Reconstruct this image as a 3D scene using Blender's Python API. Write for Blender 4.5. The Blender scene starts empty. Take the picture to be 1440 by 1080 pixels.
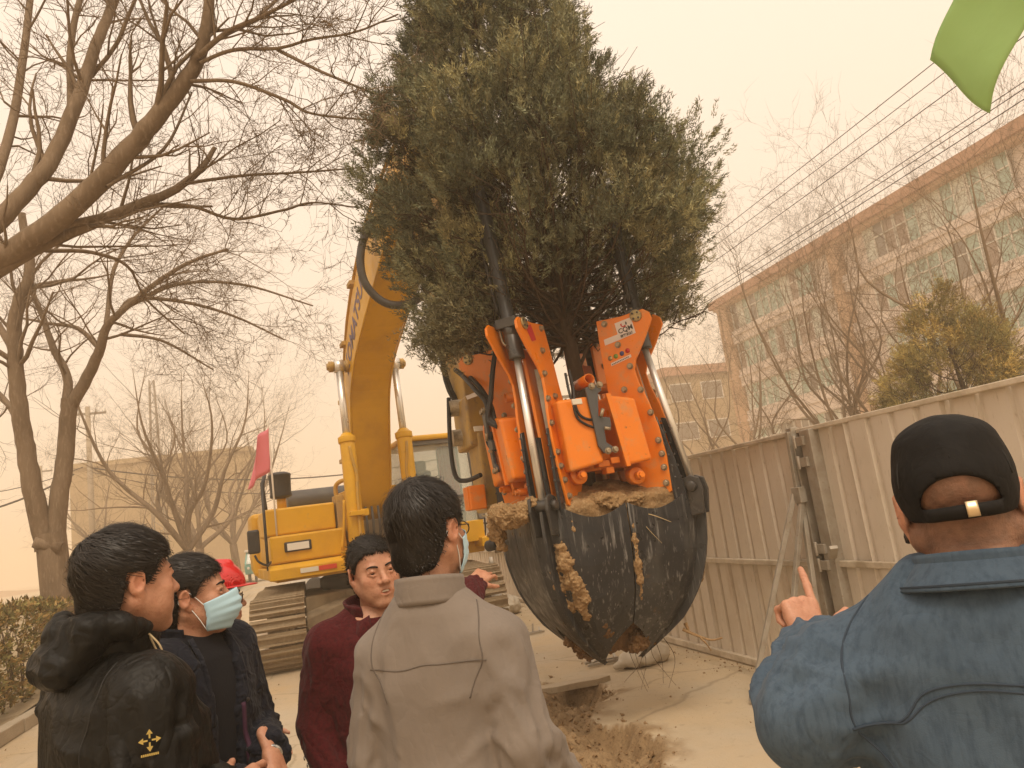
import bpy, bmesh, math, random
import numpy as np
from mathutils import Vector, Matrix, Quaternion
from mathutils.bvhtree import BVHTree

# ------------------------------------------------------------------ camera
SC = bpy.context.scene
COL = SC.collection
FPX, PCX, PCY = 1060.0, 720.0, 540.0            # focal length and centre in photograph pixels (1440 x 1080)
PITCH, ROLL = math.radians(9.85), math.radians(7.9)
CAM = np.array([0.0, 0.0, 1.6])
def _dcam(x, y): return np.array([(x-PCX)/FPX, -(y-PCY)/FPX, -1.0])
_U = np.array([-math.sin(ROLL)*math.cos(PITCH), math.cos(ROLL)*math.cos(PITCH), -math.sin(PITCH)])
_v = _dcam(437, 765); _Y = _v - _U*_v.dot(_U); _Y /= np.linalg.norm(_Y)
RW = np.array([np.cross(_Y, _U), _Y, _U])       # rows: world axes seen from the camera; world +Y runs along the road
def ray(x, y): return RW @ _dcam(x, y)
def ground_at(x, y, z=0.0):
    d = ray(x, y); return CAM + d*((z-CAM[2])/d[2])
def at(x, y, Y):
    d = ray(x, y); return CAM + d*(Y/d[1])
def on_x(x, y, X):
    d = ray(x, y); return CAM + d*(X/d[0])
def proj(p):
    c = RW.T @ (np.array(p)-CAM); return (PCX+FPX*c[0]/-c[2], PCY-FPX*c[1]/-c[2])

cam = bpy.data.cameras.new('camera'); camo = bpy.data.objects.new('camera', cam); COL.objects.link(camo)
cam.sensor_fit = 'HORIZONTAL'; cam.sensor_width = 36.0; cam.lens = 36.0*FPX/1440.0
cam.clip_start = 0.05; cam.clip_end = 5000
camo.matrix_world = Matrix.Translation(CAM.tolist()) @ Matrix(RW.tolist()).to_4x4()
SC.camera = camo
SC.render.resolution_x, SC.render.resolution_y = 1024, 768

# ------------------------------------------------------------------ sky, sun, exposure
SUN_EL, SUN_AZ = math.radians(58), math.radians(188)      # azimuth clockwise from +Y: behind the camera
w = bpy.data.worlds.new('World'); SC.world = w; w.use_nodes = True
nt = w.node_tree; nt.nodes.clear()
_out = nt.nodes.new('ShaderNodeOutputWorld'); _bg = nt.nodes.new('ShaderNodeBackground')
_sky = nt.nodes.new('ShaderNodeTexSky'); _sky.sky_type = 'NISHITA'; _sky.sun_disc = False
_sky.sun_elevation = SUN_EL; _sky.sun_rotation = SUN_AZ; _sky.dust_density = 10.0; _sky.air_density = 2.0
_tc = nt.nodes.new('ShaderNodeTexCoord'); _sep = nt.nodes.new('ShaderNodeSeparateXYZ')
_rmp = nt.nodes.new('ShaderNodeValToRGB')                   # dust-laden air: tan at the horizon, pale cream overhead
_e = _rmp.color_ramp.elements
_e[0].position = 0.0; _e[0].color = (8.3, 6.25, 4.2, 1)
_e[1].position = 1.0; _e[1].color = (12.6, 10.6, 8.8, 1)
_m1 = _e.new(0.28); _m1.color = (9.3, 7.35, 5.55, 1); _m2 = _e.new(0.62); _m2.color = (9.9, 8.1, 6.45, 1)
_mix = nt.nodes.new('ShaderNodeMix'); _mix.data_type = 'RGBA'; _mix.inputs[0].default_value = 0.90
nt.links.new(_tc.outputs['Generated'], _sep.inputs[0]); nt.links.new(_sep.outputs['Z'], _rmp.inputs[0])
nt.links.new(_sky.outputs[0], _mix.inputs[6]); nt.links.new(_rmp.outputs[0], _mix.inputs[7])
nt.links.new(_mix.outputs[2], _bg.inputs['Color']); _bg.inputs['Strength'].default_value = 0.1
nt.links.new(_bg.outputs[0], _out.inputs['Surface'])
_s = bpy.data.lights.new('sun', 'SUN'); _s.energy = 1.5; _s.angle = math.radians(22); _s.color = (1.0, 0.86, 0.68)
_so = bpy.data.objects.new('sun', _s); COL.objects.link(_so)
_sd = Vector((math.sin(SUN_AZ)*math.cos(SUN_EL), math.cos(SUN_AZ)*math.cos(SUN_EL), math.sin(SUN_EL)))
_so.rotation_euler = _sd.to_track_quat('Z', 'Y').to_euler(); _so.location = (0, 0, 60)
SC.view_settings.view_transform = 'Standard'; SC.view_settings.look = 'None'
SC.view_settings.exposure = 0.38; SC.view_settings.gamma = 1.0
SC.cycles.use_denoising = True
SC.cycles.max_bounces = 6; SC.cycles.diffuse_bounces = 3; SC.cycles.glossy_bounces = 3
SC.cycles.transmission_bounces = 4; SC.cycles.transparent_max_bounces = 12; SC.cycles.volume_bounces = 2
SC.cycles.caustics_reflective = False; SC.cycles.caustics_refractive = False

# ------------------------------------------------------------------ object helpers
ORG = {}
def tag(o, label=None, cat=None, group=None, kind=None):
    if label: o['label'] = label
    if cat: o['category'] = cat
    if group: o['group'] = group
    if kind: o['kind'] = kind
    return o
def thing(name, label, cat, loc=(0, 0, 0), group=None):
    o = bpy.data.objects.new(name, None); COL.objects.link(o); o.location = tuple(float(c) for c in loc)
    o.empty_display_size = 0.2
    ORG[o.name] = np.array(loc, float); return tag(o, label, cat, group)
def link_mesh(name, me, parent=None, org=None, mats=()):
    for m in mats: me.materials.append(m)
    o = bpy.data.objects.new(name, me); COL.objects.link(o)
    if parent is not None:
        o.parent = parent; ORG[o.name] = ORG[parent.name]
    else:
        o.location = tuple(float(c) for c in (org if org is not None else (0, 0, 0)))
        ORG[o.name] = np.array(org if org is not None else (0, 0, 0), float)
    return o
def np_mesh(name, V, F, smooth=False, cols=None, mi=None):
    """V (n,3) array; F list of faces or (m,k) array"""
    me = bpy.data.meshes.new(name)
    V = np.asarray(V, dtype=np.float32)
    if isinstance(F, np.ndarray):
        k = F.shape[1]; m = len(F)
        me.vertices.add(len(V)); me.vertices.foreach_set('co', V.ravel())
        me.loops.add(m*k); me.loops.foreach_set('vertex_index', F.astype(np.int32).ravel())
        me.polygons.add(m); me.polygons.foreach_set('loop_start', np.arange(0, m*k, k, dtype=np.int32))
        me.update(calc_edges=True); me.validate()
    else:
        me.from_pydata(V.tolist(), [], F); me.update()
    n = len(me.polygons)
    me.polygons.foreach_set('use_smooth', np.full(n, bool(smooth)))
    if mi is not None and len(mi) == n: me.polygons.foreach_set('material_index', np.asarray(mi, dtype=np.int32))
    if cols is not None and len(cols) == len(me.vertices):
        a = me.color_attributes.new('tint', 'FLOAT_COLOR', 'POINT')
        c = np.ones((len(V), 4), np.float32); cc = np.asarray(cols); c[:, :cc.shape[1]] = cc
        a.data.foreach_set('color', c.ravel())
    return me
def build_np(name, V, F, mat, parent=None, smooth=False, cols=None, org=None, mi=None):
    o0 = ORG[parent.name] if parent is not None else np.array(org if org is not None else (0, 0, 0), float)
    me = np_mesh(name, np.asarray(V) - o0, F, smooth, cols, mi)
    mats = mat if isinstance(mat, (list, tuple)) else [mat]
    return link_mesh(name, me, parent, org, mats)
def nrm(v):
    v = np.asarray(v, float); l = np.linalg.norm(v); return v/l if l > 1e-12 else v
def frame(d, up=(0, 0, 1)):
    d = nrm(d); u = np.asarray(up, float)
    if abs(d.dot(u)) > 0.97: u = np.array([1.0, 0, 0])
    x = nrm(np.cross(u, d)); return x, np.cross(d, x), d
class MB:
    """mesh builder in world coordinates"""
    def __init__(s): s.v = []; s.f = []; s.sm = []
    def add(s, V, F, smooth=False):
        b = len(s.v); s.v.extend([tuple(map(float, p)) for p in V])
        for f in F: s.f.append([i+b for i in f]); s.sm.append(smooth)
        return s
    def hexa(s, p):            # 8 corners: bottom ring 0-3, top ring 4-7
        return s.add(p, [(3, 2, 1, 0), (4, 5, 6, 7), (0, 1, 5, 4), (1, 2, 6, 5), (2, 3, 7, 6), (3, 0, 4, 7)])
    def box(s, c, h, ax=None):
        c = np.asarray(c, float); X, Y, Z = ax if ax is not None else np.eye(3)
        X, Y, Z = (np.asarray(a, float) for a in (X, Y, Z))
        P = [c+X*h[0]*i+Y*h[1]*j+Z*h[2]*k for k in (-1, 1) for i, j in ((-1, -1), (1, -1), (1, 1), (-1, 1))]
        return s.hexa(P)
    def bar(s, a, b, wx, wy, up=(0, 0, 1)):
        a = np.asarray(a, float); b = np.asarray(b, float); X, Y, Z = frame(b-a, up)
        return s.box((a+b)/2, (wx/2, wy/2, np.linalg.norm(b-a)/2), (X, Y, Z))
    def prism(s, poly, ext):   # planar polygon (3d points) extruded by vector ext
        n = len(poly); P = [np.asarray(p, float) for p in poly]; e = np.asarray(ext, float)
        nn = sum((np.cross(P[i]-P[0], P[(i+1) % n]-P[0]) for i in range(1, n-1)), np.zeros(3))
        if nn.dot(e) < 0: P = P[::-1]
        s.add(P+[p+e for p in P], [list(range(n))[::-1], list(range(n, 2*n))]+[(i, (i+1) % n, (i+1) % n+n, i+n) for i in range(n)])
        return s
    def tube(s, pts, r, n=8, caps=True, smooth=True):
        pts = [np.asarray(p, float) for p in pts]; m = len(pts)
        rs = r if isinstance(r, (list, tuple, np.ndarray)) else [r]*m
        T = [nrm(pts[min(i+1, m-1)]-pts[max(i-1, 0)]) for i in range(m)]
        X, Y, _ = frame(T[0]); V = []
        for i in range(m):
            X = nrm(X - T[i]*X.dot(T[i])); Y = np.cross(T[i], X)
            for k in range(n):
                a = 2*math.pi*k/n; V.append(pts[i]+(X*math.cos(a)+Y*math.sin(a))*rs[i])
        F = [(i*n+k, i*n+(k+1) % n, (i+1)*n+(k+1) % n, (i+1)*n+k) for i in range(m-1) for k in range(n)]
        s.add(V, F, smooth)
        if caps:
            b = len(s.v)-len(V); s.f.append([b+k for k in range(n)][::-1]); s.sm.append(False)
            s.f.append([b+(m-1)*n+k for k in range(n)]); s.sm.append(False)
        return s
    def cyl(s, a, b, r, n=16, r2=None): return s.tube([a, b], [r, r if r2 is None else r2], n)
    def lathe(s, c, ax, prof, n=24, smooth=True):   # prof: (dist along axis, radius)
        X, Y, Z = frame(ax); c = np.asarray(c, float); V = []; m = len(prof)
        for h, r in prof:
            for k in range(n):
                a = 2*math.pi*k/n; V.append(c+Z*h+(X*math.cos(a)+Y*math.sin(a))*max(r, 1e-4))
        F = [(i*n+k, i*n+(k+1) % n, (i+1)*n+(k+1) % n, (i+1)*n+k) for i in range(m-1) for k in range(n)]
        F += [list(range(n))[::-1], [(m-1)*n+k for k in range(n)]]
        return s.add(V, F, smooth)
    def grid(s, P, smooth=True, thick=None):    # P[i][j] points
        P = np.asarray(P, float); a, b = P.shape[:2]; V = P.reshape(-1, 3)
        F = [(i*b+j, i*b+j+1, (i+1)*b+j+1, (i+1)*b+j) for i in range(a-1) for j in range(b-1)]
        return s.add(V, F, smooth)
    def build(s, name, mat, parent=None, bevel=0, org=None, solid=0, subsurf=0, seg=2):
        o0 = ORG[parent.name] if parent is not None else np.array(org if org is not None else (0, 0, 0), float)
        me = bpy.data.meshes.new(name)
        me.from_pydata((np.array(s.v)-o0).tolist(), [], s.f); me.update()
        me.polygons.foreach_set('use_smooth', s.sm)
        o = link_mesh(name, me, parent, org, mat if isinstance(mat, (list, tuple)) else [mat])
        if solid:
            m = o.modifiers.new('solid', 'SOLIDIFY'); m.thickness = solid; m.offset = 0
        if bevel:
            m = o.modifiers.new('bevel', 'BEVEL'); m.width = bevel; m.segments = seg; m.limit_method = 'ANGLE'; m.angle_limit = math.radians(40)
        if subsurf:
            m = o.modifiers.new('sub', 'SUBSURF'); m.levels = subsurf; m.render_levels = subsurf
        return o
def inst(name, me, loc, rot=None, parent=None, scale=None):
    """another object on shared mesh data; loc in world coordinates"""
    o = bpy.data.objects.new(name, me); COL.objects.link(o)
    l = np.asarray(loc, float) - (ORG[parent.name] if parent is not None else 0)
    if parent is not None: o.parent = parent
    if rot is not None:
        m = Matrix(np.asarray(rot).tolist()).to_4x4(); m.translation = l.tolist(); o.matrix_local = m
    else: o.location = l.tolist()
    if scale is not None: o.scale = scale
    ORG[o.name] = np.asarray(loc, float)
    return o
def catmull(P, n=6):
    P = [np.asarray(p, float) for p in P]; Q = [2*P[0]-P[1]]+P+[2*P[-1]-P[-2]]; out = []
    for i in range(1, len(Q)-2):
        for k in range(n):
            t = k/n; a, b, c, d = Q[i-1:i+3]
            out.append(0.5*(2*b+(c-a)*t+(2*a-5*b+4*c-d)*t*t+(3*b-a-3*c+d)*t**3))
    out.append(P[-1]); return out
# numpy value noise
_prm = np.random.RandomState(7).rand(4096).astype(np.float32)
def _h(i, j, k): return _prm[(i*73856093 ^ j*19349663 ^ k*83492791) & 4095]
def vnoise(P):
    P = np.asarray(P, float); I = np.floor(P).astype(np.int64); f = P-I; f = f*f*(3-2*f)
    i, j, k = I.T; fx, fy, fz = f.T
    def lp(a, b, t): return a+(b-a)*t
    return lp(lp(lp(_h(i, j, k), _h(i+1, j, k), fx), lp(_h(i, j+1, k), _h(i+1, j+1, k), fx), fy),
              lp(lp(_h(i, j, k+1), _h(i+1, j, k+1), fx), lp(_h(i, j+1, k+1), _h(i+1, j+1, k+1), fx), fy), fz)
def fbm(P, o=4):
    P = np.asarray(P, float); r = 0; a = 0.5; 
    for q in range(o): r = r+a*vnoise(P*2**q+q*17.3); a *= 0.5
    return r/(1-0.5**o)
# ------------------------------------------------------------------ materials
MATS = {}
def M(name, col, rough=0.6, metal=0.0, var=(), bump=(), sss=0, sheen=0, coat=0, spec=0.5, attr=None, trans=0, emit=None, alpha=None, rvar=None, orand=0):
    """procedural principled material. var: (scale, colour2, lo, hi[, stretch]); bump: (scale, strength, distance[, stretch[, kind]])"""
    m = bpy.data.materials.new(name); m.use_nodes = True; t = m.node_tree; L = t.links.new
    b = t.nodes['Principled BSDF']; b.inputs['Roughness'].default_value = rough; b.inputs['Metallic'].default_value = metal
    b.inputs['Specular IOR Level'].default_value = spec
    if sheen: b.inputs['Sheen Weight'].default_value = sheen; b.inputs['Sheen Roughness'].default_value = 0.5
    if coat: b.inputs['Coat Weight'].default_value = coat; b.inputs['Coat Roughness'].default_value = 0.15
    if sss:
        b.inputs['Subsurface Weight'].default_value = sss; b.inputs['Subsurface Radius'].default_value = (1, .35, .2); b.inputs['Subsurface Scale'].default_value = 0.008
    if trans: b.inputs['Transmission Weight'].default_value = trans
    if emit: b.inputs['Emission Color'].default_value = (*emit, 1); b.inputs['Emission Strength'].default_value = 1
    tc = t.nodes.new('ShaderNodeTexCoord')
    def vec(st):
        if st is None: return tc.outputs['Object']
        mp = t.nodes.new('ShaderNodeMapping'); mp.inputs['Scale'].default_value = st[:3]
        if len(st) > 3: mp.inputs['Rotation'].default_value = st[3:6]
        L(tc.outputs['Object'], mp.inputs[0]); return mp.outputs[0]
    rgb = t.nodes.new('ShaderNodeRGB'); rgb.outputs[0].default_value = (*col, 1); cur = rgb.outputs[0]
    for q, vv in enumerate(var):
        sc_, c2, lo, hi = vv[:4]; st = vv[4] if len(vv) > 4 else None
        n = t.nodes.new('ShaderNodeTexNoise'); n.inputs['Scale'].default_value = sc_; n.inputs['Detail'].default_value = 6; n.inputs['Roughness'].default_value = 0.6
        L(vec(st), n.inputs['Vector'])
        r = t.nodes.new('ShaderNodeMapRange'); r.inputs[1].default_value = lo; r.inputs[2].default_value = hi; L(n.outputs[0], r.inputs[0])
        x = t.nodes.new('ShaderNodeMix'); x.data_type = 'RGBA'; L(r.outputs[0], x.inputs[0]); L(cur, x.inputs[6])
        x.inputs[7].default_value = (*c2, 1); cur = x.outputs[2]
    if orand:
        oi = t.nodes.new('ShaderNodeObjectInfo'); r = t.nodes.new('ShaderNodeMapRange'); r.inputs[3].default_value = 1-orand; r.inputs[4].default_value = 1+orand*.6; L(oi.outputs['Random'], r.inputs[0])
        x = t.nodes.new('ShaderNodeMix'); x.data_type = 'RGBA'; x.blend_type = 'MULTIPLY'; x.inputs[0].default_value = 1; L(cur, x.inputs[6]); L(r.outputs[0], x.inputs[7]); cur = x.outputs[2]
    if attr:
        a = t.nodes.new('ShaderNodeAttribute'); a.attribute_name = attr
        x = t.nodes.new('ShaderNodeMix'); x.data_type = 'RGBA'; x.blend_type = 'MULTIPLY'; x.inputs[0].default_value = 1
        L(cur, x.inputs[6]); L(a.outputs['Color'], x.inputs[7]); cur = x.outputs[2]
    L(cur, b.inputs['Base Color'])
    if rvar:
        n = t.nodes.new('ShaderNodeTexNoise'); n.inputs['Scale'].default_value = rvar[0]; n.inputs['Detail'].default_value = 5; L(vec(None), n.inputs['Vector'])
        r = t.nodes.new('ShaderNodeMapRange'); r.inputs[1].default_value = .3; r.inputs[2].default_value = .7; r.inputs[3].default_value = rvar[1]; r.inputs[4].default_value = rvar[2]
        L(n.outputs[0], r.inputs[0]); L(r.outputs[0], b.inputs['Roughness'])
    prev = None
    for bb in bump:
        sc_, stg, dist = bb[:3]; st = bb[3] if len(bb) > 3 else None; kind = bb[4] if len(bb) > 4 else 'noise'
        if kind == 'wave':
            n = t.nodes.new('ShaderNodeTexWave'); n.inputs['Scale'].default_value = sc_; o_ = n.outputs['Fac']
        elif kind == 'voro':
            n = t.nodes.new('ShaderNodeTexVoronoi'); n.inputs['Scale'].default_value = sc_; o_ = n.outputs['Distance']
        else:
            n = t.nodes.new('ShaderNodeTexNoise'); n.inputs['Scale'].default_value = sc_; n.inputs['Detail'].default_value = 5; o_ = n.outputs[0]
            if kind == 'ridge':
                n.inputs['Detail'].default_value = 2; n.inputs['Distortion'].default_value = 0.6
                q1 = t.nodes.new('ShaderNodeMath'); q1.operation = 'SUBTRACT'; q1.inputs[1].default_value = .5; L(o_, q1.inputs[0])
                q2 = t.nodes.new('ShaderNodeMath'); q2.operation = 'ABSOLUTE'; L(q1.outputs[0], q2.inputs[0]); o_ = q2.outputs[0]
        L(vec(st), n.inputs['Vector'])
        u = t.nodes.new('ShaderNodeBump'); u.inputs['Strength'].default_value = stg; u.inputs['Distance'].default_value = dist; L(o_, u.inputs['Height'])
        if prev: L(prev, u.inputs['Normal'])
        prev = u.outputs[0]
    if prev: L(prev, b.inputs['Normal'])
    MATS[name] = m; return m
# ------------------------------------------------------------------ ground
rnd = random.Random(11); rs_ = np.random.RandomState(5)
def gmat():
    m = bpy.data.materials.new('dusty_pavement'); m.use_nodes = True; t = m.node_tree; L = t.links.new; N = t.nodes.new
    b = t.nodes['Principled BSDF']; b.inputs['Roughness'].default_value = .92; b.inputs['Specular IOR Level'].default_value = .2
    tc = N('ShaderNodeTexCoord')
    def noise(s, d=8, r=.6, st=(1, 1, 1)):
        mp = N('ShaderNodeMapping'); mp.inputs['Scale'].default_value = st; L(tc.outputs['Object'], mp.inputs[0])
        n = N('ShaderNodeTexNoise'); n.inputs['Scale'].default_value = s; n.inputs['Detail'].default_value = d; n.inputs['Roughness'].default_value = r; L(mp.outputs[0], n.inputs[0]); return n.outputs[0]
    def rng(x, a, c):
        q = N('ShaderNodeMapRange'); q.inputs[1].default_value = a; q.inputs[2].default_value = c; L(x, q.inputs[0]); return q.outputs[0]
    def mix(f, a, c):
        q = N('ShaderNodeMix'); q.data_type = 'RGBA'; L(f, q.inputs[0])
        for k, x in ((6, a), (7, c)):
            if isinstance(x, tuple): q.inputs[k].default_value = (*x, 1)
            else: L(x, q.inputs[k])
        return q.outputs[2]
    c = mix(rng(noise(.7), .38, .66), (.45, .375, .275), (.485, .365, .222))          # grey concrete under drifts of yellow dust
    c = mix(rng(noise(2.6, st=(1, .35, 1)), .52, .75), c, (.40, .315, .205))
    c = mix(rng(noise(46, 3), .60, .78), c, (.30, .25, .18))
    c = mix(rng(noise(.25), .5, .62), c, (.455, .385, .29))
    wv = N('ShaderNodeTexNoise'); wv.inputs['Scale'].default_value = 1.3; mpp = N('ShaderNodeMapping'); mpp.inputs['Scale'].default_value = (3.2, .12, 1); mpp.inputs['Rotation'].default_value = (0, 0, .12)
    L(tc.outputs['Object'], mpp.inputs[0]); L(mpp.outputs[0], wv.inputs[0]); c = mix(rng(wv.outputs[0], .60, .72), c, (.33, .265, .18))   # tyre-drawn streaks
    vo = N('ShaderNodeTexVoronoi'); vo.feature = 'DISTANCE_TO_EDGE'; vo.inputs['Scale'].default_value = .42; ns = N('ShaderNodeTexNoise'); ns.inputs['Scale'].default_value = 2.2; ns.inputs['Detail'].default_value = 6
    L(tc.outputs['Object'], ns.inputs[0]); vm = N('ShaderNodeVectorMath'); vm.operation = 'MULTIPLY_ADD'; vm.inputs[1].default_value = (.35, .35, 0); L(ns.outputs['Color'], vm.inputs[0]); L(tc.outputs['Object'], vm.inputs[2]); L(vm.outputs[0], vo.inputs['Vector'])
    ck = N('ShaderNodeMapRange'); ck.inputs[1].default_value = 0; ck.inputs[2].default_value = .007; ck.inputs[3].default_value = .55; ck.inputs[4].default_value = 0; L(vo.outputs['Distance'], ck.inputs[0]); c = mix(ck.outputs[0], c, (.22, .17, .11))     # hairline cracks
    c = mix(rng(noise(7, 5, .7), .57, .72), c, (.36, .29, .20))
    s = mix(rng(noise(9), .35, .7), (.23, .15, .078), (.32, .22, .12)); s = mix(rng(noise(60, 4), .5, .75), s, (.14, .09, .046))
    at_ = N('ShaderNodeAttribute'); at_.attribute_name = 'tint'; sp = N('ShaderNodeSeparateColor'); L(at_.outputs['Color'], sp.inputs[0])
    c = mix(sp.outputs[0], c, s); L(c, b.inputs['Base Color'])
    u = N('ShaderNodeBump'); u.inputs['Strength'].default_value = .35; u.inputs['Distance'].default_value = .01; L(noise(70, 6), u.inputs['Height'])
    u2 = N('ShaderNodeBump'); u2.inputs['Strength'].default_value = .5; u2.inputs['Distance'].default_value = .02; L(noise(5), u2.inputs['Height']); L(u.outputs[0], u2.inputs['Normal']); L(u2.outputs[0], b.inputs['Normal'])
    MATS['ground'] = m; return m
gmat()
# the broken strip of paving the tree was dug out of
TR = [ground_at(*p)[:2] for p in ((725, 945), (760, 958), (872, 972), (838, 992), (845, 1018), (905, 1028), (932, 1055), (945, 1100), (960, 1190), (760, 1230), (640, 1130), (610, 1040), (640, 980))]
def in_poly(x, y, poly):
    ins = np.zeros(x.shape, bool); dmin = np.full(x.shape, 1e9); n = len(poly)
    for i in range(n):
        (x0, y0), (x1, y1) = poly[i], poly[(i+1) % n]
        c = ((y0 > y) != (y1 > y)); xi = (x1-x0)*(y-y0)/((y1-y0) if y1 != y0 else 1e-9)+x0; ins ^= c & (x < xi)
        t = np.clip(((x-x0)*(x1-x0)+(y-y0)*(y1-y0))/((x1-x0)**2+(y1-y0)**2), 0, 1); dmin = np.minimum(dmin, np.hypot(x-x0-t*(x1-x0), y-y0-t*(y1-y0)))
    return ins, dmin
def far_axis(a, b, step, lim):
    mid = np.arange(a, b+1e-6, step); out = []; s = step; x = b
    while x < lim: s *= 1.35; x += s; out.append(x)
    lo = []; s = step; x = a
    while x > -lim: s *= 1.35; x -= s; lo.append(x)
    return np.array(lo[::-1]+list(mid)+out)
gx = far_axis(.4, 3.3,   .027, 420); gy = far_axis(2.6, 8.0, .027, 420)
GX, GY = np.meshgrid(gx, gy, indexing='ij'); wob = (fbm(np.stack([GX*4, GY*4, GX*0], -1).reshape(-1, 3), 4).reshape(GX.shape)-.5)
ins, dm = in_poly(GX+wob*.35, GY+wob[::-1]*.0+wob*.3, TR)
clod = fbm(np.stack([GX*7, GY*7, GX*0+3], -1).reshape(-1, 3), 5).reshape(GX.shape); fine = fbm(np.stack([GX*22, GY*22, GX*0+8], -1).reshape(-1, 3), 4).reshape(GX.shape)
dp = sum(np.exp(-((GX-q[0])/.30)**2-((GY-q[1])/.16)**2) for q in (ground_at(775, 966), ground_at(840, 974)))
big = fbm(np.stack([GX*4.2, GY*4.2, GX*0+5], -1).reshape(-1, 3), 3).reshape(GX.shape); edge = np.clip(dm/(.10+.24*big), 0, 1)
Z = np.where(ins, edge*(-.15-.10*dp)+np.clip(dm-.12, 0, .4)*.42+(big-.5)*.22*edge+(clod-.5)*.14*edge+(fine-.5)*.09*np.clip(dm/.06, 0, 1), 0)
spill = np.clip(1-dm/.22, 0, 1)*np.clip((clod-.45)*6, 0, 1)*(~ins); Z = Z+spill*.03*fine
soil = np.clip(ins*1.0+spill, 0, 1)
n1, n2 = GX.shape; V = np.stack([GX, GY, Z], -1).reshape(-1, 3); I = np.arange(n1*n2).reshape(n1, n2)
Fq = np.stack([I[:-1, :-1], I[1:, :-1], I[1:, 1:], I[:-1, 1:]], -1).reshape(-1, 4)
cols = np.repeat(soil.reshape(-1, 1), 3, 1)
g = build_np('ground', V, Fq, MATS['ground'], smooth=True, cols=cols); g['kind'] = 'structure'
M('soil', (.26, .165, .085), .95, spec=.15, var=[(14, (.30, .20, .105), .4, .65), (50, (.17, .105, .055), .5, .75)], bump=[(30, .8, .02), (110, .6, .006)])
M('straw', (.42, .32, .17), .8)
# loose clods and crumbs in and round the broken strip
def crumbs(n, seed):
    r = np.random.RandomState(seed); Vs = []; Fs = []; b = 0
    base = np.array([(1, 0, 0), (-1, 0, 0), (0, 1, 0), (0, -1, 0), (0, 0, 1), (0, 0, -1)], float); tri = np.array([(0, 2, 4), (2, 1, 4), (1, 3, 4), (3, 0, 4), (2, 0, 5), (1, 2, 5), (3, 1, 5), (0, 3, 5)])
    k = 0
    while k < n:
        x, y = r.uniform(.6, 2.9), r.uniform(3.0, 7.5); i_, d_ = in_poly(np.array([x]), np.array([y]), TR)
        if not (i_[0] or (d_[0] < .18 and r.rand() < .12)): continue
        zz = np.interp(0, [0], [0]); ix = np.searchsorted(gx, x); iy = np.searchsorted(gy, y); z = Z[min(ix, n1-1), min(iy, n2-1)]
        s = .004+.024*r.rand()**5; v = base*s*r.uniform(.6, 1.3, (6, 1))*np.array([1, 1, .75])+r.normal(0, s*.15, (6, 3)); v = v@np.linalg.qr(r.normal(size=(3, 3)))[0]
        Vs.append(v+np.array([x, y, z+s*.3])); Fs.append(tri+b); b += 6; k += 1
    return np.concatenate(Vs), np.concatenate(Fs)
V, Fq = crumbs(3200, 3); o = build_np('soil_crumbs', V, Fq, MATS['soil']); tag(o, 'loose brown soil crumbs strewn along the broken paving', 'soil', kind='stuff')

def slab(label, px, rot, tilt, poly, th=.055):
    c = ground_at(*px); R = np.array(Matrix.Rotation(rot, 3, 'Z') @ Matrix.Rotation(tilt[0], 3, 'X') @ Matrix.Rotation(tilt[1], 3, 'Y')); mb = MB()
    mb.prism([R@np.array([x, y, 0])+c+np.array([0, 0, tilt[2]]) for x, y in poly], R@np.array([0, 0, th])); o = mb.build('broken_slab', MATS['slab'], org=c, bevel=.006); tag(o, label, 'paving slab'); return o
M('slab', (.42, .34, .24), .92, var=[(4, (.36, .27, .17), .4, .7), (40, (.30, .24, .17), .55, .75)], bump=[(60, .5, .006), (9, .5, .02)])
slab('broken paving slab lifted along the far edge of the trench', (806, 968), .05, (-.06, .03, .0), [(-.34, -.06), (-.18, -.10), (.02, -.07), (.20, -.09), (.38, .0), (.30, .12), (-.30, .14)])
def pebbles(n, seed):
    r = np.random.RandomState(seed); base = np.array([(1, 0, 0), (-1, 0, 0), (0, 1, 0), (0, -1, 0), (0, 0, 1), (0, 0, -1)], float); tri = np.array([(0, 2, 4), (2, 1, 4), (1, 3, 4), (3, 0, 4), (2, 0, 5), (1, 2, 5), (3, 1, 5), (0, 3, 5)]); V = []; F = []
    for k in range(n):
        y = 3+13*r.rand()**1.3; x = r.uniform(-3.1, 3.65); near_fence = r.rand() < .35
        if near_fence: x = 3.66-abs(r.normal(0, .18))
        s = .003+.014*r.rand()**6; V.append(base*s*r.uniform(.6, 1.3, (6, 1))*np.array([1.2, 1, .7])@np.linalg.qr(r.normal(size=(3, 3)))[0]+np.array([x, y, s*.3])); F.append(tri+6*k)
    return np.concatenate(V), np.concatenate(F)
V, Fq = pebbles(2600, 17); o = build_np('grit', V, Fq, MATS['soil']); tag(o, 'scattered grit and small stones on the dusty pavement', 'gravel', kind='stuff')
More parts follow.
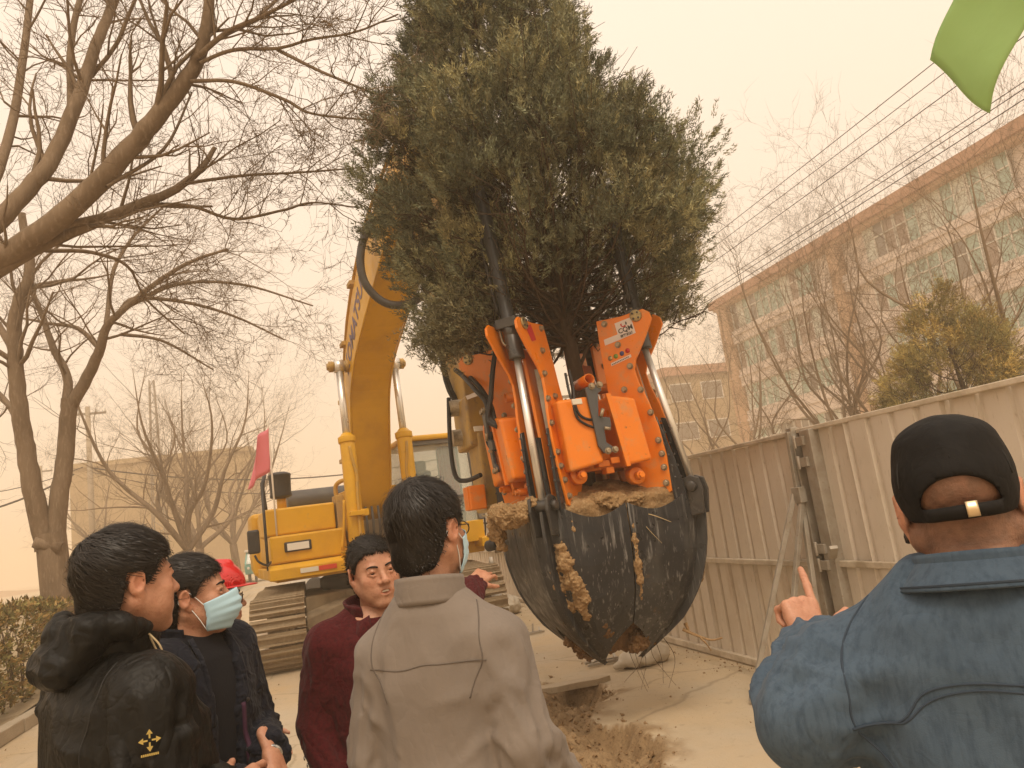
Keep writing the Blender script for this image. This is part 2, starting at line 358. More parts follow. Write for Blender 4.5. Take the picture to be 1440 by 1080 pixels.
# ------------------------------------------------------------------ kerb, verge and hedge on the left
M('concrete', (.42, .35, .26), .9, var=[(3, (.34, .28, .2), .45, .7), (40, (.30, .25, .18), .5, .8)], bump=[(60, .4, .006)])
kb = bpy.data.objects.new('kerb', None); COL.objects.link(kb); kb['kind'] = 'structure'; ORG[kb.name] = np.zeros(3)
mb = MB(); mb.box((0, 0, 0), (.075, .492, .075)); kst = mb.build('kerb_stone', MATS['concrete'], kb, bevel=.012); km = kst.data; kst.location = (-3.27, 2.5, .075)
for k in range(1, 30):
    o = inst('kerb_stone', km, (-3.27+rnd.uniform(-.006, .006), 2.5+k, .075+rnd.uniform(-.004, .004)), None, kb); q = o.modifiers.new('bevel', 'BEVEL'); q.width = .012; q.segments = 2
M('verge_soil', (.27, .20, .115), .95, var=[(2, (.33, .26, .16), .4, .7), (30, (.2, .15, .08), .5, .8)], bump=[(25, .6, .02)])
xs = np.linspace(-12, -3.345, 24); ys = np.linspace(1, 48, 80); P = np.array([[(x, y, .13+.25*np.clip((-3.6-x)/3, 0, 1)+.05*math.sin(x*3+y)) for y in ys] for x in xs]); mb = MB(); mb.grid(P[::-1]); o = mb.build('verge', MATS['verge_soil']); o['kind'] = 'structure'
M('hedge_leaf', (.185, .16, .055), .7, attr='tint', spec=.2)
M('bark_grey', (.215, .155, .102), .9, spec=.15, var=[(5, (.145, .10, .062), .4, .7, (1, 1, .3)), (30, (.28, .21, .145), .5, .75, (1, 1, .25))], bump=[(22, .7, .012, (1, 1, .22)), (90, .4, .004)])
M('bark_dark', (.075, .050, .033), .92, spec=.15, var=[(30, (.11, .08, .055), .5, .75, (1, 1, .3))], bump=[(40, .6, .006, (1, 1, .3))])
def leaf_cloud(C, D, size, rng, per=10, wid=.35, cone_=.9, tintlo=.6, tinthi=1.3, tri_=False):
    """small diamond leaves in tufts at points C pointing along D; returns V, F(quads), tint"""
    n = len(C); L = np.repeat(C, per, 0); d = np.repeat(D, per, 0)+rng.normal(0, cone_*.55, (n*per, 3)); d /= np.linalg.norm(d, axis=1)[:, None]
    u = rng.normal(0, 1, (n*per, 3)); u -= d*np.sum(u*d, 1)[:, None]; u /= np.linalg.norm(u, axis=1)[:, None]
    s = (np.repeat(size, per) if np.ndim(size) else size)*rng.uniform(.6, 1.35, n*per); st = L+rng.normal(0, 1, (n*per, 3))*(s*.35)[:, None]
    if tri_:
        V = np.stack([st+u*(s*wid*.5)[:, None], st+d*s[:, None], st-u*(s*wid*.5)[:, None]], 1).reshape(-1, 3); F = np.arange(n*per*3).reshape(-1, 3)
        t = np.repeat(rng.uniform(tintlo, tinthi, n), per)*rng.uniform(.8, 1.2, n*per); return V, F, np.repeat(t, 3)
    a = st; b = st+d*(s*.45)[:, None]+u*(s*wid*.5)[:, None]; c = st+d*s[:, None]; e = st+d*(s*.45)[:, None]-u*(s*wid*.5)[:, None]
    V = np.stack([a, b, c, e], 1).reshape(-1, 3); F = np.arange(n*per*4).reshape(-1, 4)
    t = np.repeat(rng.uniform(tintlo, tinthi, n), per)*rng.uniform(.8, 1.2, n*per); return V, F, np.repeat(t, 4)
rg = np.random.RandomState(21); n = 9000
hy = rg.uniform(3.0, 40, n)**1.0; hy = 3+37*rg.rand(n)**1.6; hx = rg.uniform(-4.75, -3.5, n); top = 1.18+.16*fbm(np.stack([hx*2, hy*2, hx*0], 1), 3)
side = rg.rand(n) < .55; hx = np.where(side, -3.50-np.abs(rg.normal(0, .16, n)), hx); hz = np.where(side, .18+rg.rand(n)*(top-.18), top+rg.normal(0, .04, n))
D = np.where(side[:, None], np.array([.7, -.2, .5]), np.array([0.1, -.1, 1.0])); V, Fq, t = leaf_cloud(np.stack([hx, hy, hz], 1), D, .062, rg, 8, .55, 1.2, .5, 1.5, tri_=True)
dead = rg.rand(len(t)//3) < .45; c = np.repeat(np.where(dead[:, None], np.array([1.7, 1.30, 1.4]), np.array([1, 1, 1])), 3, 0)*t[:, None]
hd = thing('hedge', 'low clipped hedge of brown and green leaves behind the kerb at left', 'hedge', (-4.1, 20, .1)); build_np('foliage', V, Fq, MATS['hedge_leaf'], hd, cols=c)['kind'] = 'stuff'
mb = MB()
for k in range(420):
    y = 3+37*rnd.random()**1.6; x = rnd.uniform(-4.7, -3.55); p = np.array([x, y, .1]); mb.tube([p, p+np.array([rnd.uniform(-.1, .1), rnd.uniform(-.1, .1), .5]), p+np.array([rnd.uniform(-.2, .2), rnd.uniform(-.2, .2), 1.08])], [.012, .008, .004], 4, False)
mb.build('stems', MATS['bark_dark'], hd)['kind'] = 'stuff'

# ------------------------------------------------------------------ corrugated hoarding on the right
FX = 3.72
M('hoarding', (.69, .61, .51), .62, spec=.3, orand=.14, var=[(1.3, (.60, .51, .40), .4, .7), (7, (.70, .62, .51), .5, .75, (1, 1, .25)), (3.5, (.52, .41, .29), .60, .78, (1, 1, .35)), (60, (.38, .3, .2), .6, .8, (1, 1, .2))], bump=[(3, .3, .02, (1, .6, .25)), (90, .1, .002)])
M('hoarding_rail', (.60, .52, .41), .6, var=[(6, (.36, .29, .2), .4, .7)], bump=[(60, .15, .003)])
M('galvanised', (.40, .36, .30), .5, metal=.35, var=[(8, (.30, .25, .19), .4, .7), (40, (.22, .15, .09), .62, .75)], bump=[(70, .2, .003)])
def sheet_mesh(wd=.86, h=1.86):
    prof_ = []; y = 0; 
    for k in range(4):
        w0 = wd/4; prof_ += [(0 if k else .03, y), (0, y+.004), (0, y+w0*.70), (.024, y+w0*.76), (.024, y+w0*.94), (0, y+w0)]; y += w0
    prof_ += [(0, y), (.03, y+.004)]
    q = [prof_[0]]
    for p in prof_[1:]:
        if abs(p[0]-q[-1][0])+abs(p[1]-q[-1][1]) > 1e-6: q.append(p)
    V = []; F = []
    for z in (0, h):
        for d, yy in q: V.append((d, yy, z))
    n = len(q)
    for i in range(n-1): F.append((i, i+1, n+i+1, n+i))
    me = np_mesh('sheet', V, F); return me
SH = sheet_mesh(); SH.materials.append(MATS['hoarding'])
def hoarding(label, y0, y1, x=FX, dz=0.0):
    r = thing('hoarding_fence', label, 'fence', (x, (y0+y1)/2, 0), 'corrugated hoarding sections beside the pavement')
    k = 0; y = y0
    while y < y1-.2:
        o = inst('sheet', SH, (x+rnd.uniform(-.012, .010), y, .06+rnd.uniform(-.012, .006)+dz), np.array(Matrix.Rotation(rnd.uniform(-.010, .010), 3, 'X') @ Matrix.Rotation(rnd.uniform(-.014, .014), 3, 'Z') @ Matrix.Rotation(rnd.uniform(-.008, .008), 3, 'Y')), r); q = o.modifiers.new('solid', 'SOLIDIFY'); q.thickness = .003; y += .872
    L = y-y0
    for nm, z, a, b in (('top_rail', 1.935+dz, .060, .035), ('middle_rail', .925+dz, .045, .045), ('base_rail', .045+dz, .05, .06)):
        mb = MB(); mb.box((x-(.025 if nm != 'top_rail' else .008), y0+L/2, z), (a/2, L/2, b/2)); mb.build(nm, MATS['hoarding_rail'], r, bevel=.006)
    return r
hf1 = hoarding('corrugated beige steel hoarding running away behind the lifted root ball', 5.20, 44)
hf2 = hoarding('corrugated beige steel hoarding behind the man in the denim jacket', .2, 4.78, FX+.015, .01)
mb = MB(); mb.box((FX-.03, 5.115, .99), (.035, .035, .99)); mb.build('post', MATS['galvanised'], hf1, bevel=.006)
mb = MB(); mb.box((FX-.02, 4.93, .97), (.045, .06, .97)); mb.build('post', MATS['galvanised'], hf2, bevel=.006)
for z in (1.86, 1.70, 1.05, .93, .40):
    mb = MB(); mb.box((FX-.075, 4.985, z), (.012, .05, .035)); mb.cyl((FX-.085, 5.03, z-.05), (FX-.085, 5.03, z+.05), .014, 8); mb.build('hinge', MATS['galvanised'], hf2, bevel=.003)
mb = MB(); mb.bar((FX-.09, 4.86, .99), (FX-.12, 4.78, 1.07), .06, .03); mb.build('latch', MATS['galvanised'], hf2, bevel=.004)
br = thing('fence_brace', 'galvanised tube brace leaning on the hoarding post', 'brace', (3.3, 5.2, 0))
for a, b in (((FX-.09, 5.14, 1.50), (3.02, 5.30, .02)), ((FX-.09, 5.08, 1.42), (3.12, 5.02, .02)), ((FX-.08, 5.10, 1.38), (3.40, 4.90, .02)), ((FX-.08, 5.10, 1.95), (FX-.085, 5.12, 1.38))):
    mb = MB(); mb.bar(a, b, .035, .035); mb.build('tube', MATS['galvanised'], br, bevel=.004)
mb = MB(); mb.box((FX-.09, 5.10, 1.46), (.03, .05, .06)); mb.build('clamp', MATS['galvanised'], br, bevel=.004)

# ------------------------------------------------------------------ buildings
M('tile_white', (.66, .57, .51), .75, var=[(.6, (.58, .49, .44), .4, .7), (5, (.70, .62, .56), .5, .8)], bump=[(4, .2, .01)])
M('render_orange', (.44, .28, .17), .85, var=[(1.2, (.48, .30, .18), .4, .7)]); M('cornice_red', (.36, .19, .115), .85, var=[(1, (.41, .22, .135), .4, .7)])
M('render_tan', (.36, .26, .14), .9, var=[(.2, (.32, .225, .12), .4, .7), (3, (.4, .3, .17), .5, .8)])
M('win_frame', (.62, .60, .55), .5); M('glass_green', (.28, .40, .34), .12, spec=.8, var=[(.8, (.36, .46, .40), .4, .7)]); M('glass_dark', (.19, .16, .135), .15, spec=.8); M('curtain_pale', (.54, .57, .51), .3, spec=.7); M('curtain_brown', (.27, .19, .145), .3, spec=.6)
BX, BY0, BY1, BZ = 32.0, 9.5, 50.2, 15.75
bR = thing('school_building', 'long pale tiled building with orange cornice behind the hoarding', 'building', (BX+6, 30, 0))
def wallpiece(nm, mat, root, y0, y1, z0, z1, x0, x1): mb = MB(); mb.box(((x0+x1)/2, (y0+y1)/2, (z0+z1)/2), ((x1-x0)/2, (y1-y0)/2, (z1-z0)/2)); return mb.build(nm, mat, root)
FL = [(13.0, 15.05), (10.0, 12.0), (6.85, 8.75), (3.6, 5.4), (.7, 2.3)]
core = wallpiece('wall', MATS['tile_white'], bR, BY0, BY1, 0, 15.2, BX+.45, BX+13)
zz = [0]+[v for p in FL[::-1] for v in p]+[15.2]
for k in range(0, len(zz)-1, 2): wallpiece('spandrel', MATS['tile_white'], bR, BY0, BY1, zz[k], zz[k+1], BX, BX+.46)
for z in (12.55, 9.45, 6.1, 3.0): wallpiece('string_course', MATS['tile_white'], bR, BY0-.02, BY1+.02, z, z+.16, BX-.10, BX+.02)
for y in (BY1-1.0, BY1-13.6, BY1-28.2): wallpiece('pier', MATS['render_orange'], bR, y, y+.8, 0, 15.22, BX-.16, BX+.47)
wallpiece('end_wall', MATS['render_orange'], bR, BY1+.01, BY1+.30, 0, 15.22, BX-.16, BX+13)
wallpiece('cornice', MATS['cornice_red'], bR, BY0-.5, BY1+.75, 15.2, 15.75, BX-.55, BX+13.4); wallpiece('cornice', MATS['render_orange'], bR, BY0-.4, BY1+.5, 14.98, 15.2, BX-.30, BX+13.2)
WM = {}
def win_mesh(wd, ht):
    key = (round(wd, 2), round(ht, 2))
    if key in WM: return WM[key]
    f = MB(); t = .035
    for y in (0, wd*.333, wd*.667, wd): f.box((0, y, ht/2), (.04, t, ht/2))
    for z in (0, ht*.62, ht): f.box((0, wd/2, z), (.035, wd/2, t))
    me = np_mesh('window', np.array(f.v), f.f); me.materials.append(MATS['win_frame'])
    ps = []
    for k in range(3):
        pm = {}
        for mn in ('glass_green', 'glass_dark', 'curtain_pale', 'curtain_brown'):
            q = MB(); q.box((.03, wd*(k+.5)/3, ht/2), (.006, wd/6-.02, ht/2-.02)); m2 = np_mesh('pane', np.array(q.v), q.f); m2.materials.append(MATS[mn]); pm[mn] = m2
        ps.append(pm)
    WM[key] = (me, ps); return WM[key]
BAY = 2.42
for fi, (z0, z1) in enumerate(FL[:4]):
    y = BY1-1.1-BAY
    while y > BY0:
        clash = any(y < pp+1.05 and y+BAY > pp-.05 for pp in (BY1-13.6, BY1-28.2))
        if not clash:
            me, ps = win_mesh(BAY-.12, z1-z0-.06); w_ = inst('window', me, (BX+.22, y+.06, z0+.03), None, bR)
            for k in range(3):
                mn = rnd.choices(['glass_green', 'curtain_pale', 'curtain_brown', 'glass_dark'], [5, 3, 2.2 if fi < 2 else .6, 1.5])[0]; inst('pane', ps[k][mn], (BX+.22, y+.06, z0+.03), None, w_)
        y -= BAY
bW = thing('far_wing', 'lower hazy building with flat roof beyond the orange corner', 'building', (38, 75, 0))
wallpiece('wall', MATS['render_tan'], bW, 62, 90, 0, 12.2, 32.5, 52); wallpiece('roof_edge', MATS['cornice_red'], bW, 61.6, 90, 12.2, 13.0, 32.1, 52.4)
for fl in range(3):
    for k in range(5):
        mb = MB(); mb.box((33.9+k*3.2, 61.98, 3.4+fl*3.6), (1.1, .05, .85)); wd = mb.build('window', MATS['win_frame'], bW); mb = MB(); mb.box((33.9+k*3.2, 61.94, 3.4+fl*3.6), (1.0, .03, .75)); mb.build('pane', MATS['glass_dark'], wd)
bL = thing('tan_block', 'plain tan flat-roofed building fading into dust at left', 'building', (-20, 78, 0))
a = at(97, 655, 70); b_ = at(318, 640, 70); wallpiece('wall', MATS['render_tan'], bL, 70, 86, 0, a[2]-.3, a[0], b_[0]+2); wallpiece('parapet', MATS['render_tan'], bL, 69.8, 86.2, a[2]-.3, a[2]+.1, a[0]-.2, b_[0]+2.2)
# reddish hill at far left
M('hill_soil', (.30, .17, .09), .95, var=[(.05, (.36, .24, .13), .4, .7), (.5, (.26, .18, .10), .5, .8)], bump=[(.3, .5, .5)])
P = [[(x, y, -1+15*math.exp(-((x+112)/42)**2-((y-150)/45)**2)+1.2*math.sin(x*.13+y*.07)*math.exp(-((x+112)/60)**2)) for y in np.linspace(60, 260, 40)] for x in np.linspace(-240, -38, 40)]
mb = MB(); mb.grid(P[::-1]); o = mb.build('hill', MATS['hill_soil']); o['kind'] = 'structure'

# ------------------------------------------------------------------ poles and wires
M('pole_concrete', (.36, .29, .21), .9, bump=[(30, .3, .01)]); M('wire', (.03, .024, .02), .6); M('pole_metal', (.25, .21, .17), .6, metal=.3)
def pole(label, top, arms, r=.13):
    p = thing('utility_pole', label, 'utility pole', (top[0], top[1], 0), 'utility poles'); mb = MB(); mb.tube([(top[0], top[1], -.3), top], [r, r*.7], 12); mb.build('shaft', MATS['pole_concrete'], p)
    for dz, hw in arms:
        mb = MB(); mb.box((top[0], top[1], top[2]-dz), (hw, .05, .05)); c = mb.build('crossarm', MATS['pole_metal'], p)
        for s_ in (-1, -.5, .5, 1):
            mb = MB(); mb.lathe((top[0]+s_*hw*.95, top[1], top[2]-dz+.05), (0, 0, 1), [(0, .03), (.05, .05), (.1, .03), (.15, .045), (.18, .02)], 8); mb.build('insulator', MATS['win_frame'], c)
    return p
pA = at(123, 572, 40); pole('concrete utility pole rising left of the tan building', pA, [(.35, .8)], .16)
pB = at(57, 655, 58); pole('distant utility pole beside the forked tree trunk', pB, [(.4, .7)], .14)
pC = on_x(807, 474, 10.0); pole('distant utility pole seen through the gap beneath the conifer', pC, [(.6, 1.2), (2.2, 1.0)], .17)
pM = at(213, 535, 60); ms = thing('radio_mast', 'thin radio mast hazy above the tan building', 'mast', (pM[0], pM[1], 0)); mb = MB()
for sx, sy in ((-1, -1), (1, -1), (1, 1), (-1, 1)): mb.tube([(pM[0]+sx*.5, pM[1]+sy*.5, 0), (pM[0]+sx*.15, pM[1]+sy*.15, pM[2])], .05, 5)
mb.build('lattice_legs', MATS['pole_metal'], ms)['kind'] = 'stuff'; mb = MB()
for k in range(22):
    h0, h1 = pM[2]*k/22, pM[2]*(k+1)/22; w0, w1 = .5-.35*k/22, .5-.35*(k+1)/22; sg = 1 if k % 2 else -1; mb.tube([(pM[0]-sg*w0, pM[1]-w0, h0), (pM[0]+sg*w1, pM[1]-w1, h1)], .03, 4)
mb.build('lattice_braces', MATS['pole_metal'], ms)['kind'] = 'stuff'
def wire(a, b, sag, r, label, group, ext=0):
    a = np.asarray(a, float); b = np.asarray(b, float); mb = MB(); mb.tube([a*(1-t)+b*t-np.array([0, 0, sag*4*t*(1-t)]) for t in np.linspace(0, 1, 15)], r, 5); o = mb.build('overhead_wire', MATS['wire']); tag(o, label, 'wire', group); return o
WL = [((1033, 304), 'topmost overhead wire above the pale building'), ((1000, 345), 'second overhead wire from the top above the pale building'), ((977, 382), 'third overhead wire from the top above the pale building'),
      ((977, 415), 'fourth overhead wire from the top, just above the orange cornice'), ((972, 424), 'fifth overhead wire from the top, crossing the bare treetops'), ((963, 438), 'lowest of the overhead wires crossing the bare treetops')]
for k, (px, lb) in enumerate(WL):
    xw = 10.0+(.0, .8, -.6, .7, 0, -.6)[k]; q = on_x(px[0], px[1], xw); wire((xw, 1.0, q[2]+.15), (xw, pC[1], q[2]-.05), .12, .0075, lb, 'wires above the pale building')
wire(pA+np.array([-.7, 0, -3.2]), at(-160, 742, 34), .5, .045, 'thick sagging cable left of the utility pole', 'cables at the left poles'); wire(pA+np.array([-.3, 0, -2.9]), at(-160, 700, 34), .5, .02, 'thin cable running left from the utility pole', 'cables at the left poles')
wire(pA+np.array([.1, 0, -3.0]), at(640, 640, 40), .9, .035, 'thick cable sagging across the tan building', 'cables at the left poles'); wire(pA+np.array([.1, 0, -3.2]), at(640, 652, 40), 1.3, .02, 'thin cable below the thick one across the tan building', 'cables at the left poles')
# ------------------------------------------------------------------ implicit-surface sculpting
class Field:
    """signed distance on a grid, primitives merged smoothly, then meshed with surface nets"""
    def __init__(s, lo, hi, h):
        s.lo = np.asarray(lo, float); s.h = h; s.n = np.ceil((np.asarray(hi, float)-s.lo)/h).astype(int)+1
        s.F = np.full(s.n, 1.0, np.float32)
        s.ax = [s.lo[i]+h*np.arange(s.n[i]) for i in range(3)]
    def blk(s, lo, hi, pad):
        a = np.clip(np.floor((np.asarray(lo)-pad-s.lo)/s.h).astype(int), 0, s.n); b = np.clip(np.ceil((np.asarray(hi)+pad-s.lo)/s.h).astype(int)+1, 0, s.n)
        if np.any(b <= a): return None
        sl = tuple(slice(a[i], b[i]) for i in range(3))
        G = np.meshgrid(*[s.ax[i][sl[i]].astype(np.float32) for i in range(3)], indexing='ij')
        return sl, np.stack(G, -1)
    def comb(s, sl, d, k, mode):
        A = s.F[sl]; d = d.astype(np.float32)
        if mode == 'u':
            if k > 0:
                h = np.clip(.5+.5*(A-d)/k, 0, 1); s.F[sl] = A*(1-h)+d*h-k*h*(1-h)
            else: s.F[sl] = np.minimum(A, d)
        else:
            d = -d
            if k > 0:
                h = np.clip(.5-.5*(A-d)/k, 0, 1); s.F[sl] = A*(1-h)+d*h+k*h*(1-h)
            else: s.F[sl] = np.maximum(A, d)
    def cone(s, a, b, r1, r2=None, k=0.01, mode='u', flat=None):
        a = np.asarray(a, float); b = np.asarray(b, float); r2 = r1 if r2 is None else r2; R = max(r1, r2)
        g = s.blk(np.minimum(a, b)-R, np.maximum(a, b)+R, k+3*s.h)
        if g is None: return s
        sl, P = g; ab = b-a; L = ab.dot(ab)
        t = np.clip(((P-a)@ab)/max(L, 1e-12), 0, 1) if L > 0 else np.zeros(P.shape[:3])
        D = P-a-t[..., None]*ab
        if flat is not None:     # (axis, factor): widen distance along that axis
            ax, fc = np.asarray(flat[0], float), flat[1]; q = D@ax; D = D+ax*(q*(fc-1))[..., None]
        s.comb(sl, np.linalg.norm(D, axis=-1)-(r1+(r2-r1)*t), k, mode); return s
    def path(s, P, R, k=0.01, **kw):
        for i in range(len(P)-1): s.cone(P[i], P[i+1], R[i], R[i+1], k, **kw)
        return s
    def ell(s, c, r, k=0.01, mode='u', rot=None):
        c = np.asarray(c, float); r = np.asarray(r, float); R = r.max() if rot is not None else r
        g = s.blk(c-R, c+R, k+3*s.h)
        if g is None: return s
        sl, P = g; D = P-c
        if rot is not None: D = D@np.asarray(rot)        # columns: ellipsoid axes
        k0 = np.linalg.norm(D/r, axis=-1); k1 = np.linalg.norm(D/(r*r), axis=-1)
        s.comb(sl, k0*(k0-1)/np.maximum(k1, 1e-9), k, mode); return s
    def loft(s, prof, k=0.03, n=2.4, mode='u'):
        """prof rows: z, half width, half depth, centre y, centre x"""
        pr = np.array([list(p)+[0]*(5-len(p)) for p in prof], float); z0, z1 = pr[0, 0], pr[-1, 0]
        A = pr[:, 1].max(); B = pr[:, 2].max()
        g = s.blk((-A+pr[:, 4].min(), pr[:, 3].min()-B, z0), (A+pr[:, 4].max(), pr[:, 3].max()+B, z1), k+3*s.h)
        sl, P = g; z = s.ax[2][sl[2]]
        a, b, cy, cx = (np.interp(z, pr[:, 0], pr[:, i]) for i in (1, 2, 3, 4))
        q = (np.abs((P[..., 0]-cx)/a)**n+np.abs((P[..., 1]-cy)/b)**n)**(1/n)
        d = (q-1)*np.minimum(a, b)
        d = np.maximum(d, np.maximum(z0-P[..., 2], P[..., 2]-z1))
        s.comb(sl, d, k, mode); return s
    def func(s, lo, hi, fn, k=0.0, mode='u'):
        g = s.blk(lo, hi, k+3*s.h)
        if g: s.comb(g[0], fn(g[1]), k, mode)
        return s
    def mesh(s):
        F = s.F; S = F < 0; nx, ny, nz = F.shape
        c = np.zeros((nx-1, ny-1, nz-1), np.int8)
        for i in (0, 1):
            for j in (0, 1):
                for k in (0, 1): c += S[i:nx-1+i, j:ny-1+j, k:nz-1+k]
        act = np.argwhere((c > 0) & (c < 8)); idx = np.full(c.shape, -1, np.int32); idx[tuple(act.T)] = np.arange(len(act))
        acc = np.zeros((len(act), 3)); cnt = np.zeros(len(act))
        cs = [(i, j, k) for i in (0, 1) for j in (0, 1) for k in (0, 1)]
        val = {q: F[act[:, 0]+q[0], act[:, 1]+q[1], act[:, 2]+q[2]] for q in cs}
        for q in cs:
            for d in range(3):
                if q[d] == 0:
                    q2 = list(q); q2[d] = 1; q2 = tuple(q2); a, b = val[q], val[q2]; m = (a < 0) != (b < 0)
                    t = np.where(m, a/np.where(m, a-b, 1), 0); p = np.array(q, float)[None]+np.zeros((len(act), 1)); p[:, d] = t
                    acc[m] += p[m]; cnt[m] += 1
        V = s.lo+s.h*(act+acc/np.maximum(cnt, 1)[:, None]); Q = []
        for d in range(3):
            e, f = [(1, 2), (2, 0), (0, 1)][d]
            A = np.take(S, range(F.shape[d]-1), d); B = np.take(S, range(1, F.shape[d]), d)
            w_ = np.argwhere(A != B); w_ = w_[(w_[:, e] > 0) & (w_[:, f] > 0) & (w_[:, e] < F.shape[e]-1) & (w_[:, f] < F.shape[f]-1)]
            ins = A[tuple(w_.T)]
            def I(de, df):
                u = w_.copy(); u[:, e] -= de; u[:, f] -= df; return idx[tuple(u.T)]
            q = np.stack([I(1, 1), I(0, 1), I(0, 0), I(1, 0)], 1); q[~ins] = q[~ins][:, ::-1]; Q.append(q)
        Q = np.concatenate(Q); Q = Q[(Q >= 0).all(1)]
        return V, Q
def vnormals(V, Q):
    n = np.cross(V[Q[:, 2]]-V[Q[:, 0]], V[Q[:, 3]]-V[Q[:, 1]]); N = np.zeros_like(V)
    for k in range(4): np.add.at(N, Q[:, k], n)
    return N/np.maximum(np.linalg.norm(N, axis=1), 1e-12)[:, None]
def smooth_mesh(V, Q, it=2, lam=0.5):
    e = np.concatenate([Q[:, [0, 1]], Q[:, [1, 2]], Q[:, [2, 3]], Q[:, [3, 0]]])
    for _ in range(it):
        A = np.zeros_like(V); C = np.zeros(len(V))
        np.add.at(A, e[:, 0], V[e[:, 1]]); np.add.at(C, e[:, 0], 1)
        V = V+lam*(A/np.maximum(C, 1)[:, None]-V)
    return V
def join(parts):
    V = []; Q = []; C = []; b = 0
    for v, q, c in parts: V.append(v); Q.append(q+b); C.append(c); b += len(v)
    return np.concatenate(V), np.concatenate(Q), np.concatenate(C)

# ------------------------------------------------------------------ people
M('skin', (0.47, 0.235, 0.142), 0.48, sss=0.10, attr='tint', var=[(38, (0.38, 0.165, 0.095), .48, .75), (14, (0.54, 0.29, 0.185), .5, .7), (160, (0.36, 0.17, 0.10), .58, .75)], bump=[(420, .4, .002), (60, .45, .004), (150, .35, .003)])
M('hair_black', (0.0065, 0.0055, 0.0048), 0.5, spec=.26, var=[(60, (0.022, 0.016, 0.012), .5, .8)])
M('hair_strand', (0.015, 0.0115, 0.009), 0.42, spec=.35)
M('eye_white', (0.6, 0.55, 0.5), 0.2); M('eye_dark', (0.012, 0.008, 0.006), 0.15); M('teeth', (0.7, 0.62, 0.5), 0.3)
M('mask_blue', (0.42, 0.63, 0.74), 0.85, sheen=.2, bump=[(300, .2, .001)]); M('mask_white', (0.8, 0.8, 0.78), 0.8)
M('glasses', (0.02, 0.015, 0.012), 0.25); M('lens', (0.55, 0.55, 0.55), 0.08, alpha=.2)
M('shoe', (0.015, 0.013, 0.012), 0.4); M('trouser', (0.018, 0.018, 0.021), 0.85, bump=[(9, .4, .02, (1, 1, .35), 'ridge')])
_lm = MATS['lens']; _lm.node_tree.nodes['Principled BSDF'].inputs['Alpha'].default_value = 0.12

def head_field(h=0.0035, chin=1.0, cheek=1.0, squint=1.0, mouth=0):
    f = Field((-.125, -.16, -.24), (.125, .15, .15), h)
    f.ell((0, -.014, .038), (.0765, .0965, .084), 0)
    f.ell((0, .022, -.030), (.063*cheek, .066, .085), .03)
    f.cone((0, -.022, -.05), (0, -.045, -.22), .056, .062, .03)
    for s in (-1, 1):
        f.cone((s*.056*cheek, -.012, -.042), (s*.020, .060, -.102*chin), .018, .017, .03)
        f.ell((s*.043*cheek, .056, -.022), (.022, .020, .020), .02)
        f.ell((s*.040, .050, -.058), (.024*cheek, .022, .03), .025)
        f.cone((0, -.05, -.11), (s*.045, -.04, -.22), .02, .03, .03)
    f.ell((0, .066, -.100*chin), (.021, .018, .016), .02)
    for s in (-1, 1):      # eye sockets
        f.ell((s*.033, .098, .004), (.023, .019, .013), .014, 's')
    f.cone((-.036, .071, .021), (.036, .071, .021), .012, .012, .014)
    f.cone((0, .078, .014), (0, .103, -.026), .0085, .0115, .012)
    f.ell((0, .102, -.030), (.0125, .011, .010), .008)
    for s in (-1, 1): f.ell((s*.0145, .089, -.033), (.0085, .010, .008), .007)
    for s in (-1, 1): f.ell((s*.0062, .097, -.0415), (.0032, .005, .0022), .003, 's')
    f.ell((0, .073, -.064), (.034, .018, .022), .016)
    for s in (-1, 1):
        f.cone((0, .0885, -.0585), (s*.024, .078, -.064), .0058, .003, .005)
        f.cone((0, .086, -.0735), (s*.021, .077, -.067), .0072, .003, .005)
    if mouth: f.ell((0, .093, -.066), (.019, .012, .0048*mouth), .003, 's')
    else: f.cone((-.024, .086, -.0655), (.024, .086, -.0655), .0022, .0022, .003, 's')
    for s in (-1, 1):      # eyelids
        f.cone((s*.020, .0795, .0080), (s*.034, .0835, .0118-.0016*(squint-1)), .0050, .0056, .003); f.cone((s*.034, .0835, .0118-.0016*(squint-1)), (s*.048, .0735, .006), .0056, .0045, .003)
        f.cone((s*.020, .0790, -.0020), (s*.034, .0815, -.0062+.0010*(squint-1)), .0045, .0048, .003); f.cone((s*.034, .0815, -.0062+.0010*(squint-1)), (s*.047, .0735, -.0005), .0048, .004, .003)
    for s in (-1, 1):      # ears
        a = math.radians(22)*s
        R = np.array([[math.cos(a), 0, 0], [0, 1, 0], [0, 0, 1]]).astype(float)
        c, s_ = math.cos(math.radians(25)), math.sin(math.radians(25))
        R = np.array([[c, s*s_, 0], [-s*s_, c, 0], [0, 0, 1]])
        t = math.radians(-12); R2 = np.array([[1, 0, 0], [0, math.cos(t), -math.sin(t)], [0, math.sin(t), math.cos(t)]]); RR = R@R2
        f.ell((s*.0835, -.018, .002), (.0075, .020, .030), .006, 'u', RR)
        f.ell((s*.079, -.009, -.026), (.0068, .010, .013), .006)
        f.ell((s*.090, -.013, .003), (.005, .012, .019), .005, 's', RR)
    return f
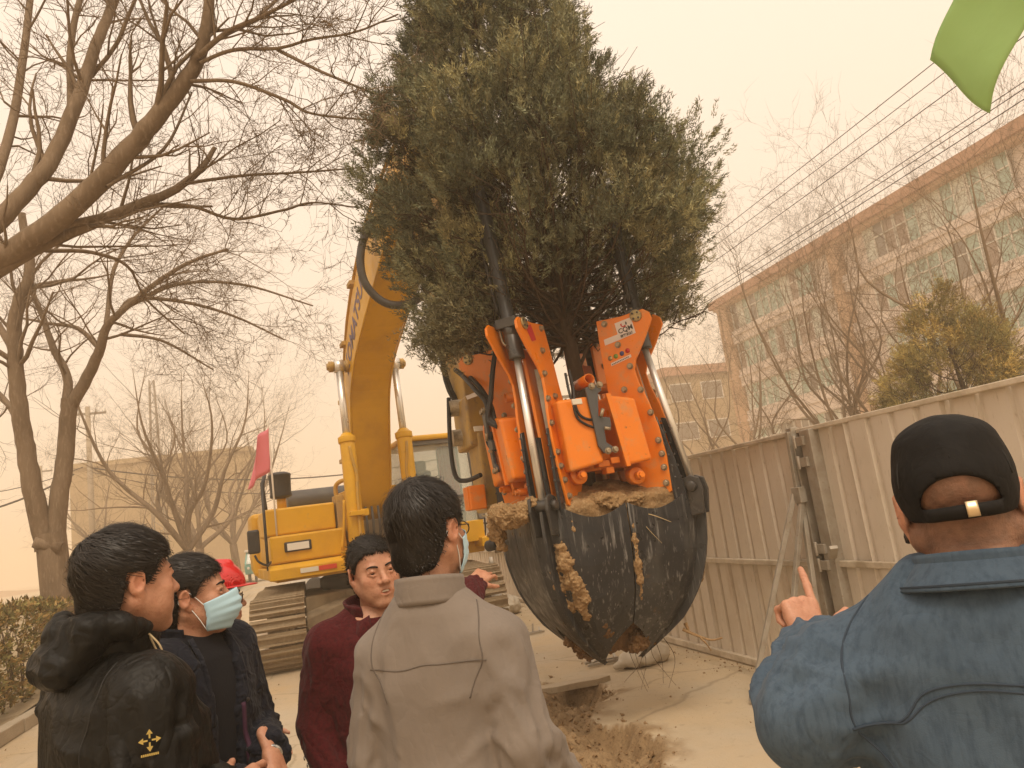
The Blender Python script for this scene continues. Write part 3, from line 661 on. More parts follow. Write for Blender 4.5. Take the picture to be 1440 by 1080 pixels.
def head_tint(V, stubble=0, shaved=0):
    x, y, z = V.T; c = np.ones((len(V), 3))
    def blob(cx, cy, cz, rx, ry, rz): return np.exp(-(((np.abs(x)-cx)/rx)**2+((y-cy)/ry)**2+((z-cz)/rz)**2))
    lip = blob(0, .087, -.0655, .021, .014, .0085)[:, None]; c = c*(1-lip)+lip*np.array([.85, .52, .50])
    rd = np.clip(blob(.04, .07, -.02, .028, .03, .024)*.5+blob(0, .105, -.028, .016, .016, .016)*.55+blob(.083, -.012, 0, .012, .03, .035)*.7, 0, 1)[:, None]
    c = c*(1-rd*.5)+rd*.5*np.array([1.12, .70, .62])
    if stubble:
        g = np.clip(blob(0, .07, -.095, .06, .05, .035)+.8*blob(0, .09, -.048, .025, .015, .009), 0, 1)[:, None]*stubble; c = c*(1-g)+g*np.array([.55, .55, .56])
    if shaved:
        g = (np.clip((.03-y)/.03, 0, 1)*np.clip((z+.085)/.03, 0, 1)*(np.abs(x) < .079))[:, None]*shaved*(0.55+.6*fbm(V*90, 3)[:, None]); c = c*(1-g)+g*np.array([.20, .21, .22])
    return c
def hairline(az, front, nape, side):
    return np.interp(az, [0, .5, .80, 1.05, 1.22, 1.34, 1.42, 1.85, 1.98, 2.35, 3.15], [front, front-.001, front-.010, .036, side-.004, side-.006, side+.030, side+.030, -.028, nape, nape-.012])
def hair_field(h=0.0042, puff=0.012, front=.075, nape=-.075, side=0.010, part=0):
    f = Field((-.12, -.16, -.14), (.12, .13, .16), h)
    g = f.blk(f.lo, f.lo+f.h*f.n, 0); P = g[1]; x, y, z = P[..., 0], P[..., 1], P[..., 2]
    top = np.clip(z/.08, 0, 1)
    def el(r, c):
        D = (P-np.array(c, np.float32))/np.array(r, np.float32); k0 = np.linalg.norm(D, axis=-1); k1 = np.linalg.norm(D/np.array(r, np.float32), axis=-1); return k0*(k0-1)/np.maximum(k1, 1e-6)
    d = el((.0765+puff*.75, .0965+puff, .084+puff*1.25), (0, -.014, .038))
    lo = el((.066+puff*.6, .070+puff*.6, .10), (0, -.038, -.03)); k = .02; hh = np.clip(.5+.5*(d-lo)/k, 0, 1); d = d*(1-hh)+lo*hh-k*hh*(1-hh)
    # hairline height as a function of azimuth (0 = front)
    az = np.abs(np.arctan2(x, y+.014)); nz = 0.006*np.sin(x*170+1)+.004*np.sin(x*410+y*300)
    hl = hairline(az, front, nape, side)+nz*np.clip(1.6-az, 0, 1)
    d = np.maximum(d, (hl-z)*.7)
    nb = (vnoise(P.reshape(-1, 3)*np.array([55, 55, 30])).reshape(d.shape)-.5)*.007
    f.F = (d+nb).astype(np.float32); return f
def hair_strands(V, N, rng, n=2600, ln=.045, wd=.0011, lift=.004, whorl=(0.012, -.07, .11), comb=None, hl=(.075, -.075, .01)):
    """thin ribbons lying along the hair surface, flowing away from the crown"""
    ids = rng.choice(len(V), n); out_v = []; 
    P = V[ids]+N[ids]*-.003; Nn = N[ids]; w0 = np.array(whorl)
    D = P-w0; D[:, 2] -= .02
    if comb is not None: D = D/np.linalg.norm(D, axis=1)[:, None]+np.array(comb)
    sw = np.cross(Nn, D)*.35; D = D+sw+rng.normal(0, .18, D.shape)*np.linalg.norm(D, axis=1)[:, None]
    D -= Nn*np.sum(D*Nn, 1)[:, None]; D /= np.maximum(np.linalg.norm(D, axis=1), 1e-9)[:, None]
    S = np.cross(D, Nn); L = ln*rng.uniform(.5, 1.3, n); m = 5; rows = []
    cen = np.array([0, -.014, .03]); lfr = rng.uniform(.3, 1.6, n)+(rng.rand(n) < .08)*rng.uniform(.5, 3.0, n)
    E = P+D*L[:, None]; aze = np.abs(np.arctan2(E[:, 0], E[:, 1]+.014)); over = (hairline(aze, *hl)-E[:, 2]) > .004
    L = np.where(over, L*np.where(aze < 1.0, .55, .22), L)
    for k in range(m):
        t = k/(m-1); q = P+D*(L*t)[:, None]
        lf = lift*lfr*np.sin(math.pi*min(t*.9+.1, 1))+.002
        # follow curvature: pull towards the sphere through P about the head centre
        r0 = np.linalg.norm(P-cen, axis=1); qq = q-cen; q = cen+qq*(r0/np.linalg.norm(qq, axis=1))[:, None]*(1-.0*t)
        q = q+Nn*lf[:, None]; ww = wd*(1-.8*t)
        rows.append((q-S*ww, q+S*ww))
    V2 = np.stack([np.stack(r, 1) for r in rows], 1).reshape(-1, 3)      # n, m, 2
    b = (np.arange(n)*m*2)[:, None, None]; k = np.arange(m-1)[None, :, None]*2
    F = (b+k+np.array([0, 1, 3, 2])[None, None]).reshape(-1, 4)
    return V2, F
def hand_prims(f, O, X, Y, Z, curl, thumb=(.8, .55, -.25), sc=1.0, spread=.1, tcurl=.35):
    """O wrist, X towards the thumb, Y along the fingers, Z back of the hand; curl: 4 triples of bend angles"""
    O = np.asarray(O, float); X, Y, Z = (np.asarray(a, float) for a in (X, Y, Z)); T = lambda x, y, z: O+(X*x+Y*y+Z*z)*sc
    xs = [.030, .010, -.011, -.030]; ys = [.088, .092, .087, .078]; ln = [(.042, .026, .022), (.046, .029, .023), (.042, .027, .022), (.033, .021, .019)]
    rr = [.0092, .0095, .0090, .0080]
    for i in range(4):
        f.cone(T(xs[i]*.62, .0, 0), T(xs[i], ys[i], .002), .0145*sc, .0115*sc, .012*sc)
    f.cone(T(.012, .005, -.006), T(.024, .045, -.010), .016*sc, .013*sc, .012*sc)
    f.cone(T(-.018, .01, -.005), T(-.024, .06, -.006), .013*sc, .011*sc, .012*sc)
    f.cone(T(0, -.07, 0), T(0, .01, 0), .026*sc, .024*sc, .02*sc, flat=(Z, 1.35))
    for i in range(4):
        p = np.array([xs[i], ys[i], .002]); a = 0.0; sd = spread*(xs[i]/.03)
        for j in range(3):
            a += curl[i][j]; d = np.array([math.sin(sd)*math.cos(a), math.cos(sd)*math.cos(a), -math.sin(a)])
            q = p+d*ln[i][j]; r1 = rr[i]*(1-.08*j); f.cone(T(*p), T(*q), r1*sc, r1*.9*sc, .0035*sc); p = q
    p = np.array([.020, .022, -.008]); d = nrm(thumb)
    for j, (l, r) in enumerate(((.040, .0125), (.031, .0105), (.026, .0092))):
        q = p+d*l; f.cone(T(*p), T(*q), r*sc, r*.9*sc, .007*sc); p = q; d = nrm(d+np.array([-.5, .45, -.15])*tcurl)
CURL = {'relaxed': [(.35, .5, .35), (.45, .6, .4), (.55, .65, .45), (.6, .65, .45)], 'fist': [(1.3, 1.5, 1.0)]*4,
        'point': [(.05, .08, .05), (1.2, 1.5, .9), (1.25, 1.5, .9), (1.25, 1.5, .9)], 'reach': [(.25, .35, .3), (.35, .55, .4), (.45, .6, .4), (.5, .6, .4)],
        'clasp': [(.5, .75, .5), (.55, .8, .5), (.6, .85, .5), (.65, .85, .5)]}
def fold_noise(V, st, seed, p=2.0):
    n = vnoise(V*np.array(st)+seed); return (1-np.abs(2*n-1))**p
class Person:
    def __init__(s, label, xy, head, H=1.70, group=None, z0=0.0):
        """xy: ground point; head: heading vector of the body"""
        s.H = H; s.root = thing('person', label, 'person', (xy[0], xy[1], z0), group)
        hd = nrm((head[0], head[1], 0)); s.B = np.array([[hd[1], -hd[0], 0], hd, [0, 0, 1]]); s.o = np.array([xy[0], xy[1], z0], float)
        s.skin = []; s.rng = np.random.RandomState(int(abs(xy[0]*1000+xy[1]*77)) % 9999)
    def W(s, P): return np.asarray(P, float)@s.B+s.o
    def Lc(s, P): return s.B@(np.asarray(P, float)-s.o)
    def Ld(s, d): return s.B@np.asarray(d, float)
    def put(s, name, V, Q, mat, smooth=True, cols=None, parent=None):
        return build_np(name, s.W(V), Q, mat, parent or s.root, smooth, cols)
    def putmb(s, name, mb, mat, parent=None, **kw):
        mb.v = [tuple(p) for p in s.W(np.array(mb.v))]; return mb.build(name, mat, parent or s.root, **kw)
    # head placed at local point c with its own yaw / pitch / roll (radians)
    def set_head(s, c, yaw=0, pitch=0, roll=0, size=1.0, **kw):
        cz, sz = math.cos(yaw), math.sin(yaw); Rz = np.array([[cz, -sz, 0], [sz, cz, 0], [0, 0, 1]])
        cx, sx = math.cos(pitch), math.sin(pitch); Rx = np.array([[1, 0, 0], [0, cx, -sx], [0, sx, cx]])
        cy, sy = math.cos(roll), math.sin(roll); Ry = np.array([[cy, 0, sy], [0, 1, 0], [-sy, 0, cy]])
        s.HR = Rz@Rx@Ry; s.hc = np.asarray(c, float); s.hs = size
        st, sh = kw.pop('stubble', 0), kw.pop('shaved', 0)
        V, Q = head_field(**kw).mesh(); V = smooth_mesh(V, Q, 1, .4); s.skin.append((s.hd(V), Q, head_tint(V, st, sh)))
    def hd(s, P): return (np.asarray(P, float)*s.hs)@s.HR.T+s.hc
    def hair(s, mat, n=2600, ln=.045, lift=.004, comb=None, whorl=(0.012, -.07, .11), wd=.0011, **kw):
        V, Q = hair_field(**kw).mesh(); N = vnormals(V, Q); V0 = smooth_mesh(V, Q, 1, .5)
        o = s.put('hair', s.hd(V0), Q, mat)
        sv, sf = hair_strands(V, N, s.rng, n, ln, lift=lift, comb=comb, whorl=whorl, wd=wd, hl=(kw.get('front', .075), kw.get('nape', -.075), kw.get('side', .01)))
        s.put('hair_strands', s.hd(sv), sf, MATS['hair_strand'], True, None, o)['kind'] = 'stuff'
        return o
    def eyes(s, open_=1.0):
        for sd in (-1, 1):
            mb = MB(); c = np.array([sd*.033, .0715, .0035]); mb.lathe(s.hd(c), s.HR@np.array([0, 1, 0]), [(-.011, .002), (-.008, .008), (0, .0112), (.006, .0095), (.010, .005), (.0112, .0008)], 14)
            e = s.putmb('eyeball', mb, MATS['eye_white'])
            mb = MB(); mb.lathe(s.hd(c), s.HR@np.array([0, 1, 0]), [(.0092, .0064), (.0112, .0045), (.0122, .0008)], 12); s.putmb('iris', mb, MATS['eye_dark'], e)
            b = MB(); P = [(sd*.014, .0885, .021), (sd*.026, .0890, .0255), (sd*.040, .0830, .0265), (sd*.050, .0730, .0225)]
            b.tube([s.hd(p) for p in catmull(P, 4)], [.0022]+[.0032]*7+[.0028]*3+[.0018]*2, 6); s.putmb('eyebrow', b, MATS['hair_black'])
    def mask(s, mat, ear=(.081, -.020), full=True):
        u = np.linspace(-1, 1, 25); v = np.linspace(0, 1, 19); P = np.zeros((19, 25, 3))
        for i, vv in enumerate(v):
            z = .000-.118*vv; wdt = .078-.012*vv**2-.02*max(0, vv-.75); fr = .121+.010*math.sin(math.pi*min(vv*1.25, 1))-.028*max(0, vv-.62)/.38
            pl = .0022*(1 if (vv*4.2) % 1 < .5 else -1)*(.15 < vv < .85)
            for j, uu in enumerate(u):
                a = uu*1.25; nose = .006*math.exp(-(uu/.16)**2)*(1-vv)
                P[i, j] = (wdt*math.sin(a)/math.sin(1.25), -.002+(fr+pl)*(math.cos(a)-.05)/.95*1.0+nose, z-.012*abs(uu)*(0.5-vv)*2-.01*abs(uu)**2*(1-vv))
                P[i, j, 1] = max(P[i, j, 1], .028)
        mb = MB(); mb.grid([[s.hd(p) for p in r] for r in P]); o = s.putmb('mask', mb, mat, solid=.0015)
        for sd in (-1, 1):
            j = 0 if sd < 0 else -1; a, b = P[1, j], P[-2, j]
            for e, zz in ((a, .018), (b, -.030)):
                mb = MB(); mb.tube([s.hd(p) for p in catmull([e, (sd*.0745, .012, (e[2]+zz)/2+.004), (sd*ear[0]*1.0, ear[1]+.012, zz+.003), (sd*(ear[0]+.001), ear[1]-.006, zz*.6)], 5)], .0014, 6)
                s.putmb('ear_loop', mb, MATS['mask_white'], o)
            mb = MB(); mb.tube([s.hd(p) for p in catmull([(sd*(ear[0]+.001), ear[1]-.006, .011), (sd*(ear[0]-.004), ear[1]-.017, -.005), (sd*(ear[0]+.001), ear[1]-.006, -.018)], 4)], .0014, 6); s.putmb('ear_loop', mb, MATS['mask_white'], o)
    def specs(s):
        o = None
        for sd in (-1, 1):
            c = np.array([sd*.034, .1, -.002]); P = []
            for k in range(21):
                a = 2*math.pi*k/20; q = c+np.array([.027*math.cos(a), -.004*abs(math.cos(a))*(math.cos(a)*sd > 0), .019*math.sin(a)*(1-.1*math.cos(a)**4)]); P.append(s.hd(q))
            mb = MB(); mb.tube(P, .0017, 6); mb.tube([s.hd(p) for p in ((sd*.061, .097, .006), (sd*.075, .07, .008), (sd*.0805, -.005, .010), (sd*.080, -.03, .004), (sd*.079, -.045, -.014))], .0016, 6)
            if sd > 0: mb.tube([s.hd(p) for p in ((-.007, .102, .004), (0, .105, .007), (.007, .102, .004))], .0015, 6)
            q = s.putmb('glasses_frame', mb, MATS['glasses']); mb = MB(); mb.add([P[k] for k in range(20)], [list(range(20))]); s.putmb('lens', mb, MATS['lens'], q)
    def arm_frame(s, el, wr, roll_to):
        Y = nrm(np.asarray(wr)-np.asarray(el)); Z = np.asarray(roll_to, float); Z = nrm(Z-Y*Z.dot(Y)); return Y, Z
    def hand(s, wr, Y, Z, X, pose='relaxed', h=0.0038, sc=1.0, **kw):
        """Y finger direction, Z back of the hand, X thumb side (all local)"""
        wr = np.asarray(wr, float); c = wr+np.asarray(Y)*.07; f = Field(c-.165, c+.165, h)
        hand_prims(f, wr, X, Y, Z, CURL[pose], sc=sc, **kw); V, Q = f.mesh(); V = smooth_mesh(V, Q, 1, .3)
        t = np.ones((len(V), 3)); t *= (1.05-.12*fbm(V*70, 2))[:, None]; t[:, 1:] *= .96; s.skin.append((V, Q, t))
    def body(s, sh, el, wr, hip=None, h=.016, lean=0):
        H = s.H; k = H/1.7; f = Field((-.75, -.75, -.02), (.75, .75, 1.62*k), h)
        f.loft([(.84*k, .14, .09, 0), (1.02*k, .13, .085, 0), (1.25*k, .15, .09, lean*.4), (1.38*k, .12, .07, lean*.7), (1.44*k, .05, .05, lean)], .03)
        f.cone((0, lean-.02, 1.36*k), s.hd((0, -.03, -.15)), .055, .055, .03)
        for i in (0, 1):
            f.cone((0, lean*.8, 1.37*k), sh[i], .05, .045, .03); f.cone(sh[i], el[i], .043, .038, .02); f.cone(el[i], wr[i], .037, .027, .02)
            sg = -1 if i == 0 else 1; hp = (sg*.085, 0, .90*k); kn = (sg*.095, .02, .49*k); an = (sg*.10, -.02, .09*k)
            f.cone(hp, kn, .075, .05, .03); f.cone(kn, an, .048, .035, .02); f.cone(an, (sg*.11, .08, .045*k), .03, .025, .02)
        V, Q = f.mesh(); s.skin.append((V, Q, np.ones((len(V), 3))))
        V, Q, C = join(s.skin); s.bodyo = s.put('body', V, Q, MATS['skin'], True, C)
        # trousers and shoes
        f = Field((-.3, -.25, .02), (.3, .3, 1.08*k), .012)
        f.loft([(.86*k, .165, .12, 0), (1.05*k, .155, .112, 0)], .03)
        for sg in (-1, 1):
            f.cone((sg*.085, 0, .88*k), (sg*.095, .02, .49*k), .098, .075, .03); f.cone((sg*.095, .02, .49*k), (sg*.10, -.015, .07*k), .075, .068, .02)
        V, Q = f.mesh(); N = vnormals(V, Q); V = V+N*((fold_noise(V, (9, 9, 14), 3)-.5)*.012)[:, None]; V = smooth_mesh(V, Q, 1); s.put('trousers', V, Q, getattr(s, 'trmat', MATS['trouser']))
        for sg in (-1, 1):
            f = Field((sg*.105-.08, -.13, -.01), (sg*.105+.08, .22, .13), .007)
            f.cone((sg*.103, -.055, .045), (sg*.112, .13, .034), .040, .036, .02); f.cone((sg*.10, -.03, .05), (sg*.10, -.025, .095), .042, .044, .02)
            f.func((sg*.105-.08, -.13, -.02), (sg*.105+.08, .22, .004), lambda P: P[..., 2]-.004, 0, 's'); V, Q = f.mesh(); s.put('shoe', V, Q, MATS['shoe'])
    def jacket(s, prof, sh, el, wr, mat, rs=(.074, .064, .060, .050), h=.008, name='jacket', folds=.010, seed=1.0, k=.035, neck=(.078, .042), nz=1.405, drop=.0, extra=None, lean=0, tors=.008, short=.02, shr=.062, sm=1, creases=None):
        lo = np.min(np.concatenate([[(-.34, -.30, prof[0][0])], sh, el, wr]), 0)-.11; hi = np.max(np.concatenate([[(.34, .30, prof[-1][0])], sh, el, wr]), 0)+.11
        f = Field(lo, hi, h); f.loft(prof, .02, 2.3); kz = s.H/1.7; cuffs = []
        for i in (0, 1):
            sg = -1 if i == 0 else 1; shp = np.asarray(sh[i]); e = np.asarray(el[i]); w_ = np.asarray(wr[i])
            f.cone((sg*neck[0], lean-.02, nz*kz), shp+np.array([0, 0, -.004]), neck[1], shr, k)
            f.cone(shp, e, rs[0], rs[1], k); dw = nrm(w_-e); w2 = w_-dw*max(0, short-.03); f.cone(e, w2, rs[2], rs[3], .02); cuffs.append((w2-dw*min(short, .03), dw, rs[3]))
        for c_, d_, r_ in cuffs:      # straight sleeve openings
            f.func(c_-r_*1.6, c_+r_*1.9, lambda P, c_=c_, d_=d_, r_=r_: np.maximum(-((P-c_)@d_), np.linalg.norm(P-c_-d_*.05, axis=-1)-r_*1.55), .004, 's')
        if extra: extra(f)
        V, Q = f.mesh(); N = vnormals(V, Q); V = smooth_mesh(V, Q, 1)
        # folds: sleeves get slanting creases, the trunk soft vertical drape
        dsp = np.zeros(len(V)); wsum = np.zeros(len(V)); sh_ = [np.asarray(q, float) for q in sh]; el_ = [np.asarray(q, float) for q in el]; wr_ = [np.asarray(q, float) for q in wr]
        for i in (0, 1):
            for a, b, fr, amp in ((sh_[i], el_[i], 13, .7), (el_[i], wr_[i], 18, 1.0)):
                ab = b-a; L = np.linalg.norm(ab); d_ = ab/L
                t = ((V-a)@d_); D = V-a-np.clip(t, 0, L)[:, None]*d_; r = np.linalg.norm(D, axis=1)
                X, Y, _ = frame(d_); th = np.arctan2(D@Y, D@X); mk = np.clip(2.3-r/(rs[0] if a is sh_[i] else rs[2])*1.25, 0, 1)*np.clip((t+.03)/.05, 0, 1)*np.clip((L+.06-t)/.05, 0, 1)
                cd = np.stack([np.cos(th)*1.3+seed, np.sin(th)*1.3+i*5, t*fr+1.6*np.sin(th+seed)+.9*np.cos(2*th)], 1)
                n = (1-np.abs(2*vnoise(cd)-1))**1.6-.45; cd2 = cd*np.array([1.8, 1.8, .55])+9; n = n*.75+((1-np.abs(2*vnoise(cd2)-1))**1.5-.45)
                near = 1
                dsp += mk*n*folds*1.7*amp*near; wsum = np.maximum(wsum, mk)
        tn = fold_noise(V+vnoise(V*5)[:, None]*.05, (11, 11, 3.2), seed+3, 1.6)-.4+.6*(fold_noise(V, (7, 7, 10), seed+8, 1.5)-.4)
        dsp += (1-wsum)*tn*tors*1.6*np.clip((1.40*kz-V[:, 2])/.15, .25, 1)
        V = V+N*dsp[:, None]; V = smooth_mesh(V, Q, sm, .5)
        if folds > 0:
            creases = list(creases or []); rg = np.random.RandomState(int(seed*100))
            for i in (0, 1):
                for a, b, r0, r1, t0, t1, cnt in ((sh_[i], el_[i], rs[0], rs[1], .25, 1.0, 9), (el_[i], wr_[i], rs[2], rs[3], .02, .8, 9)):
                    d_ = nrm(b-a); L = np.linalg.norm(b-a); X, Y, _ = frame(d_)
                    for q in range(cnt):
                        t = rg.uniform(t0, t1); th = rg.uniform(0, 6.28); dt = rg.uniform(-.11, .11); dth = rg.uniform(.6, 1.6); r = r0+(r1-r0)*t
                        creases.append((a+d_*t*L+(X*math.cos(th)+Y*math.sin(th))*r, a+d_*(t*L+dt)+(X*math.cos(th+dth)+Y*math.sin(th+dth))*r, rg.uniform(.009, .019), rg.choice([-1, 1])*folds*rg.uniform(.5, .9)))
                sg = -1 if i == 0 else 1; kk = s.H/1.7
                for q in range(5):   # drag lines from the armpit
                    yb = rg.choice([-.14, .13]); z = rg.uniform(1.12, 1.26)*kk
                    creases.append(((sg*.19, yb*.6, z), (sg*rg.uniform(.04, .12), yb, z-rg.uniform(.06, .22)), rg.uniform(.010, .018), rg.choice([-1, 1])*tors*rg.uniform(.4, .8)))
        if creases:
            N = vnormals(V, Q); add = np.zeros(len(V))
            for a, b, w_, hh in creases:
                a = np.asarray(a, float); b = np.asarray(b, float); ab = b-a; t = np.clip((V-a)@ab/ab.dot(ab), 0, 1); D = np.linalg.norm(V-a-t[:, None]*ab, axis=1)
                ww = w_*(.35+.65*np.sin(math.pi*np.clip(t*.86+.07, 0, 1))); add += hh*np.exp(-(D/ww)**2)*np.sin(math.pi*np.clip(t*.8+.1, 0, 1))
            V = V+N*add[:, None]
        o = s.put(name, V, Q, mat); s.jV, s.jQ = V, Q
        s.bvh = BVHTree.FromPolygons([Vector(p) for p in V], [tuple(int(i) for i in q) for q in Q]); s.jo = o; return o
    def snap(s, P, off=0.0):
        out = []
        for p in P:
            l, n, _, _ = s.bvh.find_nearest(Vector([float(c) for c in p])); out.append(np.array(l)+np.array(n)*off)
        return out
    def seam(s, P, r=.0022, off=.0, n=7, mat=None, name='seam'):
        Q = s.snap(catmull(P, n), off)
        for _ in range(6): Q = [Q[0]]+[(Q[i-1]+Q[i]*2+Q[i+1])/4 for i in range(1, len(Q)-1)]+[Q[-1]]
        Q = s.snap(Q, off); Q = [Q[0]]+[(Q[i-1]+Q[i]*2+Q[i+1])/4 for i in range(1, len(Q)-1)]+[Q[-1]]
        mb = MB(); mb.tube(Q, r, 5); return s.putmb(name, mb, mat, s.jo)
    def band(s, P0, P1, n, mat, name, off=(.003, .003), parent=None, thick=.004, bevel=0, snapit=True):
        """a strip of cloth between two polylines"""
        a = catmull(P0, n); b = catmull(P1, n)
        if snapit: a = s.snap(a, off[0]); b = s.snap(b, off[1])
        rows = [[x*(1-t)+y*t for t in np.linspace(0, 1, 4)] for x, y in zip(a, b)]
        if snapit: rows = [[r[0]]+s.snap(r[1:3], (off[0]+off[1])/2)+[r[3]] for r in rows]
        mb = MB(); mb.grid(rows); return s.putmb(name, mb, mat, parent or s.jo, solid=thick)
    def collar(s, mat, c, rx, ry, h, lean=(0, 0), open_=0.0, flare=.0, thick=.006, ribs=0, name='collar', tilt=0.0, n=40):
        """ring of cloth round the neck, gap of open_ radians at the front"""
        P = []
        for i in range(7):
            t = i/6; row = []
            for j in range(n+1):
                a = math.pi/2+open_/2+(2*math.pi-open_)*j/n; r = 1+flare*(t-.5)
                rb = ribs*math.sin(t*math.pi*5)
                row.append((c[0]+(rx*r+rb)*math.cos(a)+lean[0]*t, c[1]+(ry*r+rb)*math.sin(a)+lean[1]*t, c[2]+h*t-tilt*math.sin(a)))
            P.append(row)
        mb = MB(); mb.grid(P); return s.putmb(name, mb, mat, s.jo, solid=thick)
# ------------------------------------------------------------------ trees
def tubes_mesh(T, n):
    """T: list of (points, radii); n sides; grouped by length and built in numpy"""
    by = {}
    for p, r in T: by.setdefault(len(p), []).append((p, r))
    Vs = []; Fs = []; b = 0; a = np.linspace(0, 2*math.pi, n, endpoint=False); ca, sa = np.cos(a), np.sin(a)
    for m, L in by.items():
        P = np.array([l[0] for l in L], float); R = np.array([l[1] for l in L], float); q = len(L)
        D = np.empty_like(P); D[:, 1:-1] = P[:, 2:]-P[:, :-2]; D[:, 0] = P[:, 1]-P[:, 0]; D[:, -1] = P[:, -1]-P[:, -2]
        D /= np.maximum(np.linalg.norm(D, axis=2), 1e-9)[..., None]
        ref = np.where(np.abs(D[:, :1, 2:3]) > .8, np.array([1., 0.1, 0]), np.array([0.1, 0, 1.])); X = np.cross(np.broadcast_to(ref, D.shape), D); X /= np.maximum(np.linalg.norm(X, axis=2), 1e-9)[..., None]; Y = np.cross(D, X)
        V = P[:, :, None, :]+(X[:, :, None, :]*ca[:, None]+Y[:, :, None, :]*sa[:, None])*R[:, :, None, None]
        I = np.arange(q*m*n).reshape(q, m, n)+b; J = np.roll(I, -1, 2)
        Fs.append(np.stack([I[:, :-1], J[:, :-1], J[:, 1:], I[:, 1:]], -1).reshape(-1, 4)); Vs.append(V.reshape(-1, 3)); b += q*m*n
    return np.concatenate(Vs), np.concatenate(Fs)
class Bare:
    def __init__(s, seed): s.big = []; s.mid = []; s.tw = []; s.r = random.Random(seed)
    def store(s, p, r, r0): (s.big if r0 > .035 else s.mid if r0 > .008 else s.tw).append((p, r))
    def grow(s, p, d, L, r, lev, up=.12, kids=(7, 6, 5), ang=.75, twig=1.0):
        R = s.r; m = 6 if lev < 1 else 4 if lev < 3 else 3; pts = [np.array(p, float)]; d = nrm(d); w_ = .16+.05*lev; rad = [r]
        bend = np.array([R.gauss(0, 1), R.gauss(0, 1), R.gauss(0, .6)])*w_*.6
        for k in range(1, m):
            d = nrm(d+np.array([R.gauss(0, w_), R.gauss(0, w_), R.gauss(0, w_)+up])*.9+bend*.35); pts.append(pts[-1]+d*(L/(m-1))); rad.append(r*(1-.72*k/(m-1)))
        s.store(pts, rad, r)
        if lev >= len(kids): return
        n = max(1, int(kids[lev]*R.uniform(.7, 1.3)))
        for q in range(n):
            t = R.uniform(.22, 1.0) if q else .98; f = t*(m-1); i = min(int(f), m-2); b = pts[i]+(pts[i+1]-pts[i])*(f-i); dd = nrm(pts[i+1]-pts[i])
            X, Y, _ = frame(dd); a = R.uniform(0, 6.283); ag = ang*R.uniform(.5, 1.3); nd = dd*math.cos(ag)+(X*math.cos(a)+Y*math.sin(a))*math.sin(ag)
            s.grow(b, nd, L*R.uniform(.38, .68)*(1 if lev else 1)*twig**(lev+1), max(r*(1-.7*t)*R.uniform(.45, .75), .0028), lev+1, up, kids, ang, twig)
    def limb(s, pts, rad, nkids=10, L=1.3, up=.05, kids=(5, 5, 4), ang=.8, start=.15):
        R = s.r; C = catmull(pts, 5); rr = np.interp(np.linspace(0, 1, len(C)), np.linspace(0, 1, len(rad)), rad)
        C = [c+np.array([R.gauss(0, 1), R.gauss(0, 1), R.gauss(0, 1)])*rr[i]*.05 for i, c in enumerate(C)]; s.store(C, list(rr), rr[0])
        for q in range(nkids):
            t = R.uniform(start, 1.0); f = t*(len(C)-1); i = min(int(f), len(C)-2); b = C[i]+(C[i+1]-C[i])*(f-i); dd = nrm(C[i+1]-C[i]); X, Y, _ = frame(dd); a = R.uniform(0, 6.283); ag = ang*R.uniform(.6, 1.25)
            s.grow(b, dd*math.cos(ag)+(X*math.cos(a)+Y*math.sin(a))*math.sin(ag), L*R.uniform(.6, 1.3), max(rr[i]*R.uniform(.22, .42), .007), 0, up, kids, ang)
    def build(s, name, label, base, mat, group=None, nb=9):
        t = thing(name, label, 'tree', base, group)
        if s.big: V, F = tubes_mesh(s.big, nb); build_np('trunk', V, F, mat, t, True)
        Vs = []; Fs = []; b = 0
        for T, n in ((s.mid, 4), (s.tw, 3)):
            if T: V, F = tubes_mesh(T, n); Vs.append(V); Fs.append(F+b); b += len(V)
        if Vs: o = build_np('crown', np.concatenate(Vs), np.concatenate(Fs), mat, t, True); o['kind'] = 'stuff'
        return t
def px_limb(pts, Y0, Y1, wpx):
    """photograph points -> a limb whose distance runs from Y0 to Y1"""
    n = len(pts); out = []; rad = []
    for i, (x, y) in enumerate(pts):
        Y = Y0+(Y1-Y0)*i/(n-1); p = at(x, y, Y); out.append(p); rad.append(wpx[0]+(wpx[-1]-wpx[0])*i/(n-1) if len(wpx) == 2 else np.interp(i/(n-1), np.linspace(0, 1, len(wpx)), wpx))
        rad[-1] = rad[-1]*.37*float((p-CAM).dot(-RW[:, 2]))/FPX/1.06
    return out, rad
# near tree, trunk just outside the frame at left
T = Bare(4); b0 = np.array([-4.25, 6.7, 0.12]); fork = np.array([-4.15, 6.75, 2.9])
T.store([b0, b0+np.array([.02, 0, .8]), fork-np.array([.03, 0, .9]), fork], [.28, .21, .19, .20], .3)
def near_limb(pts, Y1, w, root=True, **kw):
    P, R = px_limb(pts, kw.pop('Y0', 6.8), Y1, w)
    if root: P = [fork-np.array([0, 0, .25]), (fork+P[0])/2+np.array([-.05, 0, .05])]+P; R = [.16, R[0]*1.1]+R
    T.limb(P, R, **kw)
near_limb([(-20, 378), (60, 325), (130, 265), (195, 195), (240, 140), (275, 90), (290, 40), (298, -30), (320, -160)], 6.2, (47, 44, 38, 30, 22, 14), nkids=16, L=1.25, start=.3)
near_limb([(275, 82), (320, 45), (370, 22), (430, -10), (500, -60)], 5.6, (15, 6), False, Y0=6.35, nkids=9, L=.8)
near_limb([(282, 88), (330, 70), (390, 68), (440, 55), (500, 45), (560, 20)], 5.6, (11, 4), False, Y0=6.35, nkids=10, L=.7)
near_limb([(390, 70), (450, 100), (510, 125), (575, 150)], 5.4, (8, 3), False, Y0=6.1, nkids=8, L=.6)
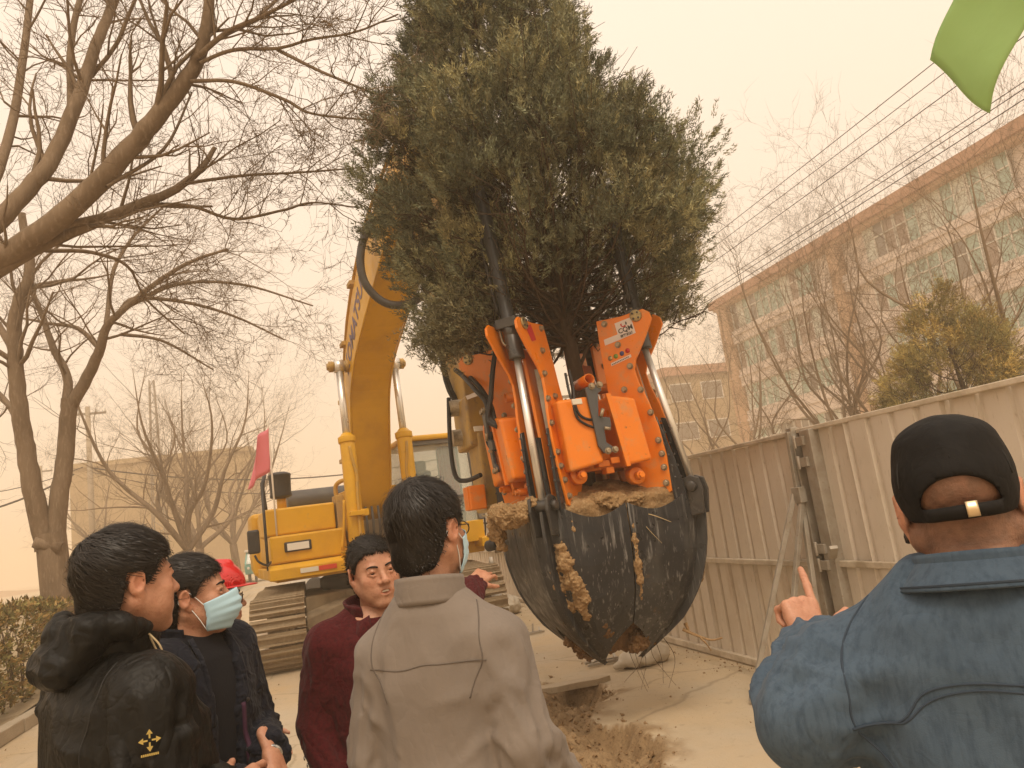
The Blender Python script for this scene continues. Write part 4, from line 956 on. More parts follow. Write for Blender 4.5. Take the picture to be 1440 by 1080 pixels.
near_limb([(268, 114), (330, 115), (400, 140), (440, 160), (530, 170)], 5.9, (10, 4), False, Y0=6.4, nkids=10, L=.8)
near_limb([(-20, 392), (60, 345), (130, 315), (200, 285), (240, 270), (280, 240), (302, 208)], 7.1, (27, 22, 17, 9), nkids=10, L=1.0)
near_limb([(215, 287), (270, 290), (330, 308), (400, 295), (440, 285), (505, 292)], 7.4, (9, 3), False, Y0=7.0, nkids=11, L=.8)
near_limb([(262, 258), (340, 247), (430, 242), (515, 235)], 7.3, (8, 3), False, Y0=7.0, nkids=9, L=.7)
near_limb([(-30, 335), (40, 265), (75, 220), (105, 150), (120, 110), (140, 50), (165, -10), (200, -120)], 7.6, (36, 32, 26, 20, 12), nkids=14, L=1.3, start=.3)
near_limb([(100, 160), (100, 60), (118, -20), (150, -120)], 7.9, (15, 9), False, Y0=7.3, nkids=8, L=1.0)
near_limb([(128, 108), (165, 60), (195, -10), (250, -90)], 6.9, (11, 6), False, Y0=7.4, nkids=8, L=1.0)
near_limb([(-40, 300), (10, 200), (30, 100), (45, -20)], 8.0, (22, 12), nkids=10, L=1.2, start=.4)
near_limb([(60, 352), (130, 355), (180, 375), (205, 420), (260, 470)], 7.5, (10, 3), False, Y0=7.0, nkids=10, L=.8)
near_limb([(150, 262), (230, 210), (270, 130)], 6.9, (9, 4), False, Y0=6.6, nkids=6, L=.8)
for k in range(5):
    a = math.pi*.75+k*.45; T.limb([fork, fork+np.array([math.cos(a)*1.0, math.sin(a)*.8, 1.2]), fork+np.array([math.cos(a)*2.2, math.sin(a)*1.8, 2.9])], [.12, .08, .02], nkids=5, L=1.2, kids=(5, 4, 3))
T.build('bare_tree', 'big bare tree whose dark limbs reach in from the left edge', b0, MATS['bark_grey'], 'bare trees along the left verge')
# forked tree behind the hedge
T = Bare(9); F0 = 13.2
def fl(pts, w, Y1=None, **kw):
    P, R = px_limb(pts, kw.pop('Y0', F0), Y1 or F0, w); T.limb(P, R, **kw)
b1 = at(82, 835, F0); b1[2] = .15
P, R = px_limb([(82, 835), (76, 790), (72, 750)], F0, F0, (62, 58, 56)); T.store([b1]+P, [R[0]*1.1]+R, .3)
fl([(66, 775), (50, 700), (38, 640), (30, 590), (24, 530), (20, 470), (28, 420), (42, 380), (30, 300)], (42, 36, 32, 28, 24, 14), 12.6, nkids=12, L=1.6, start=.5)
fl([(76, 775), (84, 700), (92, 640), (96, 590), (98, 560)], (38, 33, 30), nkids=0)
fl([(100, 572), (128, 520), (140, 492), (150, 460), (168, 440), (210, 405), (260, 372), (320, 350)], (25, 20, 15, 10, 5), 12.2, nkids=14, L=1.4, start=.3)
fl([(94, 570), (95, 530), (75, 490), (62, 450), (45, 405), (40, 340)], (20, 12, 7), 13.9, nkids=9, L=1.4)
fl([(140, 490), (110, 462), (70, 455), (20, 445)], (11, 4), 13.8, nkids=6, L=1.0)
fl([(165, 442), (190, 420), (260, 425), (330, 445), (400, 478)], (11, 3), 12.6, nkids=12, L=1.0, up=-.03)
fl([(170, 470), (230, 480), (300, 520)], (8, 3), 12.8, nkids=8, L=.9, up=-.03)
fl([(178, 432), (250, 400), (340, 400), (440, 430)], (9, 3), 12.4, nkids=12, L=1.0, up=-.02)
fl([(30, 600), (5, 560), (-40, 520)], (14, 6), 14.1, nkids=6, L=1.2)
fl([(24, 500), (-20, 430), (-60, 380)], (16, 6), 14.1, nkids=7, L=1.3)
fl([(150, 455), (160, 380), (190, 330), (230, 290)], (10, 4), 14.0, nkids=10, L=1.2)
mb = MB(); q = at(52, 765, 13.1); mb.tube([q+np.array([.32, 0, -.12]), q+np.array([.05, -.03, 0]), q+np.array([-.03, -.06, .03])], [.12, .10, .075], 8)
t2 = T.build('bare_tree', 'forked bare tree trunk rising behind the hedge at left', b1, MATS['bark_grey'], 'bare trees along the left verge'); mb.build('stump_limb', MATS['bark_grey'], t2)
def auto_tree(label, base, H, seed, r=.16, stems=4, spread=.45, group=None, kids=(7, 6, 5), mat='bark_grey', fork=.22, up=.10, lean=(0, 0)):
    T = Bare(seed); b = np.array(base, float); R = T.r; f = b+np.array([R.gauss(0, .1)+lean[0]*fork*H, R.gauss(0, .1)+lean[1]*fork*H, H*fork]); T.store([b, (b+f)/2+np.array([R.gauss(0, .05), 0, 0]), f], [r*1.15, r, r*.92], max(r, .05))
    for k in range(stems):
        a = 6.283*(k+R.random()*.6)/stems; sp = spread*R.uniform(.6, 1.2); tip = f+np.array([math.cos(a)*sp*H*.6+lean[0]*H*.7, math.sin(a)*sp*H*.6+lean[1]*H*.7, H*(1-fork)*R.uniform(.75, 1.0)]); mid = f+(tip-f)*.45+np.array([math.cos(a), math.sin(a), -.4])*sp*H*.10
        jj = lambda q: np.array([R.gauss(0, q), R.gauss(0, q), R.gauss(0, q*.5)])*H; m1 = f+(mid-f)*.5+jj(.02); m2 = mid+jj(.03); m3 = (mid+tip)/2+jj(.035)
        T.limb([f, m1, m2, m3, tip+jj(.03)], [r*.55, r*.42, r*.30, r*.17, r*.03], nkids=13, L=H*.23, up=up*.5, kids=kids, ang=.72, start=.12)
    return T.build('bare_tree', label, b, MATS[mat], group, 7)
G1 = 'bare trees along the left verge'
auto_tree('bare many-stemmed tree behind the pink flag, left of the excavator', (-3.9, 27, 0), 8.8, 31, .20, 6, .62, G1, (5, 4, 4)); auto_tree('hazy bare tree farther back between the pink flag and the tan building', (-4.6, 35, 0), 9.3, 32, .2, 5, .6, G1, (5, 4, 3)); auto_tree('faint bare tree at the far end of the left verge, behind the yellow machine', (-3.6, 41, 0), 9.6, 33, .2, 5, .6, G1, (4, 4, 3))
auto_tree('faint bare tree in front of the tan building wall', (-11.5, 50, 0), 8.5, 36, .18, 5, .6, G1, (4, 4, 3))
G2 = 'bare trees between the hoarding and the pale building'
for k, (px, X, H, lb, st, ln, r) in enumerate([
    ((985, 630), 15.5, 8.6, 'thin hazy bare tree nearest the orange corner of the building', 4, (0, 0), .09), ((1032, 620), 15.0, 7.6, 'slim bare tree below the orange corner pier', 4, (.0, .0), .09),
    ((1075, 612), 13.5, 6.4, 'low bare tree in front of the lowest white windows', 4, (.05, 0), .09), ((1180, 590), 13, 8.3, 'bare tree with a trunk leaning left above the gate post', 5, (-.10, .32), .085),
    ((1195, 585), 14, 8.5, 'upright bare tree just right of the leaning trunk', 5, (.05, 0), .085), ((1232, 575), 13.5, 6.6, 'bare tree left of the yellow-green conifer', 4, (0, 0), .1),
    ((1325, 545), 14.0, 7.6, 'tall bare tree fanning out behind the yellow-green conifer', 7, (-.06, .12), .10), ((1372, 540), 13.6, 7.8, 'tall slim bare tree directly above the yellow-green conifer', 4, (.0, .0), .08), ((1432, 500), 12.5, 7.6, 'stout bare tree at the right edge above the conifer', 4, (-.08, .05), .13)]):
    q = on_x(px[0], px[1], X); auto_tree(lb, (q[0], q[1], 0), H, 50+k, r, st, .42 if k not in (6,) else .52, G2, (4, 4, 3), fork=.24)

# ------------------------------------------------------------------ conifers
def conifer(T, axis, rows, n_cl, seed, mat, per=26, tuft=4, leaf=.026, csize=(.16, .28), skirt=0, colf=None, trunk_r=.07, base_z=0, inner=.5, zlow=None, barkmat='bark_dark', plume=(.05, .11), zmin=None, clear=(), branch_z=.8, bfrac=.45):
    """rows: (z, centre x offset, radius). Foliage in plumes on clumps carried by real branches."""
    rg = np.random.RandomState(seed); rows = np.array(rows, float); zs = rows[:, 0]; ax = np.asarray(axis, float)
    z = np.sort(rg.uniform(zs[0], zs[-1], n_cl*3)); Rz = np.interp(z, zs, rows[:, 2]); keep = rg.rand(len(z)) < (Rz/Rz.max()); z = z[keep]; z = z[rg.permutation(len(z))[:n_cl]]
    az = rg.uniform(0, 2*math.pi, len(z))
    if zmin is not None: k_ = z > zmin(az); z = z[k_]; az = az[k_]
    Rz = np.interp(z, zs, rows[:, 2]); cx = np.interp(z, zs, rows[:, 1]); q = inner+(1-inner)*rg.rand(len(z))**.6; q *= .74+.46*fbm(np.stack([np.cos(az)*1.9, np.sin(az)*1.9, z*2.0], 1), 2)
    od = np.stack([np.cos(az), np.sin(az), np.zeros_like(az)], 1); C = np.stack([ax[0]+cx, np.full_like(cx, ax[1]), z], 1)+od*(Rz*q)[:, None]; cs = rg.uniform(*csize, len(z))
    br = Bare(seed+1)
    for i in range(len(z)):
        if rg.rand() > bfrac: continue
        z0 = max(min(branch_z+rg.rand()*.9, z[i]-.05), z[i]-Rz[i]*q[i]*rg.uniform(.5, .95)-.15); p0 = np.array([ax[0]+np.interp(z0, zs, rows[:, 1])*.3, ax[1], z0]); e = C[i]; mid = (p0*.45+e*.55)+np.array([0, 0, -.12])+rg.normal(0, .06, 3)
        r0 = .004+.008*rg.rand()*(1-.5*(z[i]-zs[0])/(zs[-1]-zs[0])); br.store(catmull([p0, mid, e], 4), list(np.linspace(r0*1.5, .003, 9)), r0)
        for _ in range(4):
            t = rg.uniform(.5, .95); b = mid*(1-t)+e*t; br.store([b, b+(od[i]+rg.normal(0, .6, 3)+np.array([0, 0, .4]))*cs[i]*.5, b+(od[i]+rg.normal(0, .5, 3)+np.array([0, 0, .7]))*cs[i]], [.005, .004, .002], .005)
    N = len(z)*per; ci = np.repeat(np.arange(len(z)), per); d = rg.normal(0, 1, (N, 3))+od[ci]*.75+np.array([0, 0, .65]); d /= np.linalg.norm(d, axis=1)[:, None]
    st = C[ci]+d*(cs[ci]*rg.uniform(.25, 1.0, N))[:, None]*np.array([1, 1, 1.15]); pd = d*.7+od[ci]*.4+np.array([0, 0, .55])+rg.normal(0, .35, (N, 3)); pd /= np.linalg.norm(pd, axis=1)[:, None]
    ok = np.ones(N, bool)
    for a_, b_, r_, o_ in clear:     # foliage pushed aside by a ram: none within r_ of it, nor just outside it in direction o_
        ab = b_-a_; t_ = np.clip((st-a_)@ab/ab.dot(ab), 0, 1); D_ = st-a_-t_[:, None]*ab; al = D_@o_; lat = np.linalg.norm(D_-al[:, None]*o_, axis=1); ok &= ~((lat < r_) & (al > -.06) & (t_ > 0) & (t_ < 1))
    if zmin is not None: ok &= st[:, 2] > zmin(np.arctan2(st[:, 1]-ax[1], st[:, 0]-ax[0]))-.28
    st, pd, ci = st[ok], pd[ok], ci[ok]; N = len(st)
    L = rg.uniform(*plume, N); pts = []; dirs = []; ids = []
    for k in range(5): pts.append(st+pd*(L*k/4)[:, None]+np.array([0, 0, .02])*(k/4)**2); dirs.append(pd); ids.append(np.arange(N))
    pts = np.concatenate(pts); dirs = np.concatenate(dirs); ids = np.concatenate(ids); V, F, t = leaf_cloud(pts, dirs, leaf, rg, tuft, .24, .85, .75, 1.25, tri_=True)
    pid = np.repeat(np.repeat(ids, tuft), 3); ct = rg.uniform(.55, 1.45, len(z))[ci]*rg.uniform(.75, 1.3, N); yel = np.clip(rg.normal(.35, .35, len(z))[ci]+rg.normal(0, .2, N), 0, 1)
    tint = colf(yel[pid])*(ct[pid]*t)[:, None]; V = V.astype(np.float32)
    o = build_np('crown', V, F, mat, T, cols=tint); o['kind'] = 'stuff'
    tr = [np.array([ax[0]+np.interp(h, zs, rows[:, 1])*.3*(h > zs[0])+.03*math.sin(h*3), ax[1]+.02*math.cos(h*4), h]) for h in np.linspace(base_z, zs[-1]-.2, 12)]
    mb = MB(); mb.tube(tr, list(np.linspace(trunk_r, .012, 12)), 9); mb.build('trunk', MATS[barkmat], T)
    V, F = tubes_mesh(br.big+br.mid+br.tw, 4); o = build_np('branches', V, F, MATS[barkmat], T, True); o['kind'] = 'stuff'
    return T
M('needles', (.175, .180, .116), .7, attr='tint', spec=.25); M('needles_gold', (.30, .235, .085), .65, attr='tint', spec=.2)
SPX, SPY = 2.135, 5.60            # axis of the lifted root ball
OUT = [(500, 675, 925), (475, 640, 950), (455, 622, 958), (430, 602, 970), (400, 585, 980), (340, 552, 988), (280, 522, 978), (240, 522, 935), (200, 530, 888), (150, 542, 852), (110, 556, 828), (60, 574, 795), (10, 594, 765), (-40, 615, 742), (-100, 645, 722), (-170, 670, 700)]
rows = []
for y, xl, xr in OUT:
    a, b = at(xl, y, SPY), at(xr, y, SPY); rows.append(((a[2]+b[2])/2, (a[0]+b[0])/2-SPX, (b[0]-a[0])/2*.97))
CT = thing('conifer', 'dark green bushy conifer lifted above the orange transplanter', 'tree', (SPX, SPY, 1.3))
conifer(CT, (SPX, SPY), rows, 820, 77, MATS['needles'], per=28, tuft=8, leaf=.030, plume=(.04, .09), zmin=lambda a: 2.98+.40*np.exp(-((((a+1.75+math.pi) % (2*math.pi))-math.pi)/.75)**4), clear=[(at(727, 503, 5.0)-np.array([0, 0, .2]), at(676, 275, 5.0), .23, nrm((-.30, -.94, -.17))), (at(915, 470, 5.0), at(876, 355, 5.0), .10, nrm((-.42, -.88, -.17)))], colf=lambda y: np.stack([.82+.70*y, .88+.45*y, .85+.20*y], 1), base_z=1.55, trunk_r=.075, csize=(.15, .27), branch_z=2.85, inner=.34)
T_ = Bare(123)      # bare lower stems spreading from the trunk
for k in range(16):
    a = 6.283*k/16+T_.r.uniform(-.2, .2); z0 = 2.60+.05*k; e = np.array([SPX+math.cos(a)*T_.r.uniform(.45, .95), SPY+math.sin(a)*T_.r.uniform(.45, .95), z0+T_.r.uniform(.9, 1.5)])
    p0 = np.array([SPX, SPY, z0]); T_.limb([p0, p0*.6+e*.4+np.array([0, 0, -.05]), e], [.020, .013, .005], nkids=7, L=.5, kids=(4, 3), ang=.6, start=.25)
V, F = tubes_mesh(T_.big+T_.mid+T_.tw, 5); o = build_np('lower_branches', V, F, MATS['bark_dark'], CT, True); o['kind'] = 'stuff'
rg2 = np.random.RandomState(8)   # stray low spray on the left
q = [at(600, 478, 5.5), at(618, 462, 5.4), at(640, 450, 5.35), at(625, 496, 5.5), at(650, 478, 5.5), at(632, 430, 5.3), at(655, 440, 5.4)]; Cc = np.concatenate([p+rg2.normal(0, .085, (260, 3))*np.array([1, 1, .7]) for p in q]); V, F, t = leaf_cloud(Cc, np.tile(np.array([-.6, -.2, .4]), (len(Cc), 1)), .034, rg2, 8, .24, .9, tri_=True)
o = build_np('low_spray', V, F, MATS['needles'], CT, cols=np.stack([t*1.1, t, t*.9], 1)); o['kind'] = 'stuff'
q = on_x(1352, 545, 10.2); CJ = thing('golden_conifer', 'yellow-green bushy conifer peeking over the hoarding', 'tree', (q[0], q[1], 0))
conifer(CJ, (q[0], q[1]), [(.5, 0, .9), (1.6, 0, 1.18), (2.4, 0, 1.15), (3.0, .0, .95), (3.5, -.1, .62), (3.95, -.15, .25), (4.2, -.16, .08)], 240, 91, MATS['needles_gold'], per=24, tuft=5, leaf=.05, csize=(.18, .30), colf=lambda y: np.stack([.7+.6*y, .8+.4*y, .8+.3*y], 1), trunk_r=.09, plume=(.08, .15))
# ------------------------------------------------------------------ excavator
YD = (.36, .26, .13)
M('yellow', (.66, .355, .009), .42, spec=.4, coat=.15, var=[(2.2, (.55, .29, .014), .45, .7), (6, YD, .64, .86), (18, (.40, .22, .03), .66, .74), (50, (.46, .26, .03), .62, .8)], bump=[(45, .06, .004)], rvar=(5, .32, .6))
M('yellow_worn', (.46, .28, .06), .6, var=[(4, (.34, .22, .10), .42, .62), (14, (.22, .15, .08), .56, .72)], bump=[(40, .2, .004)])
M('track_steel', (.34, .265, .175), .85, spec=.25, var=[(5, (.26, .19, .115), .42, .66), (22, (.40, .32, .215), .5, .75), (60, (.15, .105, .065), .62, .78)], bump=[(50, .35, .006)])
M('frame_dusty', (.30, .23, .145), .9, var=[(4, (.20, .15, .095), .42, .66)], bump=[(35, .3, .006)])
M('black_plastic', (.018, .016, .015), .5, var=[(9, (.05, .042, .033), .5, .75)]); M('rubber_hose', (.016, .014, .013), .6, var=[(12, (.05, .04, .03), .5, .8)])
M('dark_grey', (.065, .062, .060), .55, var=[(5, (.10, .092, .08), .5, .75)]); M('chrome', (.80, .77, .72), .34, metal=.75, rvar=(9, .25, .42)); M('steel_bolt', (.36, .29, .20), .45, metal=.6, var=[(60, (.26, .19, .11), .45, .7)])
M('cab_grey', (.10, .095, .088), .5, var=[(6, (.15, .135, .11), .45, .7)]); M('pipe_yellow', (.50, .28, .04), .5, var=[(8, (.36, .24, .09), .5, .75)]); M('reflect_red', (.60, .06, .03), .35); M('reflect_white', (.66, .62, .52), .4); M('curtain_red', (.40, .05, .07), .85, bump=[(10, .6, .02, (1, 1, .1))])
M('letter_blue', (.17, .13, .20), .6, var=[(12, (.33, .24, .16), .55, .75)]); M('lamp_white', (.72, .70, .64), .3)
gl = M('cab_glass', (.50, .58, .52), .03, spec=.6); gl.node_tree.nodes['Principled BSDF'].inputs['Alpha'].default_value = .30
EC = np.array([.87, 13.2, 0.0]); Ef = nrm((.14, -.99, 0)); Er = np.array([-Ef[1], Ef[0], 0])
def E(u, v, w_): return EC+Er*u+Ef*v+np.array([0, 0, w_])
EAX = (Er, Ef, np.array([0, 0, 1.0]))
ex = thing('excavator', 'yellow tracked excavator with raised boom facing the camera', 'excavator', (EC[0], EC[1], 0))
def ebox(nm, u0, u1, v0, v1, w0, w1, mat, par=ex, bevel=.015): 
    mb = MB(); mb.box(E((u0+u1)/2, (v0+v1)/2, (w0+w1)/2), ((u1-u0)/2, (v1-v0)/2, (w1-w0)/2), EAX); return mb.build(nm, MATS[mat], par, bevel=bevel)
def eprism(nm, poly, u0, u1, mat, par=ex, bevel=.012):     # poly in (v, w), extruded across u
    mb = MB(); mb.prism([E(u0, v, w_) for v, w_ in poly], Er*(u1-u0)); return mb.build(nm, MATS[mat], par, bevel=bevel)
def etube(nm, pts, r, mat, par=ex, n=10, sm=5): 
    mb = MB(); P = [E(*p) for p in pts]; mb.tube(catmull(P, sm) if len(P) > 2 else P, r, n); return mb.build(nm, MATS[mat], par)
# tracks (aligned with the road)
def shoe_mesh():
    mb = MB(); mb.box((0, 0, 0), (.35, .080, .012))
    for y in (-.062, .035): mb.box((0, y, .034), (.348, .010, .024))
    for x in (-.06, .06): mb.box((x, .033, .018), (.02, .014, .008))
    me = np_mesh('track_shoe', np.array(mb.v), mb.f); me.materials.append(MATS['track_steel']); return me
SHM = shoe_mesh(); TY0, TY1, TR_, TZ = 11.10, 14.55, .43, .47
def track(cx):
    tr = MB(); tr.box((cx, (TY0+TY1)/2, .44), (.17, (TY1-TY0)/2-.25, .17)); t = tr.build('track', MATS['frame_dusty'], ex, bevel=.02)
    Ls = TY1-TY0; per = 2*Ls+2*math.pi*TR_; n = int(per/.186); ds = per/n
    for k in range(n):
        s = k*ds
        if s < Ls: p = (TY1-s, TZ+TR_); a = 0
        elif s < Ls+math.pi*TR_: a = (s-Ls)/TR_; p = (TY0-math.sin(a)*TR_, TZ+math.cos(a)*TR_)
        elif s < 2*Ls+math.pi*TR_: p = (TY0+(s-Ls-math.pi*TR_), TZ-TR_); a = math.pi
        else: a = math.pi+(s-2*Ls-math.pi*TR_)/TR_; p = (TY1-math.sin(a)*TR_, TZ+math.cos(a)*TR_)
        N = np.array([0, -math.sin(a), math.cos(a)]); T_ = np.array([0, -math.cos(a), -math.sin(a)]); sg = -.015*math.sin(min(s, Ls)/Ls*math.pi*3)*(s < Ls)
        inst('track_shoe', SHM, (cx, p[0], p[1]+sg), np.stack([np.array([1., 0, 0]), -T_, N], 1) if True else None, t)
    for y, nm in ((TY0, 'idler'), (TY1, 'sprocket')):
        mb = MB(); mb.lathe((cx-.10, y, TZ), (1, 0, 0), [(0, .12), (.0, .36), (.03, .40), (.17, .40), (.20, .36), (.20, .12)], 28); mb.build(nm, MATS['frame_dusty'], t)
    for k in range(7):
        y = TY0+.45+k*(Ls-.9)/6; mb = MB(); mb.lathe((cx-.15, y, .16), (1, 0, 0), [(0, .06), (.0, .10), (.06, .10), (.08, .08), (.22, .08), (.24, .10), (.30, .10), (.30, .06)], 14); mb.build('roller', MATS['frame_dusty'], t)
    for y in (12.0, 13.6): mb = MB(); mb.lathe((cx-.1, y, .80), (1, 0, 0), [(0, .04), (0, .07), (.2, .07), (.2, .04)], 12); mb.build('carrier_roller', MATS['frame_dusty'], t)
    for sx in (-.10, .10):
        mb = MB(); P = [(cx+sx, TY1, TZ+TR_-.055), (cx+sx, TY0, TZ+TR_-.055)]+[(cx+sx, TY0-math.sin(a)*(TR_-.055), TZ+math.cos(a)*(TR_-.055)) for a in np.linspace(.3, math.pi-.3, 9)]+[(cx+sx, TY0, TZ-TR_+.055), (cx+sx, TY1, TZ-TR_+.055)]
        mb.tube(P, .038, 6); mb.build('chain', MATS['frame_dusty'], t)
track(-.50); track(2.24)
mb = MB(); mb.prism([(-.15, 12.0, .42), (.45, 12.35, .42), (1.3, 12.35, .42), (1.9, 12.0, .42), (1.9, 14.2, .42), (1.3, 13.9, .42), (.45, 13.9, .42), (-.15, 14.2, .42)], (0, 0, .42)); mb.build('undercarriage', MATS['frame_dusty'], ex, bevel=.03)
mb = MB(); mb.prism([(-.15, 11.75, .55), (.55, 12.2, .70), (.55, 12.9, .92), (-.15, 12.6, .78)], (0, 0, -.16)); mb.prism([(1.95, 11.75, .55), (1.2, 12.2, .70), (1.2, 12.9, .92), (1.95, 12.6, .78)], (0, 0, -.16)); mb.build('undercarriage_arms', MATS['frame_dusty'], ex, bevel=.02)['kind'] = 'stuff'
mb = MB(); mb.lathe((EC[0], EC[1], .82), (0, 0, 1), [(0, .72), (.06, .78), (.20, .78), (.24, .70)], 40); mb.build('slewing_ring', MATS['black_plastic'], ex)
# upper structure
ebox('deck', -1.55, 1.78, -2.6, .95, 1.10, 1.28, 'yellow'); ebox('deck_front_sill', -1.66, -.42, .86, 1.02, 1.14, 1.36, 'yellow', bevel=.03)
eprism('deck_nose', [(1.015, 1.14), (1.20, 1.14), (1.20, 1.30), (1.10, 1.355), (1.015, 1.36)], -1.66, -.40, 'yellow')
lc = ebox('lower_cover', -1.60, -.46, -.45, .93, 1.37, 1.785, 'yellow', bevel=.03); ebox('upper_cover', -1.62, -.58, -.5, .80, 1.79, 2.20, 'yellow', bevel=.03)
mb = MB(); mb.box(E(-1.20, .945, 1.60), (.20, .018, .075), EAX); wl = mb.build('work_lamp', MATS['black_plastic'], lc, bevel=.02); mb = MB(); mb.box(E(-1.20, .966, 1.60), (.16, .006, .052), EAX); mb.build('lamp_lens', MATS['lamp_white'], wl)
mb = MB(); mb.box(E(-1.10, 1.212, 1.235), (.13, .006, .034), EAX); mb.build('reflector', MATS['reflect_white'], ex); mb = MB(); mb.box(E(-.83, 1.212, 1.235), (.13, .006, .034), EAX); mb.build('reflector', MATS['reflect_red'], ex)
ebox('engine_hood', -1.50, .45, -2.35, -.52, 1.29, 2.22, 'yellow', bevel=.05); eprism('counterweight', [(-2.36, 1.12), (-3.05, 1.2), (-3.25, 1.5), (-3.2, 2.1), (-3.0, 2.30), (-2.36, 2.30)], -1.62, 1.78, 'yellow', bevel=.08)
mb = MB(); mb.tube([E(-1.05, -1.3, 2.40), E(.30, -1.3, 2.40)], .19, 20); mb.build('muffler', MATS['dark_grey'], ex, bevel=.02)
st = MB(); st.cyl(E(-1.30, .15, 2.18), E(-1.30, .15, 2.42), .075, 16); pcs = st.build('air_intake', MATS['yellow'], ex); mb = MB(); mb.lathe(E(-1.30, .15, 2.38), (0, 0, 1), [(0, .10), (.03, .17), (.05, .175), (.10, .165), (.36, .175), (.38, .185), (.40, .17), (.43, .10), (.435, .01)], 24); mb.build('precleaner', MATS['black_plastic'], pcs)
etube('handrail', [(-1.66, 1.02, 1.3), (-1.66, 1.02, 2.60)], .022, 'black_plastic'); etube('handrail', [(-1.60, .7, 2.20), (-1.62, .7, 2.55), (-1.56, .5, 2.75)], .03, 'black_plastic')
mr = etube('mirror_arm', [(-1.62, 1.05, 1.42), (-1.68, 1.2, 1.38), (-1.80, 1.25, 1.45), (-1.85, 1.25, 1.55)], .016, 'black_plastic'); mb = MB(); mb.box(E(-1.85, 1.25, 1.74), (.085, .03, .17), EAX); mb.build('mirror', MATS['black_plastic'], mr, bevel=.03)
ebox('pump_box', -.55, -.32, .45, .80, 1.7, 2.30, 'yellow_worn'); etube('pipe', [(-.50, .6, 2.28), (-.50, .62, 2.45), (-.42, .7, 2.52), (-.28, .75, 2.52)], .035, 'pipe_yellow')
for k, u in enumerate((-.36, -.30)): etube('pipe', [(u, .9, 1.35), (u, .95, 1.9), (u-.02, .9, 2.3), (u+.02, .8, 2.75)], .024, 'pipe_yellow')
ebox('ladder_rail', -.44, -.38, .93, 1.0, 1.36, 2.12, 'yellow'); etube('ladder_rail', [(-.56, .98, 1.45), (-.50, 1.0, 1.8), (-.46, 1.0, 2.2)], .022, 'yellow')
ebox('boom_bracket', -.42, -.31, .2, .95, 1.28, 2.35, 'yellow'); ebox('boom_bracket', .31, .42, .2, .95, 1.28, 2.35, 'yellow')
ebox('valve_block', -.30, .30, .55, .98, 1.28, 1.85, 'frame_dusty')
for k in range(6): etube('valve_hose', [(-.25+k*.1, 1.0, 1.5), (-.25+k*.1, 1.06, 1.8), (-.24+k*.1, 1.0, 2.05)], .02, 'dark_grey')
# boom
LO = [(.38, 1.72), (.80, 1.95), (1.10, 2.6), (1.32, 3.25), (1.58, 3.80), (2.05, 4.18), (2.8, 4.50), (3.8, 4.86), (4.8, 5.18), (5.75, 5.46)]
HI = [(5.75, 5.86), (4.8, 5.84), (3.8, 5.70), (2.8, 5.38), (2.0, 4.98), (1.42, 4.52), (.95, 3.90), (.58, 3.1), (.36, 2.5), (.15, 2.05), (.2, 1.80)]
HWD = .29
def smooth_poly(P, n): return [np.array(p) for p in catmull([np.array((a, b, 0.)) for a, b in P], n)]
lo_ = smooth_poly(LO, 4); hi_ = smooth_poly(HI, 4); poly = [(p[0], p[1]) for p in lo_+hi_]
bm_ = MB(); n = len(poly); A_ = [E(-HWD, *p) for p in poly]; B_ = [E(HWD, *p) for p in poly]; m = len(lo_); k2 = len(hi_)
bm_.add(A_+B_, [[i, (i+1) % n, (i+1) % n+n, i+n] for i in range(n)], False)
def side(off, flip):      # quad strips between lower and upper edge
    for i in range(m-1):
        j0 = n-1-int(round(i*(k2-1)/(m-1))); j1 = n-1-int(round((i+1)*(k2-1)/(m-1))); f = [i, i+1, j1, j0] if j1 != j0 else [i, i+1, j0]
        f = [q+off for q in f]; bm_.f.append(f[::-1] if flip else f); bm_.sm.append(False)
side(0, True); side(n, False)
boom = bm_.build('boom', MATS['yellow'], ex, bevel=.012)
for s_ in (-1, 1):        # flange lips along the bottom plate
    mb = MB(); P = [E(s_*(HWD+.012), p[0], p[1]) for p in lo_]; mb.tube(P, .016, 4); mb.build('weld_flange', MATS['yellow'], boom)
for s_ in (-1, 1):
    mb = MB(); mb.lathe(E(s_*.29, 1.50, 4.22), Er*s_, [(0, .10), (.05, .10), (.05, .075), (.24, .075), (.24, .085), (.30, .085), (.30, .06), (.33, .05)], 20); mb.build('boom_pin', MATS['yellow_worn'], boom, bevel=.004)
    cy = MB(); u = s_*.44; cy.tube([E(u, 1.66, 1.38), E(u, 1.60, 3.05)], .115, 20); cy.lathe(E(u, 1.60, 3.0), E(u, 1.50, 4.2)-E(u, 1.60, 3.0), [(0, .115), (.02, .135), (.10, .135), (.12, .10), (.16, .07)], 20); cb = cy.build('boom_cylinder', MATS['yellow'], ex, bevel=.004)
    mb = MB(); mb.tube([E(u, 1.60, 3.05), E(u, 1.51, 4.16)], .055, 16); mb.lathe(E(u-.07, 1.50, 4.22), Er, [(0, .06), (0, .10), (.14, .10), (.14, .06)], 18); mb.build('piston_rod', MATS['chrome'], cb)
    mb = MB(); mb.tube(catmull([E(u-.02*s_, 1.78, 1.5), E(u-.04*s_, 1.76, 2.2), E(u-.06*s_, 1.74, 2.5), E(u-.02*s_, 1.74, 2.75), E(u, 1.72, 2.95)], 5), .022, 8); mb.build('cylinder_pipe', MATS['pipe_yellow'], cb)
    mb = MB(); mb.box(E(u, 1.68, 1.95), (.10, .17, .035), EAX); mb.box(E(u-.12*s_, 1.74, 1.95), (.06, .05, .05), EAX); mb.build('pipe_clamp', MATS['yellow'], cb, bevel=.008)
    ebox('cylinder_foot', u-.14, u+.14, 1.0, 1.82, 1.22, 1.42, 'yellow')
